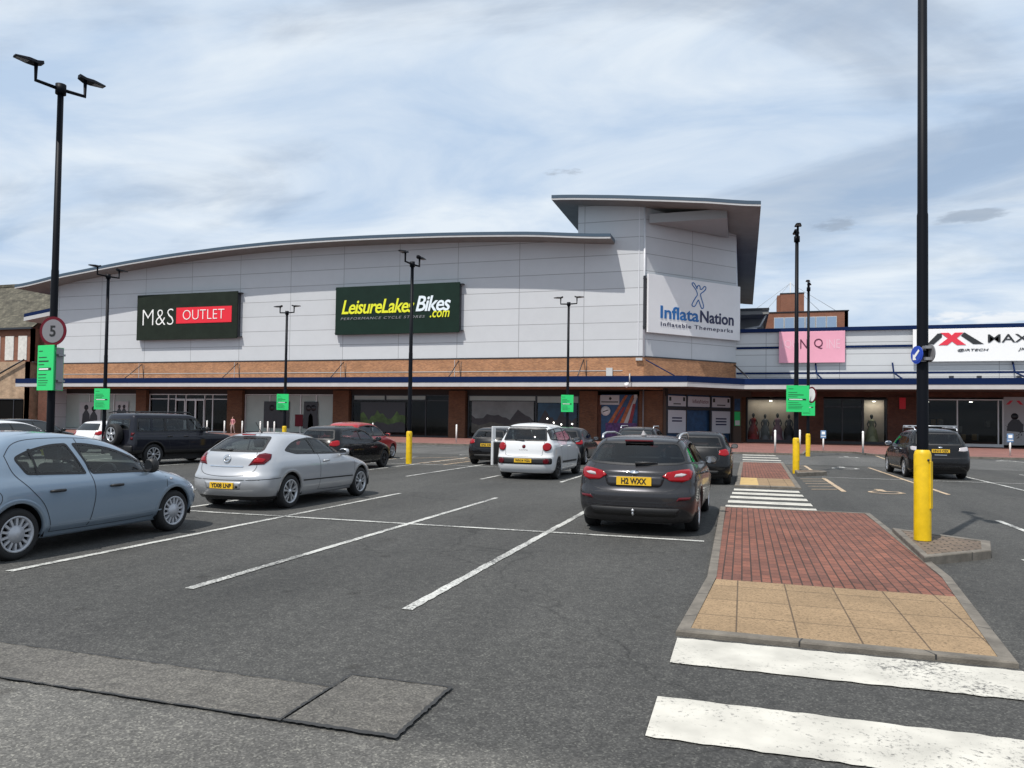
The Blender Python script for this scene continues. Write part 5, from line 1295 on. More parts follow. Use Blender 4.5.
    def finish(s, lower=None):
        V = [Vector(v) for v in s.V]; keep = [True] * len(s.F)
        cen = [sum((V[i] for i in f), Vector()) / len(f) for f in s.F]
        for proj, poly in s.cuts:
            x0 = min(p[0] for p in poly) - .1; x1 = max(p[0] for p in poly) + .1; y0 = min(p[1] for p in poly) - .1; y1 = max(p[1] for p in poly) + .1
            def pr(v):
                if proj == 'R': return (v.y, v.z) if v.x > 0.25 else None
                if proj == 'L': return (v.y, v.z) if v.x < -0.25 else None
                if proj == 'B': return (v.x, v.z) if v.y < -0.3 else None
                if proj == 'F': return (v.x, v.z) if v.y > 0.0 else None
            gone = set(); stay = set()
            for k, f in enumerate(s.F):
                if len(f) > 4 or not keep[k]: continue
                q = pr(cen[k])
                if q and x0 < q[0] < x1 and y0 < q[1] < y1 and inside(q, poly): keep[k] = False; gone.update(f)
            for k, f in enumerate(s.F):
                if keep[k]: stay.update(f)
            for i in gone & stay:
                q = pr(V[i])
                if q is None: continue
                ds, c = closest(q, poly)
                if ds < 0.09:
                    h, n_ = s.ray(proj, c.x, c.y)
                    if (h - V[i]).length < 0.2: V[i] = h
        b = MB(); mi = []
        fs = [f for k, f in enumerate(s.F) if keep[k]]; ce = [cen[k] for k in range(len(s.F)) if keep[k]]
        for f, c in zip(fs, ce): mi.append(1 if (len(f) > 4 or (lower and lower(c))) else 0)
        used = sorted({i for f in fs for i in f}); mp_ = {o_: i for i, o_ in enumerate(used)}
        b.v = [tuple(V[i]) for i in used]; b.f = [tuple(mp_[i] for i in f[::-1]) for f in fs]; b.sm = [True] * len(fs); b.mi = mi; b.uv = [[(0, 0)] * len(f) for f in fs]
        s.body = b.build('body', [s.paint + '_shell', 'plastic_black'], s.root); return s.body
def wheel(c, sgn, R_, rim, style, m_rim, width=0.2, parent=None):
    """wheel with axle along x; c centre, sgn = outward side"""
    ax = Vector((sgn, 0, 0)); w2 = width / 2
    b = MB(); b.lathe([(rim - 0.01, w2 - 0.02), (rim + 0.01, w2), (R_ - 0.03, w2 + 0.002), (R_ - 0.008, w2 - 0.02), (R_, w2 - 0.05), (R_, -w2 + 0.04), (R_ - 0.03, -w2), (rim, -w2)], c, ax, 40)
    ty = b.build('tyre', 'tyre', parent)
    b = MB(); b.lathe([(rim, -w2), (rim - 0.02, 0.0), (0.001, 0.0)], c, ax, 30); b.build('brake_disc', 'disc_dark', parent)
    b = MB(); C_ = Vector(c); n = {'cap': 14, 'five': 5, 'six': 6, 'ten': 10}[style]
    b.lathe([(rim - 0.022, w2 - 0.05), (rim - 0.018, w2 - 0.008), (rim + 0.006, w2 + 0.003), (rim + 0.008, w2 - 0.02)], c, ax, 40)
    hub = {'cap': 0.5, 'five': 0.22, 'six': 0.2, 'ten': 0.25}[style] * rim
    b.lathe([(0.001, w2 + 0.002), (hub * 0.45, w2 + 0.002), (hub * 0.5, w2 - 0.004), (hub, w2 - 0.008), (hub, w2 - 0.05)], c, ax, 30)
    for k in range(n):
        offs = (0,) if style in ('cap', 'ten', 'six') else (-0.16, 0.16)
        for oo in offs:
            an = 2 * PI * k / n + oo * 0.8 + 0.2; an2 = 2 * PI * k / n + oo * 1.5 + 0.2
            r0, r1 = hub * 0.85, rim - 0.012; hw0 = {'cap': 0.30, 'five': 0.20, 'six': 0.34, 'ten': 0.18}[style]; hw0 = r0 * hw0 if style != 'cap' else r0 * 0.15; hw1 = {'cap': 0.015, 'five': 0.024, 'six': 0.042, 'ten': 0.016}[style]
            def P_(r, a_, t_, dx_): return C_ + ax * (w2 - dx_) + Vector((0, math.cos(a_), math.sin(a_))) * r + Vector((0, -math.sin(a_), math.cos(a_))) * t_
            vs = [P_(r0, an, -hw0, 0.012), P_(r0, an, hw0, 0.012), P_(r1, an2, hw1, 0.012), P_(r1, an2, -hw1, 0.012), P_(r0, an, -hw0, 0.05), P_(r0, an, hw0, 0.05), P_(r1, an2, hw1, 0.05), P_(r1, an2, -hw1, 0.05)]
            b.add(vs, [(0, 1, 2, 3), (0, 4, 5, 1), (1, 5, 6, 2), (2, 6, 7, 3), (3, 7, 4, 0)])
    b.build('rim', m_rim, parent)
    return ty
def make_wheels(car, yf, yr, R_, rim, style, m_rim, track, ra=None, width=0.21):
    ra = ra or R_ + 0.045; S = car.S
    for y in (yf, yr):
        circ = [(y + ra * math.cos(2 * PI * k / 40), R_ + 0.01 + ra * math.sin(2 * PI * k / 40)) for k in range(40)]
        for pj in ('R', 'L'): car.cut(pj, circ)
        for sg in (1, -1):
            w_ = thing('wheel', None, None); w_.parent = car.root
            wheel((sg * (track - width / 2), y, R_), sg, R_, rim, style, m_rim, width, w_)
            b = MB(); vs = []; n = 22
            for k in range(n + 1):
                a = PI * 1.16 * k / n - 0.08 * PI
                for x in (track - 0.34, track - 0.015): vs.append((sg * x, y + (ra + 0.01) * math.cos(a), R_ + 0.01 + (ra + 0.01) * math.sin(a)))
            b.add(vs, [(2 * i, 2 * i + 1, 2 * i + 3, 2 * i + 2) for i in range(n)], smooth=True)
            m_ = n + 1; b.add([vs[2 * i] for i in range(m_)], [tuple(range(m_))]); b.build('arch_liner', 'plastic_black', car.root)
            # arch lip
            p = 'R' if sg > 0 else 'L'; inn = []; oo = []
            for k in range(31):
                a = PI * 1.10 * k / 30 - 0.05 * PI
                for r_, dst in ((ra - 0.006, inn), (ra + 0.045, oo)):
                    h, n_ = car.ray(p, y + r_ * math.cos(a), R_ + 0.01 + r_ * math.sin(a)); dst.append(h + n_ * (0.014 if dst is inn else 0.001))
            b = MB(); ins = [v - Vector((sg * 0.05, 0, 0)) for v in inn]; q = len(inn)
            b.add(inn + oo + ins, [(i, i + 1, q + i + 1, q + i) for i in range(q - 1)] + [(i + 1, i, 2 * q + i, 2 * q + i + 1) for i in range(q - 1)], smooth=True); b.build('arch_trim', car.S.get('arch', car.paint), car.root)
    b = MB(); t_ = track - 0.36; y0, y1 = S['R'][0][1] + 0.15, S['F'][0][1] - 0.15; b.box(-t_, t_, y0, y1, 0.17, 0.5); b.build('underbody', 'plastic_black', car.root)
def window(car, proj, poly, gl, see, w_=0.028, parent=None, r=0.05, name='window', trim='plastic_black', pill=None):
    pts = rpoly(poly, r)
    if see: car.cut(proj, pts)
    fo = car.band(name, proj, pts, w_, trim, parent, off=0.004, outer=0.008)
    car.patch('pane', proj, inset(pts, 0.012), gl if see else 'glass_opaque', fo, off=0.0015 if see else 0.006, cell=0.09, skirt=0.0)
    return fo
def mirror(car, y, z, x, sg, m, s_=1.0, tall=1.0):
    r = MB(); c = Vector((sg * (x + 0.05 + 0.08 / tall), y, z)); rings = [(-0.065, 0.35, 0.45), (-0.055, .8, .85), (-0.03, 1, 1), (0.02, .95, .95), (0.06, .7, .7), (0.085, .3, .3)]
    vs = []; n = 14
    for dy, a, e_ in rings:
        for k in range(n):
            t = 2 * PI * k / n; ct, st_ = math.cos(t), math.sin(t)
            vs.append(c + Vector((0.105 * s_ / tall * a * math.copysign(abs(ct) ** 0.7, ct), dy * s_ * 1.1, 0.072 * s_ * tall * e_ * math.copysign(abs(st_) ** 0.7, st_))))
    q = len(rings); fs = [(i * n + k, i * n + (k + 1) % n, (i + 1) * n + (k + 1) % n, (i + 1) * n + k) for i in range(q - 1) for k in range(n)] + [tuple(range(n - 1, -1, -1)), tuple((q - 1) * n + k for k in range(n))]
    r.add(vs, fs, smooth=True); r.tube([(sg * (x - 0.03), y + 0.03, z - 0.07), (sg * (x + 0.08), y + 0.02, z - 0.05)], 0.022, 8)
    o = r.build('door_mirror', m, car.root)
    b = MB(); b.add([c + Vector((0.09 * s_ / tall * math.cos(2 * PI * k / 16), -0.074 * s_, 0.058 * s_ * tall * math.sin(2 * PI * k / 16))) for k in range(16)], [tuple(range(16))]); b.build('mirror_glass', 'mirror_face', o)
def plate(car, z, txt, m='plate_yellow', proj='B', h=0.111, w_=0.52, x=0.0, off=0.02):
    hh, n_ = car.ray(proj, x, z); sg = -1 if proj == 'B' else 1
    y = hh.y + sg * off; t = Vector((0, n_.z * 0, 1))
    b = MB(); b.box(x - w_ / 2, x + w_ / 2, min(y, y - sg * 0.03), max(y, y - sg * 0.03), z - h / 2, z + h / 2); p = b.build('number_plate', m, car.root)
    ex = (1, 0, 0) if proj == 'B' else (-1, 0, 0); x0 = x - w_ * 0.44 if proj == 'B' else x + w_ * 0.44
    wt = w_ * (0.88 if len(txt) > 6 else 0.72); x0 = x - wt / 2 if proj == 'B' else x + wt / 2
    letters(txt, 'plate_text', p, (x0, y + sg * 0.001, z - h * 0.36), ex, (0, 0, 1), wt, h * 0.72, bold=0.035, depth=0.002)
    return p
def seats(car, yf, yr, z=0.52, xs=0.37, steer=True, dash=None):
    for x in (-xs, xs):
        st = MB(); st.box(x - 0.24, x + 0.24, yf - 0.25, yf + 0.25, z - 0.18, z)
        st.frame((x, yf - 0.27, z), (1, 0, 0), (0, .96, .28), (0, -.28, .96), -0.23, 0.23, -0.06, 0.07, -0.05, 0.58)
        st.frame((x, yf - 0.27, z), (1, 0, 0), (0, .96, .28), (0, -.28, .96), -0.12, 0.12, -0.03, 0.06, 0.63, 0.80); st.build('seat', 'seat_cloth', car.root, bevel=0.04)
    st = MB(); st.box(-0.6, 0.6, yr - 0.2, yr + 0.25, z - 0.15, z + 0.02); st.frame((0, yr - 0.25, z), (1, 0, 0), (0, .95, .3), (0, -.3, .95), -0.6, 0.6, -0.06, 0.07, -0.05, 0.52)
    for x in (-0.35, 0.35): st.frame((x, yr - 0.25, z), (1, 0, 0), (0, .95, .3), (0, -.3, .95), -0.11, 0.11, -0.03, 0.05, 0.54, 0.68)
    st.build('rear_bench', 'seat_cloth', car.root, bevel=0.04)
    if dash:
        b = MB(); b.box(-0.66, 0.66, dash, dash + 0.35, z + 0.05, z + 0.36); b.build('dashboard', 'plastic_black', car.root, bevel=0.06)
        n = 20; c = Vector((xs, dash - 0.16, z + 0.34)); e1 = Vector((1, 0, 0)); e2 = Vector((0, 0.4, 0.92))
        b = MB(); b.tube([c + e1 * 0.185 * math.cos(2 * PI * k / n) + e2 * 0.185 * math.sin(2 * PI * k / n) for k in range(n + 1)], 0.016, 6, cap=False); b.tube([c, (xs, dash + 0.05, z + 0.25)], 0.03, 6)
        b.tube([c - e1 * 0.18, c + e1 * 0.18], 0.02, 6); b.build('steering_wheel', 'plastic_black', car.root)
def handle(car, pj, y, z, m, ln=0.2):
    h, n_ = car.ray(pj, y, z); h2, _ = car.ray(pj, y + ln / 2, z); h1, _ = car.ray(pj, y - ln / 2, z)
    b = MB(); b.tube([h1 + n_ * 0.0, h1.lerp(h, .3) + n_ * 0.035, h + n_ * 0.042, h2.lerp(h, .3) + n_ * 0.035, h2], [0.012, 0.018, 0.02, 0.018, 0.012], 8); b.build('door_handle', m, car.root)
def place(car, x, y, rot=0.0, z=0.0):
    car.root.location = (x, y, z); car.root.rotation_euler = (0, 0, math.radians(rot))

# ---- shape tables (z -> y at nose and tail; z -> half width)
def hatch(L, H, W_, paint_, hood=0.95, tail='hatch', **kw):
    """generic small/medium hatchback in proportions; L, H, W are overall length, height, half width"""
    a = L / 2; k = H / 1.47
    F = [(.2, a - .16), (.34, a - .03), (.5, a), (.62, a - .02), (.72, a - .1), (.80, a - .28), (.88, a - .58), (.95 * 1, a - .9), (1.0, a - 1.04), (1.1, a - 1.22), (1.2, a - 1.42), (1.3, a - 1.66), (1.38, a - 1.92), (1.44, a - 2.24), (1.475, a - 2.6), (1.488, a - 2.75)]
    R = [(.2, -a + .14), (.35, -a + .03), (.5, -a), (.68, -a + .02), (.80, -a + .06), (.93, -a + .12), (1.08, -a + .22), (1.24, -a + .34), (1.36, -a + .46), (1.42, -a + .58), (1.46, -a + .85), (1.488, -a + 1.3)]
    Wt = [(.2, W_ - .09), (.3, W_ - .03), (.45, W_ - .004), (.6, W_), (.78, W_ - .01), (.9, W_ - .03), (.97, W_ - .065), (1.1, W_ - .115), (1.25, W_ - .18), (1.36, W_ - .24), (1.42, W_ - .30), (1.46, W_ - .42), (1.482, W_ - .64), (1.488, 0)]
    sc = lambda T: [(z if z < .9 else .9 + (z - .9) * (H - .9) / (1.488 - .9), v) for z, v in T]
    return dict(F=sc(F), R=sc(R), W=sc(Wt), L=L, af=[(.2, .5), (.6, .55), (.9, .75), (1.2, .45), (1.5, .35)], ar=[(.2, .35), (.8, .42), (1.1, .36), (1.5, .3)], paint=paint_, kf=.05, kr=.04, **kw)

# ================= light blue five-door hatchback (nearest) =================
paint('paint_lightblue', (0.235, 0.305, 0.385), 0.35, 0.30)
S = dict(L=4.0, paint='paint_lightblue', kf=.05, kr=.05, pf=2.4, pr=2.6,
    F=[(.2, 1.82), (.33, 1.95), (.48, 1.98), (.6, 1.95), (.7, 1.86), (.78, 1.70), (.85, 1.48), (.92, 1.22), (.97, 1.06), (1.05, .92), (1.15, .74), (1.25, .53), (1.34, .28), (1.40, .03), (1.45, -.35), (1.47, -.6), (1.48, -.75)],
    R=[(.2, -1.86), (.33, -1.96), (.5, -1.99), (.68, -1.96), (.82, -1.93), (.95, -1.88), (1.1, -1.80), (1.25, -1.70), (1.36, -1.58), (1.42, -1.46), (1.46, -1.25), (1.48, -.85)],
    W=[(.2, .775), (.26, .80), (.33, .845), (.45, .862), (.6, .868), (.74, .862), (.83, .85), (.9, .825), (.95, .80), (1.1, .75), (1.22, .70), (1.32, .65), (1.38, .605), (1.42, .555), (1.455, .44), (1.474, .25), (1.48, 0)],
    af=[(.2, .55), (.6, .62), (.9, .85), (1.2, .5), (1.5, .4)], ar=[(.2, .4), (.8, .45), (1.1, .4), (1.5, .35)])
c = Car(S, 'parked_car', 'light blue five-door hatchback cut off by the left edge, nearest the camera', 'car', 'parked cars')
make_wheels(c, 1.17, -1.34, 0.30, 0.205, 'cap', 'hubcap_silver', 0.845, ra=0.35)
fw = [(1.0, .90, .03), (.50, 1.10, .12), (.12, 1.245, .2), (-.28, 1.315, .1), (-.47, 1.32, .03), (-.28, .935, .03)]
rw = [(-.56, 1.32, .03), (-.80, 1.315, .15), (-1.12, 1.25, .12), (-1.32, 1.17, .06), (-1.19, .975, .04), (-.37, .94, .03)]
for pj in ('R', 'L'):
    w1 = window(c, pj, fw, 'car_glass', True, 0.022); w2 = window(c, pj, rw, 'car_glass', True, 0.022)
    c.line(pj, [(-1.10, 1.27), (-1.05, .96)], 0.035, 'plastic_black', 'quarter_bar', w2, 0.007)
    c.line(pj, [(.68, 1.03), (.62, .915)], 0.03, 'plastic_black', 'quarter_bar', w1, 0.007)
    c.line(pj, [(.98, .89), (1.0, .6), (.93, .30)], 0.009); c.line(pj, [(-.40, 1.38), (-.37, 1.15), (-.31, .93), (-.27, .7), (-.31, .45), (-.36, .28)], 0.01)
    c.line(pj, [(-1.42, 1.20), (-1.36, 1.0), (-1.18, .80), (-1.02, .62), (-.93, .42), (-.90, .27)], 0.009)
    c.line(pj, [(-1.42, 1.20), (-1.28, 1.33), (-1.0, 1.385), (-.4, 1.39), (.05, 1.34), (.5, 1.19), (.98, .96), (1.05, .89)], 0.008)
    c.line(pj, [(-.90, .27), (-.3, .265), (.35, .27), (.93, .29)], 0.008)
    c.line(pj, [(-.92, .345), (0, .34), (.9, .35)], 0.018, 'paint_lightblue', 'sill_crease', None, 0.008)
    handle(c, pj, .07, .76, 'plastic_black', .21); handle(c, pj, -.83, .76, 'plastic_black', .21)
c.patch('side_repeater', 'R', rpoly([(1.06, .765), (1.12, .765), (1.12, .79), (1.06, .79)], .01), 'light_clear', cell=.05)
c.line('R', [(-1.62 + .085 * math.cos(k * PI / 8), .73 + .085 * math.sin(k * PI / 8)) for k in range(17)], 0.008, name='fuel_flap')
window(c, 'F', [(-.62, .985, .06), (-.50, 1.36, .06), (.50, 1.36, .06), (.62, .985, .06)], 'car_glass', True, 0.04, name='windscreen')
window(c, 'B', [(-.60, 1.0, .06), (-.48, 1.34, .06), (.48, 1.34, .06), (.60, 1.0, .06)], 'car_glass_dark', True, 0.035, name='rear_window')
for pj in ('FR', 'FL'): c.patch('headlight', pj, rpoly([(14, .60), (20, .72), (48, .80), (78, .83), (84, .80), (60, .68), (35, .60)], .02), 'light_clear', cell=.04, off=.006)
for pj in ('BR', 'BL'): c.patch('tail_light', pj, rpoly([(38, .78), (40, 1.12), (52, 1.18), (62, 1.0), (66, .78)], .03), 'light_red', cell=.05)
c.patch('grille', 'F', rpoly([(-.45, .30), (.45, .30), (.5, .45), (-.5, .45)], .04), 'plastic_black')
mirror(c, .66, .99, .78, 1, 'plastic_black', 1.05, 1.35); mirror(c, .66, .99, .78, -1, 'plastic_black', 1.05, 1.35)
plate(c, .50, 'EK58 OZM'); seats(c, -.02, -.95, .50, .36, True, .52)
b = MB(); b.frame((-.37, .07, 1.20), (1, 0, 0), (0, 1, 0), (0, 0, 1), -.07, .07, -.01, .01, -.08, .08); b.frame((-.37, .07, 1.20), (.7, 0, .7), (0, 1, 0), (-.7, 0, .7), -.075, .075, -.012, .012, -.075, .075)
b.build('window_card', 'tag_yellow', c.root)
c.finish(); place(c, -8.83, 7.90, 0.5)

# ================= silver three-door coupe hatch =================
paint('paint_silver', (0.44, 0.45, 0.47), 0.45, 0.30)
S = dict(L=4.29, paint='paint_silver', kf=.06, kr=.055, pf=2.4, pr=2.8,
    F=[(.2, 1.95), (.33, 2.08), (.48, 2.14), (.6, 2.11), (.7, 2.0), (.78, 1.80), (.86, 1.5), (.93, 1.18), (.99, .95), (1.08, .72), (1.18, .45), (1.28, .15), (1.35, -.1), (1.39, -.35), (1.405, -.5), (1.41, -.6)],
    R=[(.2, -2.0), (.33, -2.10), (.48, -2.145), (.60, -2.14), (.70, -2.08), (.80, -2.04), (.95, -2.0), (1.03, -1.94), (1.12, -1.80), (1.22, -1.62), (1.31, -1.44), (1.365, -1.28), (1.395, -1.05), (1.41, -.75)],
    W=[(.2, .80), (.3, .85), (.42, .885), (.58, .895), (.75, .89), (.86, .87), (.94, .835), (1.0, .80), (1.1, .745), (1.2, .69), (1.28, .64), (1.33, .585), (1.37, .49), (1.395, .34), (1.408, .16), (1.41, 0)],
    af=[(.2, .6), (.6, .7), (.9, .9), (1.2, .5), (1.5, .4)], ar=[(.2, .42), (.7, .5), (1.0, .5), (1.2, .42), (1.5, .35)])
c = Car(S, 'parked_car', 'silver three-door hatchback seen from behind, diagonally right of the light blue car', 'car', 'parked cars')
make_wheels(c, 1.30, -1.30, 0.315, 0.215, 'five', 'rim_silver', 0.875, ra=0.365)
for pj in ('R', 'L'):
    wf = window(c, pj, [(-1.35, 1.075, .05), (-1.15, 1.18, .12), (-.85, 1.265, .2), (-.42, 1.30, .1), (-.02, 1.275, .15), (.42, 1.13, .1), (.78, .965, .03), (-.2, .985, .03), (-1.05, 1.01, .05)], 'car_glass_dark', True, 0.02)
    c.line(pj, [(-.52, 1.30), (-.40, .99)], 0.04, 'plastic_black', 'door_pillar', wf, 0.007)
    c.line(pj, [(-.42, 1.34), (-.36, 1.1), (-.33, .8), (-.34, .45), (-.36, .28)], 0.01); c.line(pj, [(.98, .93), (1.0, .7), (.96, .45), (.9, .28)], 0.01); c.line(pj, [(-.36, .28), (.3, .27), (.9, .28)], .008)
    c.line(pj, [(-.92, .50), (0, .49), (.92, .48)], 0.025, 'plastic_black', 'rubbing_strip', None, 0.007); c.line(pj, [(-.92, .525), (0, .515), (.92, .505)], 0.014, 'paint_silver', 'crease', None, 0.01)
    handle(c, pj, -.12, .84, 'paint_silver', .2)
window(c, 'B', [(-.60, 1.06, .08), (-.46, 1.325, .07), (.46, 1.325, .07), (.60, 1.06, .08)], 'car_glass', True, 0.03, name='rear_window')
window(c, 'F', [(-.62, .975, .06), (-.48, 1.31, .06), (.48, 1.31, .06), (.62, .975, .06)], 'car_glass', True, 0.04, name='windscreen')
for pj in ('BR', 'BL'):
    tl = c.patch('tail_light', pj, rpoly([(14, .815), (24, .83), (50, .84), (66, .93), (74, 1.02), (58, 1.04), (40, 1.02), (27, .95)], .02), 'light_red_dark', cell=.04, off=.008)
    c.patch('reflector', pj, rpoly([(24, .86), (48, .865), (56, .93), (36, .96), (28, .92)], .02), 'light_red', tl, off=.011, cell=.04)
for pj in ('FR', 'FL'): c.patch('headlight', pj, rpoly([(14, .60), (20, .70), (48, .78), (76, .83), (80, .79), (60, .67), (35, .60)], .02), 'light_clear', cell=.04, off=.006)
c.line('B', [(-.52, 1.05), (-.60, .80), (-.46, .66), (0, .62), (.46, .66), (.60, .80), (.52, 1.05)], .010)
c.line('B', [(-.36, .80), (0, .795), (.36, .80)], .022, 'chrome', 'boot_handle', None, .012)
c.line('B', [(-.70, .565), (0, .555), (.70, .565)], .012)
for pj in ('BR', 'BL'): c.line(pj, [(20, .56), (50, .575), (88, .59)], .012, smooth=False)
c.patch('plate_recess', 'B', rpoly([(-.36, .385), (-.40, .53), (.40, .53), (.36, .385)], .03), 'paint_silver', off=.002)
plate(c, .455, 'YD08 LNP', w_=.50, off=.025)
hh, n_ = c.ray('B', 0, .93)
b = MB(); b.lathe([(.052, .018), (.066, .024), (.078, .018), (.066, .008), (.052, .018)], hh, n_, 24); b.tube([hh + Vector((-.06, -.02, -.01)), hh + Vector((0, -.025, .015)), hh + Vector((.06, -.02, -.005))], .009, 6); b.build('badge', 'chrome', c.root)
b = MB(); h1, _ = c.ray('B', -.02, 1.08); h2, _ = c.ray('B', -.30, 1.10); b.tube([h1 + Vector((0, -.03, 0)), h2 + Vector((0, -.02, 0))], .012, 6); b.lathe([(.03, 0), (.025, .04), (.001, .045)], h1, (0, -1, .4), 10); b.build('rear_wiper', 'plastic_black', c.root)
b = MB(); b.box(-.14, .14, -1.44, -1.38, 1.348, 1.372); b.build('brake_light', 'light_red', c.root, bevel=.008)
b = MB(); b.tube([(0, -1.05, 1.40), (0, -1.22, 1.60)], .006, 6); b.tube([(0, -1.02, 1.39), (0, -1.06, 1.42)], .015, 8); b.build('aerial', 'plastic_black', c.root)
h, n_ = c.ray('B', .30, .44); b = MB(); b.lathe([(.001, .006), (.025, .006), (.025, 0)], h, n_, 12); b.build('towing_cap', 'plastic_black', c.root)
mirror(c, .50, 1.0, .80, 1, 'paint_silver'); mirror(c, .50, 1.0, .80, -1, 'paint_silver')
seats(c, -.15, -1.05, .48, .37, True, .45)
c.finish(lambda p: p.z < .27 and p.y < -1.7); place(c, -8.94, 13.50, -1.0)

# ================= dark grey estate =================
paint('paint_gunmetal', (0.036, 0.036, 0.040), 0.5, 0.26)
S = dict(L=4.87, paint='paint_gunmetal', kf=.06, kr=.07, pf=2.4, pr=2.7,
    F=[(.2, 2.25), (.33, 2.38), (.48, 2.43), (.6, 2.41), (.7, 2.32), (.78, 2.12), (.86, 1.8), (.93, 1.45), (.99, 1.2), (1.08, .98), (1.18, .72), (1.28, .42), (1.38, .08), (1.45, -.3), (1.485, -.7), (1.50, -1.0)],
    R=[(.2, -2.28), (.33, -2.38), (.45, -2.43), (.60, -2.435), (.66, -2.42), (.72, -2.38), (.85, -2.36), (.94, -2.34), (1.03, -2.26), (1.13, -2.15), (1.25, -2.0), (1.36, -1.86), (1.42, -1.78), (1.455, -1.65), (1.485, -1.35), (1.50, -1.05)],
    W=[(.2, .83), (.3, .88), (.45, .915), (.62, .925), (.8, .92), (.92, .90), (1.0, .865), (1.1, .81), (1.22, .755), (1.32, .71), (1.39, .665), (1.43, .61), (1.465, .49), (1.49, .26), (1.50, 0)],
    af=[(.2, .6), (.6, .7), (.9, .9), (1.2, .5), (1.5, .4)], ar=[(.2, .40), (.7, .45), (1.0, .42), (1.2, .34), (1.5, .3)])
c = Car(S, 'parked_car', 'dark grey estate car seen from behind with plate H2 WXX, beside the walkway island', 'car', 'parked cars')
make_wheels(c, 1.42, -1.43, 0.335, 0.225, 'five', 'rim_silver', 0.895, ra=0.38)
for pj in ('R', 'L'):
    wf = window(c, pj, [(-2.02, 1.09, .04), (-1.72, 1.31, .10), (-1.0, 1.385, .2), (-.3, 1.385, .2), (.2, 1.27, .2), (.92, .985, .03), (-.2, 1.0, .03)], 'car_glass_dark', True, 0.022)
    for a_, b__ in (((-.42, 1.385), (-.35, 1.0)), ((-1.36, 1.37), (-1.30, 1.02))): c.line(pj, [a_, b__], 0.05, 'plastic_black', 'door_pillar', wf, 0.007)
    c.line(pj, [(-.38, 1.42), (-.34, 1.0), (-.32, .6), (-.36, .28)], .009); c.line(pj, [(-1.38, 1.41), (-1.30, 1.0), (-1.12, .75), (-.98, .5), (-.95, .28)], .009); c.line(pj, [(1.05, .96), (1.08, .6), (1.0, .28)], .009)
    handle(c, pj, -.15, .86, 'paint_gunmetal', .2); handle(c, pj, -1.12, .90, 'paint_gunmetal', .2)
    sg = 1 if pj == 'R' else -1
    b = MB(); b.tube([(sg * .60, -1.72, 1.435), (sg * .61, -1.62, 1.50), (sg * .62, -1.3, 1.525), (sg * .62, -.5, 1.525), (sg * .60, .0, 1.47), (sg * .59, .08, 1.42)], .018, 8); b.build('roof_rail', 'rim_silver', c.root)
window(c, 'B', [(-.69, 1.075, .08), (-.75, 1.12, .05), (-.60, 1.385, .08), (.60, 1.385, .08), (.75, 1.12, .05), (.69, 1.075, .08), (0, 1.045, .3)], 'car_glass_dark', True, 0.022, name='rear_window')
window(c, 'F', [(-.68, 1.0, .06), (-.54, 1.38, .06), (.54, 1.38, .06), (.68, 1.0, .06)], 'car_glass_dark', True, 0.04, name='windscreen')
for pj in ('BR', 'BL'):
    tl = c.patch('tail_light', pj, rpoly([(8, .90), (18, .955), (45, .99), (66, 1.005), (72, .965), (60, .86), (44, .815), (24, .825)], .02), 'light_red', cell=.04, off=.010)
    c.patch('lens', pj, rpoly([(30, .89), (44, .895), (54, .93), (44, .945), (33, .93)], .015), 'light_clear', tl, off=.013, cell=.04)
    c.patch('fog_light', pj, rpoly([(30, .545), (52, .56), (56, .60), (34, .595)], .01), 'light_red_dark', off=.006, cell=.05)
for pj in ('FR', 'FL'): c.patch('headlight', pj, rpoly([(14, .62), (20, .70), (48, .78), (72, .82), (76, .79), (60, .70), (35, .62)], .02), 'light_clear', cell=.04, off=.006)
c.line('B', [(-.62, 1.06), (-.70, .86), (-.56, .70), (0, .665), (.56, .70), (.70, .86), (.62, 1.06)], .010)
c.line('B', [(-.56, .925), (0, .935), (.56, .925)], .008)
c.patch('boot_recess', 'B', rpoly([(-.40, .735), (-.46, .905), (.46, .905), (.40, .735)], .06), 'paint_gunmetal', off=.003)
c.line('B', [(-.74, .655), (0, .645), (.74, .655)], .010); c.line('B', [(-.66, .605), (-.50, .52), (0, .515), (.50, .52), (.66, .605)], .016)
c.line('B', [(-.74, .475), (0, .46), (.74, .475)], .012, off=.004)
c.patch('bumper_insert', 'B', rpoly([(-.62, .30), (-.68, .43), (.68, .43), (.62, .30)], .04), 'plastic_black', off=.004)
hh, n_ = c.ray('B', 0, .955); b = MB(); b.lathe([(.001, .012), (.06, .010), (.07, .0)], hh, n_, 24, sx=1.0)
b.v = [tuple(hh + Vector(((Vector(v) - hh).x, (Vector(v) - hh).y, (Vector(v) - hh).z * .42))) for v in b.v]; b.build('badge', 'chrome', c.root)
plate(c, .82, 'H2 WXX', h=.125, off=.03)
b = MB(); h1, _ = c.ray('B', .0, 1.07); h2, _ = c.ray('B', .33, 1.085); b.tube([h1 + Vector((0, -.04, .01)), h1.lerp(h2, .5) + Vector((0, -.045, .012)), h2 + Vector((0, -.025, 0))], [.026, .02, .008], 6); b.build('rear_wiper', 'plastic_black', c.root)
b = MB(); b.box(-.22, .22, -1.875, -1.82, 1.398, 1.424); b.build('brake_light', 'light_red_dark', c.root, bevel=.008)
b = MB(); b.tube([(0, -2.40, .33), (0, -2.47, .33), (0, -2.47, .37)], .014, 8); b.lathe([(.001, .37), (.022, .38), (.024, .40), (.001, .418)], (0, -2.47, 0)); b.build('tow_ball', 'rim_silver', c.root)
b = MB(); b.add([(-.04, -1.25, 1.50), (.04, -1.25, 1.50), (.008, -1.38, 1.565), (-.008, -1.38, 1.565), (.03, -1.42, 1.49), (-.03, -1.42, 1.49)], [(0, 1, 2, 3), (1, 4, 2), (5, 0, 3), (3, 2, 4, 5)]); b.build('aerial', 'paint_gunmetal', c.root)
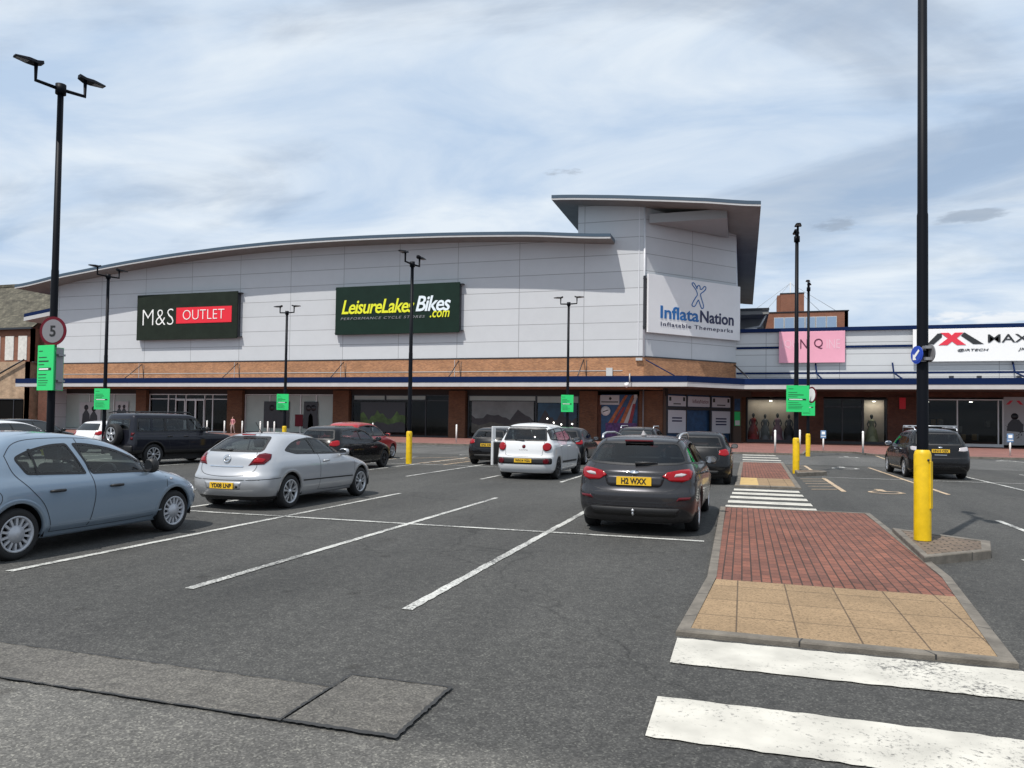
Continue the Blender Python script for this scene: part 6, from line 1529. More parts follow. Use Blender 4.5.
mirror(c, .66, 1.03, .84, 1, 'paint_gunmetal'); mirror(c, .66, 1.03, .84, -1, 'paint_gunmetal')
seats(c, .0, -.98, .5, .38, True, .6)
c.finish(lambda p: p.z < .26); place(c, -1.53, 13.60, -0.5)

# ================= white tall family car with an open door =================
paint('paint_white', (0.62, 0.63, 0.64), 0.0, 0.3)
S = dict(L=4.2, paint='paint_white', kf=.06, kr=.05, pf=2.5, pr=3.0, arch='paint_white',
    F=[(.2, 1.92), (.35, 2.04), (.5, 2.09), (.65, 2.06), (.78, 1.96), (.88, 1.75), (.97, 1.45), (1.05, 1.22), (1.15, 1.05), (1.3, .80), (1.42, .55), (1.52, .28), (1.59, 0.0), (1.63, -.35), (1.65, -.7), (1.66, -.9)],
    R=[(.2, -2.0), (.32, -2.07), (.45, -2.10), (.66, -2.10), (.72, -2.06), (.9, -2.03), (1.08, -1.98), (1.2, -1.92), (1.38, -1.80), (1.5, -1.72), (1.56, -1.66), (1.61, -1.5), (1.65, -1.2), (1.66, -1.0)],
    W=[(.2, .80), (.3, .86), (.45, .885), (.65, .89), (.85, .885), (1.0, .86), (1.08, .825), (1.2, .785), (1.35, .735), (1.46, .69), (1.54, .63), (1.60, .52), (1.64, .32), (1.66, 0)],
    af=[(.2, .6), (.8, .75), (1.1, .6), (1.7, .4)], ar=[(.2, .34), (.8, .38), (1.2, .32), (1.7, .3)])
c = Car(S, 'parked_car', 'white tall family car with round red lamps and a left side door open', 'car', 'parked cars')
make_wheels(c, 1.32, -1.30, 0.32, 0.215, 'five', 'rim_dark', 0.865, ra=0.365)
for pj in ('R', 'L'):
    wf = window(c, pj, [(-1.78, 1.17, .05), (-1.66, 1.46, .08), (-.6, 1.525, .2), (.1, 1.48, .2), (.55, 1.30, .1), (.95, 1.08, .03), (-.2, 1.10, .03)], 'car_glass_dark', True, 0.02)
    for a_, b__ in (((-.36, 1.52), (-.30, 1.10)), ((-1.25, 1.50), (-1.22, 1.13)), ((.42, 1.34), (.42, 1.1))): c.line(pj, [a_, b__], 0.06, 'plastic_black' if a_[0] < 0 else 'paint_white', 'door_pillar', wf, 0.007)
    c.line(pj, [(-.32, 1.56), (-.28, 1.1), (-.28, .6), (-.32, .28)], .01); c.line(pj, [(-1.3, 1.54), (-1.22, 1.1), (-1.0, .8), (-.92, .28)], .01); c.line(pj, [(.98, 1.02), (1.0, .6), (.9, .28)], .01)
    c.line(pj, [(-.92, .50), (0, .49), (.9, .49)], .06, 'plastic_black', 'rubbing_strip', None, .008)
    handle(c, pj, -.08, .95, 'paint_white', .2); handle(c, pj, -1.02, .97, 'paint_white', .2)
window(c, 'B', [(-.66, 1.13, .05), (-.58, 1.49, .06), (.58, 1.49, .06), (.66, 1.13, .05)], 'car_glass_dark', True, 0.03, name='rear_window')
window(c, 'F', [(-.68, 1.10, .06), (-.54, 1.50, .06), (.54, 1.50, .06), (.68, 1.10, .06)], 'car_glass', True, 0.04, name='windscreen')
c.line('B', [(-.58, 1.525), (0, 1.53), (.58, 1.525)], .05, 'plastic_black', 'roof_trim', None, .006)
for sg in (-1, 1):
    circ = [(sg * .67 + .115 * math.cos(k * PI / 10), .955 + .115 * math.sin(k * PI / 10)) for k in range(20)]
    c.patch('tail_light', 'B', circ, 'light_red', off=.03, cell=.05, skirt=.04)
    circ = [(sg * .67 + .085 * math.cos(k * PI / 8), .545 + .085 * math.sin(k * PI / 8)) for k in range(16)]
    c.patch('fog_light', 'B', circ, 'light_red_dark', off=.025, cell=.05)
c.patch('bumper_insert', 'B', rpoly([(-.82, .46), (-.82, .64), (.82, .64), (.82, .46)], .05), 'plastic_black', off=.01)
plate(c, .56, 'WN14 VGU', off=.03); c.line('B', [(-.60, 1.10), (-.56, .80), (-.50, .70), (0, .68), (.50, .70), (.56, .80), (.60, 1.10)], .010)
hh, n_ = c.ray('B', 0, .965); b = MB(); b.lathe([(.001, .012), (.05, .012), (.055, 0)], hh, n_, 20); b.build('badge', 'light_red_dark', c.root); letters('5 DOOR', 'sign_steel', c.root, (-.13, hh.y - .02, .83), (1, 0, 0), (0, 0, 1), .26, .05, name='lettering', bold=.02, depth=.003)
b = MB(); h1, _ = c.ray('B', .0, 1.14); h2, _ = c.ray('B', -.30, 1.16); b.tube([h1 + Vector((0, -.03, 0)), h2 + Vector((0, -.02, 0))], .014, 6); b.build('rear_wiper', 'plastic_black', c.root)
b = MB(); b.tube([(0, -1.35, 1.64), (0, -1.50, 1.82)], .006, 6); b.build('aerial', 'plastic_black', c.root)
mirror(c, .72, 1.13, .82, 1, 'plastic_black', 1.15); mirror(c, .72, 1.13, .82, -1, 'plastic_black', 1.15)
# open left front door
dr = MB(); Y0, X0 = -.28, -.86
o_, e1, e2 = Vector((X0, Y0, 0)), Vector((-.60, -.80, 0)).normalized(), Vector((-.80, .60, 0)).normalized()
dr.frame(o_, e1, e2, (0, 0, 1), 0, .86, -.06, .04, .32, 1.08)
for u0, u1, z0, z1 in ((0.05, .86, 1.47, 1.53), (.72, .86, 1.08, 1.5)): dr.frame(o_, e1, e2, (0, 0, 1), u0, u1, -.03, .02, z0, z1)
vs = [o_ + e1 * u + e2 * v + Vector((0, 0, z)) for u, z in ((0, 1.08), (.06, 1.08), (.09, 1.53), (.03, 1.53)) for v in (-.03, .02)]
dr.add(vs, [(0, 2, 4, 6), (1, 7, 5, 3), (0, 1, 3, 2), (2, 3, 5, 4), (4, 5, 7, 6), (6, 7, 1, 0)]); dro = dr.build('open_door', 'paint_white', c.root, bevel=.015)
b = MB(); b.frame(o_, e1, e2, (0, 0, 1), -.0 + .05, .83, -.10, -.062, .36, 1.04); b.build('door_card', 'plastic_black', dro, bevel=.02)
seats(c, .05, -.85, .6, .37, True, .75)
c.finish(); place(c, -6.05, 22.9, -1.0)

# ================= generic smaller cars =================
def simple_car(name, label, L_, H, W_, pm, x, y, rot=0.0, plate_txt=None, rear='wrap', rim='rim_silver', tall=False, light=True, rails=False, res=1.5, see=False, R_=0.31, style='five', glz='car_glass_dark'):
    S = hatch(L_, H, W_, pm); c = Car(S, name, label, 'car', 'parked cars', res)
    a = L_ / 2; k = (H - .9) / .588; Z = lambda z: .9 + (z - .9) * k if z > .9 else z
    make_wheels(c, a - .80, -a + .72, R_, R_ * .68, style, rim, W_ - .02, ra=R_ + .05)
    for pj in ('R', 'L'):
        wf = window(c, pj, [(-a + .46, Z(1.12), .05), (-a + .66, Z(1.31), .10), (-a + 1.4, Z(1.375), .2), (a - 2.2, Z(1.36), .2), (a - 1.72, Z(1.22), .2), (a - 1.15, Z(.97), .03), (-a + 1.5, Z(.99), .03)], glz, see, 0.03)
        c.line(pj, [(-a + 1.62, Z(1.37)), (-a + 1.70, Z(.99))], .06, 'plastic_black', 'door_pillar', wf, .008)
        c.line(pj, [(-a + 1.70, Z(.98)), (-a + 1.72, .6), (-a + 1.66, .3)], .012); c.line(pj, [(a - 1.05, Z(.96)), (a - 1.02, .6), (a - 1.12, .3)], .012); c.line(pj, [(-a + .80, .95), (-a + 1.05, .7), (-a + 1.15, .3)], .012)
        handle(c, pj, -a + 1.85, .84, pm, .2); handle(c, pj, -a + 1.0, .86, pm, .2)
        if rails:
            sg = 1 if pj == 'R' else -1; b = MB(); b.tube([(sg * (W_ - .30), -a + .60, H - .07), (sg * (W_ - .30), -a + .75, H + .02), (sg * (W_ - .30), a - 2.2, H + .03), (sg * (W_ - .30), a - 2.1, H - .05)], .022, 8); b.build('roof_rail', 'rim_silver', c.root)
    window(c, 'B', [(-W_ + .24, Z(1.03), .06), (-W_ + .36, Z(1.34), .06), (W_ - .36, Z(1.34), .06), (W_ - .24, Z(1.03), .06)], glz, see, .03, name='rear_window')
    window(c, 'F', [(-W_ + .24, Z(1.0), .06), (-W_ + .38, Z(1.36), .06), (W_ - .38, Z(1.36), .06), (W_ - .24, Z(1.0), .06)], glz, see, .04, name='windscreen')
    for pj in ('BR', 'BL'):
        if rear == 'wrap': c.patch('tail_light', pj, rpoly([(24, .84), (30, .96), (56, 1.0), (66, .98), (62, .86), (45, .80)], .03), 'light_red', cell=.06, off=.01)
        elif rear == 'clear': c.patch('tail_light', pj, rpoly([(24, .84), (30, .93), (56, .97), (66, .95), (60, .85), (45, .80)], .03), 'light_clear', cell=.06, off=.01)
        else: c.patch('tail_light', pj, rpoly([(44, .78), (44, 1.12), (54, 1.2), (62, 1.1), (66, .80)], .03), 'light_red', cell=.06, off=.01)
    for pj in ('FR', 'FL'): c.patch('headlight', pj, rpoly([(14, .60), (20, .70), (48, .77), (74, .80), (78, .77), (60, .66), (35, .60)], .02), 'light_clear', cell=.05, off=.006)
    c.line('B', [(-.5, Z(1.02)), (-.56, .80), (-.48, .66), (0, .63), (.48, .66), (.56, .80), (.5, Z(1.02))], .012)
    c.patch('bumper_insert', 'B', rpoly([(-.5, .28), (-.56, .40), (.56, .40), (.5, .28)], .04), 'plastic_black')
    if plate_txt: plate(c, .77 if rear != 'low' else .5, plate_txt, off=.03)
    mirror(c, a - 1.42, Z(1.02), W_ - .08, 1, pm); mirror(c, a - 1.42, Z(1.02), W_ - .08, -1, pm)
    if see: seats(c, -.05, -.95, .52, .37, True, .5)
    c.finish(lambda p: p.z < .27); place(c, x, y, rot); return c
paint('paint_black', (0.006, 0.006, 0.007), 0.1, 0.25); paint('paint_red', (0.36, 0.012, 0.014), 0.2, 0.3); paint('paint_charcoal', (0.02, 0.023, 0.027), 0.4, 0.28)
paint('paint_pearl', (0.68, 0.68, 0.69), 0.0, 0.3)
simple_car('parked_car', 'black hatchback half hidden beyond the silver three-door, in front of the bright red car', 4.15, 1.47, .87, 'paint_black', -13.05, 22.85, 0, None, 'wrap', 'rim_dark', see=True)
simple_car('parked_car', 'bright red tall hatchback beyond the black one, left of the yellow-sleeved lamp post', 4.2, 1.58, .89, 'paint_red', -15.6, 28.6, 0, None, 'wrap', see=True)
simple_car('parked_car', 'small black hatchback left of and beyond the white family car', 4.1, 1.46, .87, 'paint_black', -9.40, 29.2, 0, 'SP62 KRO', 'wrap', see=True)
simple_car('parked_car', 'dark charcoal small hatchback right of and beyond the white family car', 3.9, 1.50, .86, 'paint_charcoal', -6.85, 30.8, 0, None, 'wrap', see=True)
simple_car('parked_car', 'black hatchback just beyond the right side of the dark grey estate', 4.35, 1.48, .89, 'paint_black', -1.18, 23.6, 0, None, 'wrap', see=True, rim='rim_dark')
simple_car('parked_car', 'silver railed black roof seen just above the dark grey estate', 4.5, 1.56, .90, 'paint_black', -3.75, 29.5, 0, None, 'wrap', rails=True)
simple_car('parked_car', 'white hatchback with a red tail lamp, left of the dark off-roader', 3.95, 1.46, .85, 'paint_pearl', -28.1, 28.1, 0, None, 'wrap')
simple_car('parked_car', 'pearl white car showing only its roof above the light blue hatchback', 4.4, 1.46, .88, 'paint_pearl', -26.6, 21.5, 0, None, 'wrap')
simple_car('parked_car', 'black car between the left lamp post and the small white hatchback', 4.4, 1.50, .88, 'paint_black', -30.4, 25.6, 0, None, 'wrap')
simple_car('parked_car', 'black car at far left behind the pearl white roof, before the hoarding', 4.4, 1.52, .88, 'paint_black', -33.6, 24.6, 0, None, 'wrap')

# ================= black people carrier on the right =================
S = dict(L=4.77, paint='paint_black', kf=.06, kr=.05, pf=2.4, pr=3.0,
    F=[(.2, 2.2), (.35, 2.33), (.5, 2.38), (.65, 2.35), (.78, 2.2), (.88, 1.95), (.97, 1.6), (1.05, 1.35), (1.15, 1.15), (1.3, .85), (1.42, .58), (1.52, .3), (1.58, 0.0), (1.62, -.4), (1.65, -.8), (1.66, -1.0)],
    R=[(.2, -2.27), (.32, -2.35), (.48, -2.385), (.68, -2.38), (.74, -2.34), (.9, -2.31), (1.05, -2.26), (1.2, -2.15), (1.38, -2.0), (1.5, -1.88), (1.56, -1.8), (1.61, -1.6), (1.65, -1.3), (1.66, -1.1)],
    W=[(.2, .83), (.3, .90), (.45, .935), (.65, .94), (.85, .935), (1.0, .905), (1.08, .87), (1.2, .82), (1.35, .76), (1.46, .71), (1.54, .65), (1.60, .53), (1.64, .32), (1.66, 0)],
    af=[(.2, .6), (.8, .8), (1.1, .6), (1.7, .4)], ar=[(.2, .36), (.8, .42), (1.2, .36), (1.7, .3)])
c = Car(S, 'parked_car', 'black people carrier with silver roof bars behind the yellow-sleeved post at right', 'car', 'parked cars', 1.2)
make_wheels(c, 1.45, -1.42, 0.33, 0.225, 'ten', 'rim_silver', 0.915, ra=0.375)
for pj in ('R', 'L'):
    wf = window(c, pj, [(-2.05, 1.16, .05), (-1.8, 1.42, .08), (-.8, 1.53, .2), (.1, 1.49, .2), (.6, 1.30, .1), (1.12, 1.05, .03), (-.2, 1.06, .03)], 'car_glass_dark', True, 0.022)
    for a_, b__ in (((-.42, 1.53), (-.36, 1.06)), ((-1.35, 1.50), (-1.30, 1.1))): c.line(pj, [a_, b__], 0.06, 'plastic_black', 'door_pillar', wf, 0.007)
    c.line(pj, [(-.38, 1.56), (-.34, 1.0), (-.32, .6), (-.36, .28)], .01); c.line(pj, [(-1.35, 1.5), (-1.28, 1.0), (-1.02, .6), (-.98, .28)], .01); handle(c, pj, -.15, .93, 'chrome', .2); handle(c, pj, -1.1, .95, 'chrome', .2)
    sg = 1 if pj == 'R' else -1; b = MB(); b.tube([(sg * .62, -1.75, 1.58), (sg * .63, -1.6, 1.67), (sg * .63, .1, 1.69), (sg * .61, .22, 1.56)], .02, 8); b.build('roof_rail', 'rim_silver', c.root)
for y in (-1.35, -.35):
    b = MB(); b.tube([(-.72, y, 1.735), (.72, y, 1.735)], .022, 8); b.box(-.66, -.58, y - .03, y + .03, 1.67, 1.73); b.box(.58, .66, y - .03, y + .03, 1.67, 1.73); b.build('roof_bar', 'rim_silver', c.root)
window(c, 'B', [(-.68, 1.12, .06), (-.60, 1.50, .06), (.60, 1.50, .06), (.68, 1.12, .06)], 'car_glass_dark', True, 0.03, name='rear_window')
window(c, 'F', [(-.70, 1.08, .06), (-.56, 1.50, .06), (.56, 1.50, .06), (.70, 1.08, .06)], 'car_glass', True, 0.04, name='windscreen')
for pj in ('BR', 'BL'): c.patch('tail_light', pj, rpoly([(22, .93), (30, 1.04), (60, 1.07), (68, 1.04), (60, .95), (40, .91)], .02), 'light_clear', cell=.05, off=.01)
for pj in ('FR', 'FL'): c.patch('headlight', pj, rpoly([(14, .66), (20, .78), (48, .86), (74, .9), (78, .87), (60, .74), (35, .66)], .02), 'light_clear', cell=.05, off=.006)
plate(c, .93, 'HN10 CEX', off=.03); hh, n_ = c.ray('B', 0, 1.045); b = MB(); b.lathe([(.001, .012), (.06, .012), (.065, 0)], hh, n_, 20)
b.v = [tuple(hh + Vector(((Vector(v) - hh).x, (Vector(v) - hh).y, (Vector(v) - hh).z * .45))) for v in b.v]; b.build('badge', 'chrome', c.root)
c.line('B', [(-.72, .70), (0, .69), (.72, .70)], .014); c.line('B', [(-.18, .80), (.18, .80)], .014, 'chrome', 'badge', smooth=False); c.line('B', [(-.72, .46), (0, .45), (.72, .46)], .014)
mirror(c, .85, 1.10, .85, 1, 'paint_black', 1.1); mirror(c, .85, 1.10, .85, -1, 'chrome', 1.1); seats(c, .15, -.85, .6, .38, True, .8)
c.finish(lambda p: p.z < .27); place(c, 6.12, 29.6, 0.6)

# ================= dark off-roader with a spare wheel =================
paint('paint_offroad', (0.012, 0.013, 0.020), 0.2, 0.4)
S = dict(L=4.6, paint='paint_offroad', kf=.04, kr=.02, pf=3.2, pr=5.0, arch='plastic_black',
    F=[(.42, 2.15), (.5, 2.24), (.65, 2.29), (.9, 2.29), (1.02, 2.25), (1.08, 2.12), (1.12, 1.8), (1.16, 1.3), (1.19, 1.02), (1.25, .96), (1.45, .82), (1.65, .66), (1.78, .54), (1.85, .38), (1.89, .1), (1.92, -.4)],
    R=[(.42, -2.2), (.5, -2.26), (.7, -2.29), (1.2, -2.27), (1.5, -2.23), (1.7, -2.20), (1.82, -2.16), (1.88, -2.05), (1.91, -1.7), (1.92, -1.2)],
    W=[(.42, .88), (.5, .95), (.7, .985), (.95, .98), (1.05, .965), (1.12, .93), (1.2, .90), (1.4, .87), (1.6, .835), (1.75, .80), (1.82, .755), (1.87, .66), (1.90, .45), (1.92, 0)],
    af=[(.4, .4), (1.0, .45), (1.3, .35), (1.9, .3)], ar=[(.4, .2), (1.2, .22), (1.9, .25)])
c = Car(S, 'parked_off_roader', 'large boxy near-black off-roader with a spare wheel on its tail, before the sliding doors', 'car', 'parked cars', 1.2)
make_wheels(c, 1.52, -1.45, 0.39, 0.255, 'five', 'rim_silver', 0.965, ra=0.45, width=0.25)
for pj in ('R', 'L'):
    wf = window(c, pj, [(-2.08, 1.24, .04), (-2.04, 1.72, .06), (.36, 1.74, .08), (.66, 1.5, .1), (.86, 1.26, .04)], 'car_glass_dark', True, 0.03)
    for x0 in (-1.5, -.95, .05): c.line(pj, [(x0, 1.73), (x0, 1.25)], 0.10, 'paint_offroad' if x0 < -1.2 else 'plastic_black', 'door_pillar', wf, 0.008)
    c.line(pj, [(.05, 1.75), (.05, 1.2), (.03, .6)], .012); c.line(pj, [(-.95, 1.7), (-.95, 1.1), (-.85, .9), (-.78, .6)], .012); c.line(pj, [(.98, 1.2), (1.0, .6)], .012)
    c.line(pj, [(-2.2, 1.13), (0, 1.14), (1.9, 1.09)], .02, 'seam', 'shoulder_line', None, .004); handle(c, pj, -.1, 1.05, 'plastic_black', .2); handle(c, pj, -.8, 1.05, 'plastic_black', .2)
window(c, 'B', [(-.66, 1.30, .06), (-.64, 1.68, .06), (.64, 1.68, .06), (.66, 1.30, .06)], 'car_glass_dark', True, 0.03, name='rear_window')
window(c, 'F', [(-.74, 1.25, .06), (-.68, 1.72, .06), (.68, 1.72, .06), (.74, 1.25, .06)], 'car_glass', True, 0.05, name='windscreen')
for sg in (-1, 1):
    for z in (.98, 1.14): c.patch('tail_light', 'B', rpoly([(sg * .83 - .05, z - .05), (sg * .83 - .05, z + .05), (sg * .83 + .05, z + .05), (sg * .83 + .05, z - .05)], .01), 'light_red_dark', off=.012)
for pj in ('FR', 'FL'): c.patch('headlight', pj, rpoly([(30, .86), (34, 1.0), (56, 1.02), (58, .86)], .02), 'light_clear', cell=.05)
sw = thing('spare_wheel', None, None); sw.parent = c.root
class _T: pass
wb = MB(); RR, rim_ = .39, .255; cc = (0.05, -2.43, 1.12); ax = (0, -1, 0); w2 = .125
wb.lathe([(rim_ - .01, w2 - .02), (rim_ + .01, w2), (RR - .03, w2), (RR - .008, w2 - .02), (RR, w2 - .05), (RR, -w2 + .04), (RR - .03, -w2), (.05, -w2)], cc, ax, 36); wb.build('tyre', 'tyre', sw)
wb = MB(); wb.lathe([(rim_, w2 - .07), (.001, w2 - .07)], cc, ax, 30); wb.build('brake_disc', 'disc_dark', sw)
wb = MB(); wb.lathe([(rim_ - .02, w2 - .05), (rim_ - .018, w2 - .008), (rim_ + .006, w2 + .003), (rim_ + .01, w2 - .02)], cc, ax, 36); wb.lathe([(.001, w2 - .005), (.06, w2 - .005), (.06, w2 - .05)], cc, ax, 20)
for k in range(5):
    an = 2 * PI * k / 5 + PI / 2; u = Vector((math.cos(an), 0, math.sin(an))); v = Vector((-math.sin(an), 0, math.cos(an))); C_ = Vector(cc) + Vector((0, -(w2 - .01), 0))
    wb.add([C_ + u * .04 - v * .045, C_ + u * .04 + v * .045, C_ + u * .245 + v * .05, C_ + u * .245 - v * .05], [(0, 1, 2, 3)])
wb.build('rim', 'rim_silver', sw)
b = MB(); b.box(-.15, .25, -2.32, -2.25, .95, 1.3); b.build('wheel_carrier', 'plastic_black', c.root)
c.patch('bumper', 'B', rpoly([(-.85, .48), (-.88, .72), (.88, .72), (.85, .48)], .04), 'plastic_black', off=.03, skirt=.05)
b = MB(); b.tube([(.80, -2.1, 1.90), (.80, -1.9, 1.955), (.80, .1, 1.955), (.80, .25, 1.87)], .022, 8); b.build('roof_rail', 'plastic_black', c.root)
b = MB(); b.tube([(-.80, -2.1, 1.90), (-.80, -1.9, 1.955), (-.80, .1, 1.955), (-.80, .25, 1.87)], .022, 8); b.build('roof_rail', 'plastic_black', c.root)
mirror(c, .72, 1.32, .92, 1, 'plastic_black', 1.3); mirror(c, .72, 1.32, .92, -1, 'plastic_black', 1.3); seats(c, -.1, -1.0, .8, .4, True, .6)
c.finish(lambda p: p.z < .58); place(c, -20.0, 22.5, -12.0); c.root.scale = (.94, .94, .94)
# ------------------------------------------------------------------ person by the brick pier
def skin_person():
    x0, y0, z0 = -47.6, 61.6, 0.10
    t = thing('person', 'person in a dusty pink top walking by the sliding doors', 'person', (x0, y0, z0))
    me = bpy.data.meshes.new('body')
    J = {'pel': (0, 0, .95, .13, .10), 'wai': (0, 0, 1.08, .125, .09), 'che': (0, 0, 1.30, .155, .10), 'nec': (0, 0, 1.46, .05, .05), 'hea': (0, -.01, 1.56, .075, .085), 'top': (0, -.01, 1.66, .07, .08),
         'shL': (-.17, 0, 1.40, .055, .055), 'elL': (-.24, .04, 1.14, .042, .042), 'wrL': (-.24, -.05, .92, .03, .03), 'haL': (-.24, -.08, .84, .035, .02),
         'shR': (.17, 0, 1.40, .055, .055), 'elR': (.25, .03, 1.15, .042, .042), 'wrR': (.24, -.10, .95, .03, .03), 'haR': (.23, -.14, .88, .035, .02),
         'hiL': (-.09, 0, .88, .095, .095), 'knL': (-.10, -.10, .50, .062, .062), 'anL': (-.10, -.04, .09, .04, .04), 'toL': (-.11, -.17, .035, .04, .03),
         'hiR': (.09, 0, .88, .095, .095), 'knR': (.10, .06, .50, .062, .062), 'anR': (.10, .20, .12, .04, .04), 'toR': (.11, .10, .035, .04, .03)}
    ks = list(J); idx = {k: i for i, k in enumerate(ks)}
    E_ = [('pel', 'wai'), ('wai', 'che'), ('che', 'nec'), ('nec', 'hea'), ('hea', 'top'), ('che', 'shL'), ('shL', 'elL'), ('elL', 'wrL'), ('wrL', 'haL'), ('che', 'shR'), ('shR', 'elR'), ('elR', 'wrR'), ('wrR', 'haR'),
          ('pel', 'hiL'), ('hiL', 'knL'), ('knL', 'anL'), ('anL', 'toL'), ('pel', 'hiR'), ('hiR', 'knR'), ('knR', 'anR'), ('anR', 'toR')]
    me.from_pydata([J[k][:3] for k in ks], [(idx[a], idx[b_]) for a, b_ in E_], [])
    o = bpy.data.objects.new('tmp', me); COL.objects.link(o)
    sk = o.modifiers.new('skin', 'SKIN'); sk.use_smooth_shade = True
    for i, k in enumerate(ks): me.skin_vertices[0].data[i].radius = J[k][3:]
    me.skin_vertices[0].data[0].use_root = True
    o.modifiers.new('sub', 'SUBSURF').levels = 2
    dg = bpy.context.evaluated_depsgraph_get(); dg.update()
    m2 = bpy.data.meshes.new_from_object(o.evaluated_get(dg)); m2.name = 'body'
    bpy.data.objects.remove(o)
    m2.materials.clear()
    for mm in ('skin_tone', 'top_pink', 'trouser_pale', 'shoe_dark'): m2.materials.append(MATS[mm])
    for p in m2.polygons:
        z = p.center.z; p.use_smooth = True
        p.material_index = 0 if z > 1.45 or (abs(p.center.x) > 0.2 and z < 1.1 and z > .8) else 1 if z > 0.93 else 3 if z < 0.075 else 2
    body = bpy.data.objects.new('body', m2); COL.objects.link(body); body.parent = t
    b = MB(); b.lathe([(0.05, 1.46), (0.09, 1.52), (0.098, 1.60), (0.085, 1.68), (0.04, 1.715), (0.001, 1.72)], (0, 0.025, 0), (0, 0, 1), 16)
    b.v = [(x + x0, y + y0, z + z0) for x, y, z in b.v]; b.build('hair', 'hair_brown', t)
    return t
mat('skin_tone', (0.45, 0.26, 0.19), 0.6); mat('top_pink', (0.52, 0.22, 0.24), 0.8); mat('trouser_pale', (0.42, 0.32, 0.30), 0.8); mat('shoe_dark', (0.03, 0.03, 0.03), 0.6); mat('hair_brown', (0.06, 0.03, 0.015), 0.7)
skin_person()

# ------------------------------------------------------------------ world, sun, camera
SUN_EL = math.radians(61); AZ = math.atan2(0.42, 1.0)     # light travels towards (+0.42, +1)
w = bpy.data.worlds.new('World'); scene.world = w; w.use_nodes = True
nt = w.node_tree; N = nt.nodes; L = nt.links
for n in list(N): N.remove(n)
out = N.new('ShaderNodeOutputWorld')
sky = N.new('ShaderNodeTexSky'); sky.sky_type = 'NISHITA'; sky.sun_disc = False
sky.sun_elevation = SUN_EL; sky.sun_rotation = math.atan2(-math.sin(AZ), -math.cos(AZ))
sky.air_density = 1.0; sky.dust_density = 1.2; sky.ozone_density = 1.5
bg1 = N.new('ShaderNodeBackground'); bg1.inputs[1].default_value = 0.10
L.new(sky.outputs[0], bg1.inputs[0])
tc = N.new('ShaderNodeTexCoord'); sx = N.new('ShaderNodeSeparateXYZ'); L.new(tc.outputs['Generated'], sx.inputs[0])
def mth(op, a, b_=None, c=None):
    m = N.new('ShaderNodeMath'); m.operation = op
    for i, v in enumerate((a, b_, c)):
        if v is None: continue
        if isinstance(v, (int, float)): m.inputs[i].default_value = v
        else: L.new(v, m.inputs[i])
    return m.outputs[0]
zz = mth('ADD', mth('MAXIMUM', sx.outputs['Z'], 0.0), 0.12)
cx = mth('DIVIDE', sx.outputs['X'], zz); cy = mth('DIVIDE', sx.outputs['Y'], zz)
cv = N.new('ShaderNodeCombineXYZ'); L.new(cx, cv.inputs[0]); L.new(cy, cv.inputs[1])
def cloud(scale, sc, rot, detail, rough, loc=(0, 0, 0), dist=0.0):
    mp = N.new('ShaderNodeMapping'); mp.inputs['Scale'].default_value = sc; mp.inputs['Rotation'].default_value = (0, 0, math.radians(rot)); mp.inputs['Location'].default_value = loc
    L.new(cv.outputs[0], mp.inputs[0])
    n = N.new('ShaderNodeTexNoise'); n.inputs['Scale'].default_value = scale; n.inputs['Detail'].default_value = detail; n.inputs['Roughness'].default_value = rough
    n.inputs['Distortion'].default_value = dist
    L.new(mp.outputs[0], n.inputs['Vector']); return n.outputs['Fac']
n1 = cloud(0.9, (0.8, 1.15, 1), 18, 10, 0.53, (3.1, 1.2, 0), 0.9)
n2 = cloud(3.0, (0.75, 1.3, 1), 12, 10, 0.6, (0.4, 7.0, 0), 0.8)
nn = mth('ADD', mth('MULTIPLY', n1, 0.82), mth('MULTIPLY', n2, 0.18))
rc = N.new('ShaderNodeMapRange'); rc.interpolation_type = 'SMOOTHSTEP'
rc.inputs[1].default_value = 0.36; rc.inputs[2].default_value = 0.52; rc.inputs[3].default_value = 0.6; rc.inputs[4].default_value = 0.96
L.new(nn, rc.inputs[0])
# thinner veil low down: cloud colour itself varies
n3 = cloud(1.5, (0.8, 1.2, 1), -20, 10, 0.56, (9, 2, 0), 0.7)
cr = N.new('ShaderNodeValToRGB'); e = cr.color_ramp.elements
e[0].position = 0.34; e[0].color = (0.50, 0.635, 0.82, 1); e[1].position = 0.64; e[1].color = (0.79, 0.865, 0.94, 1)
L.new(n3, cr.inputs[0])
bg2 = N.new('ShaderNodeBackground'); bg2.inputs[1].default_value = 1.08
GREY = [((-0.219, 0.922, 0.32), 0.035, 0.012, 1.3, 0.55), ((0.108, 0.964, 0.243), 0.045, 0.014, 4.1, 0.55), ((0.237, 0.942, 0.237), 0.055, 0.014, 7.7, 0.55)]
WHITE = [((0.274, 0.954, 0.124), 0.05, 0.011, 2.2, 0.50), ((0.225, 0.966, 0.128), 0.045, 0.013, 9.4, 0.55)]
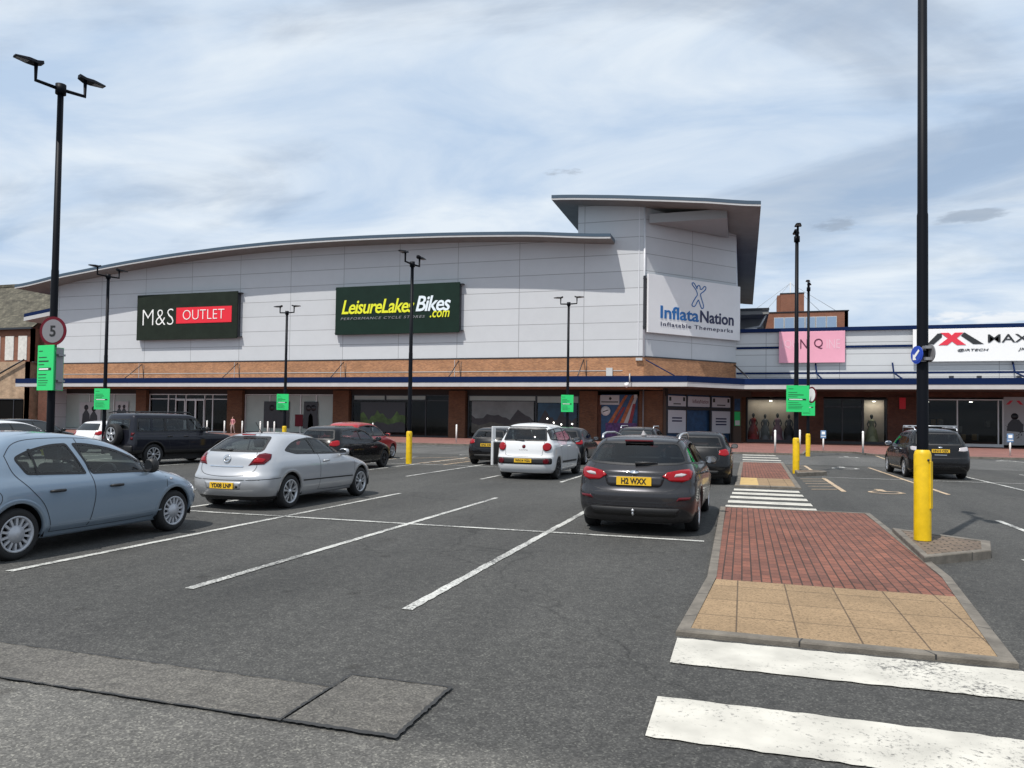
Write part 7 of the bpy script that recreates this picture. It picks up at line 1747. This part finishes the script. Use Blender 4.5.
# a few separate small clouds: grey scuds and low white puffs
def puff(dr, rx, rz, seed, thr):
    dr = Vector(dr).normalized(); rt = Vector((dr.y, -dr.x, 0)).normalized(); up = rt.cross(dr)
    def dot(v, k):
        q = N.new('ShaderNodeVectorMath'); q.operation = 'DOT_PRODUCT'; L.new(tc.outputs['Generated'], q.inputs[0]); q.inputs[1].default_value = v; return mth('MULTIPLY', q.outputs['Value'], k)
    mp = N.new('ShaderNodeCombineXYZ'); a = dot(rt, 1 / rx); c = dot(up, 1 / rz); L.new(a, mp.inputs[0]); L.new(c, mp.inputs[1]); mp.inputs[2].default_value = seed
    n = N.new('ShaderNodeTexNoise'); n.inputs['Scale'].default_value = 1.1; n.inputs['Detail'].default_value = 8; n.inputs['Roughness'].default_value = 0.6; L.new(mp.outputs[0], n.inputs['Vector'])
    r2 = mth('ADD', mth('MULTIPLY', a, a), mth('MULTIPLY', c, c)); fr = dot(dr, 1.0)
    v = mth('SUBTRACT', mth('ADD', n.outputs['Fac'], 0.25), mth('MULTIPLY', r2, 0.42))
    m = N.new('ShaderNodeMapRange'); m.interpolation_type = 'SMOOTHSTEP'; m.inputs[1].default_value = thr; m.inputs[2].default_value = thr + 0.22; L.new(v, m.inputs[0])
    return mth('MULTIPLY', m.outputs[0], mth('GREATER_THAN', fr, 0.5))
def lay(col, fac, tint, k):
    m = N.new('ShaderNodeMix'); m.data_type = 'RGBA'; L.new(mth('MULTIPLY', fac, k), m.inputs[0]); L.new(col, m.inputs[6]); m.inputs[7].default_value = (*tint, 1); return m.outputs[2]
skyc = cr.outputs[0]
for dr, rx, rz, sd, thr in (GREY): skyc = lay(skyc, puff(dr, rx, rz, sd, thr), (0.40, 0.46, 0.54), 0.75)
for dr, rx, rz, sd, thr in (WHITE): skyc = lay(skyc, puff(dr, rx, rz, sd, thr), (0.92, 0.94, 0.96), 0.8)
L.new(skyc, bg2.inputs[0])
ms_ = N.new('ShaderNodeMixShader'); L.new(rc.outputs[0], ms_.inputs[0]); L.new(bg1.outputs[0], ms_.inputs[1]); L.new(bg2.outputs[0], ms_.inputs[2])
L.new(ms_.outputs[0], out.inputs[0])
sd_ = bpy.data.lights.new('sun', 'SUN'); sd_.energy = 5.0; sd_.angle = math.radians(0.53); sd_.color = (1.0, 0.955, 0.89)
so = bpy.data.objects.new('sun', sd_); COL.objects.link(so)
dirv = Vector((math.sin(AZ) * math.cos(SUN_EL), math.cos(AZ) * math.cos(SUN_EL), -math.sin(SUN_EL)))
so.rotation_euler = dirv.to_track_quat('-Z', 'Y').to_euler(); so.location = (-20, -30, 60)
# camera
cd = bpy.data.cameras.new('camera'); co = bpy.data.objects.new('camera', cd); COL.objects.link(co)
F_ = 746.0; pitch = math.atan(3.6e-5 * F_); roll = 0.0145; yaw = math.atan(231 / F_)
co.matrix_world = Matrix.Translation((0, 0, 1.68)) @ Matrix.Rotation(yaw, 4, 'Z') @ Matrix.Rotation(PI / 2 + pitch, 4, 'X') @ Matrix.Rotation(roll, 4, 'Z')
cd.sensor_width = 36; cd.sensor_fit = 'HORIZONTAL'; cd.lens = 36 * F_ / 1024; cd.shift_y = 17.665 / 1024
cd.clip_start = 0.05; cd.clip_end = 5000
scene.camera = co
scene.view_settings.view_transform = 'Standard'; scene.view_settings.look = 'None'; scene.view_settings.gamma = 1.0
scene.view_settings.exposure = -0.06
scene.cycles.max_bounces = 8; scene.cycles.transparent_max_bounces = 12
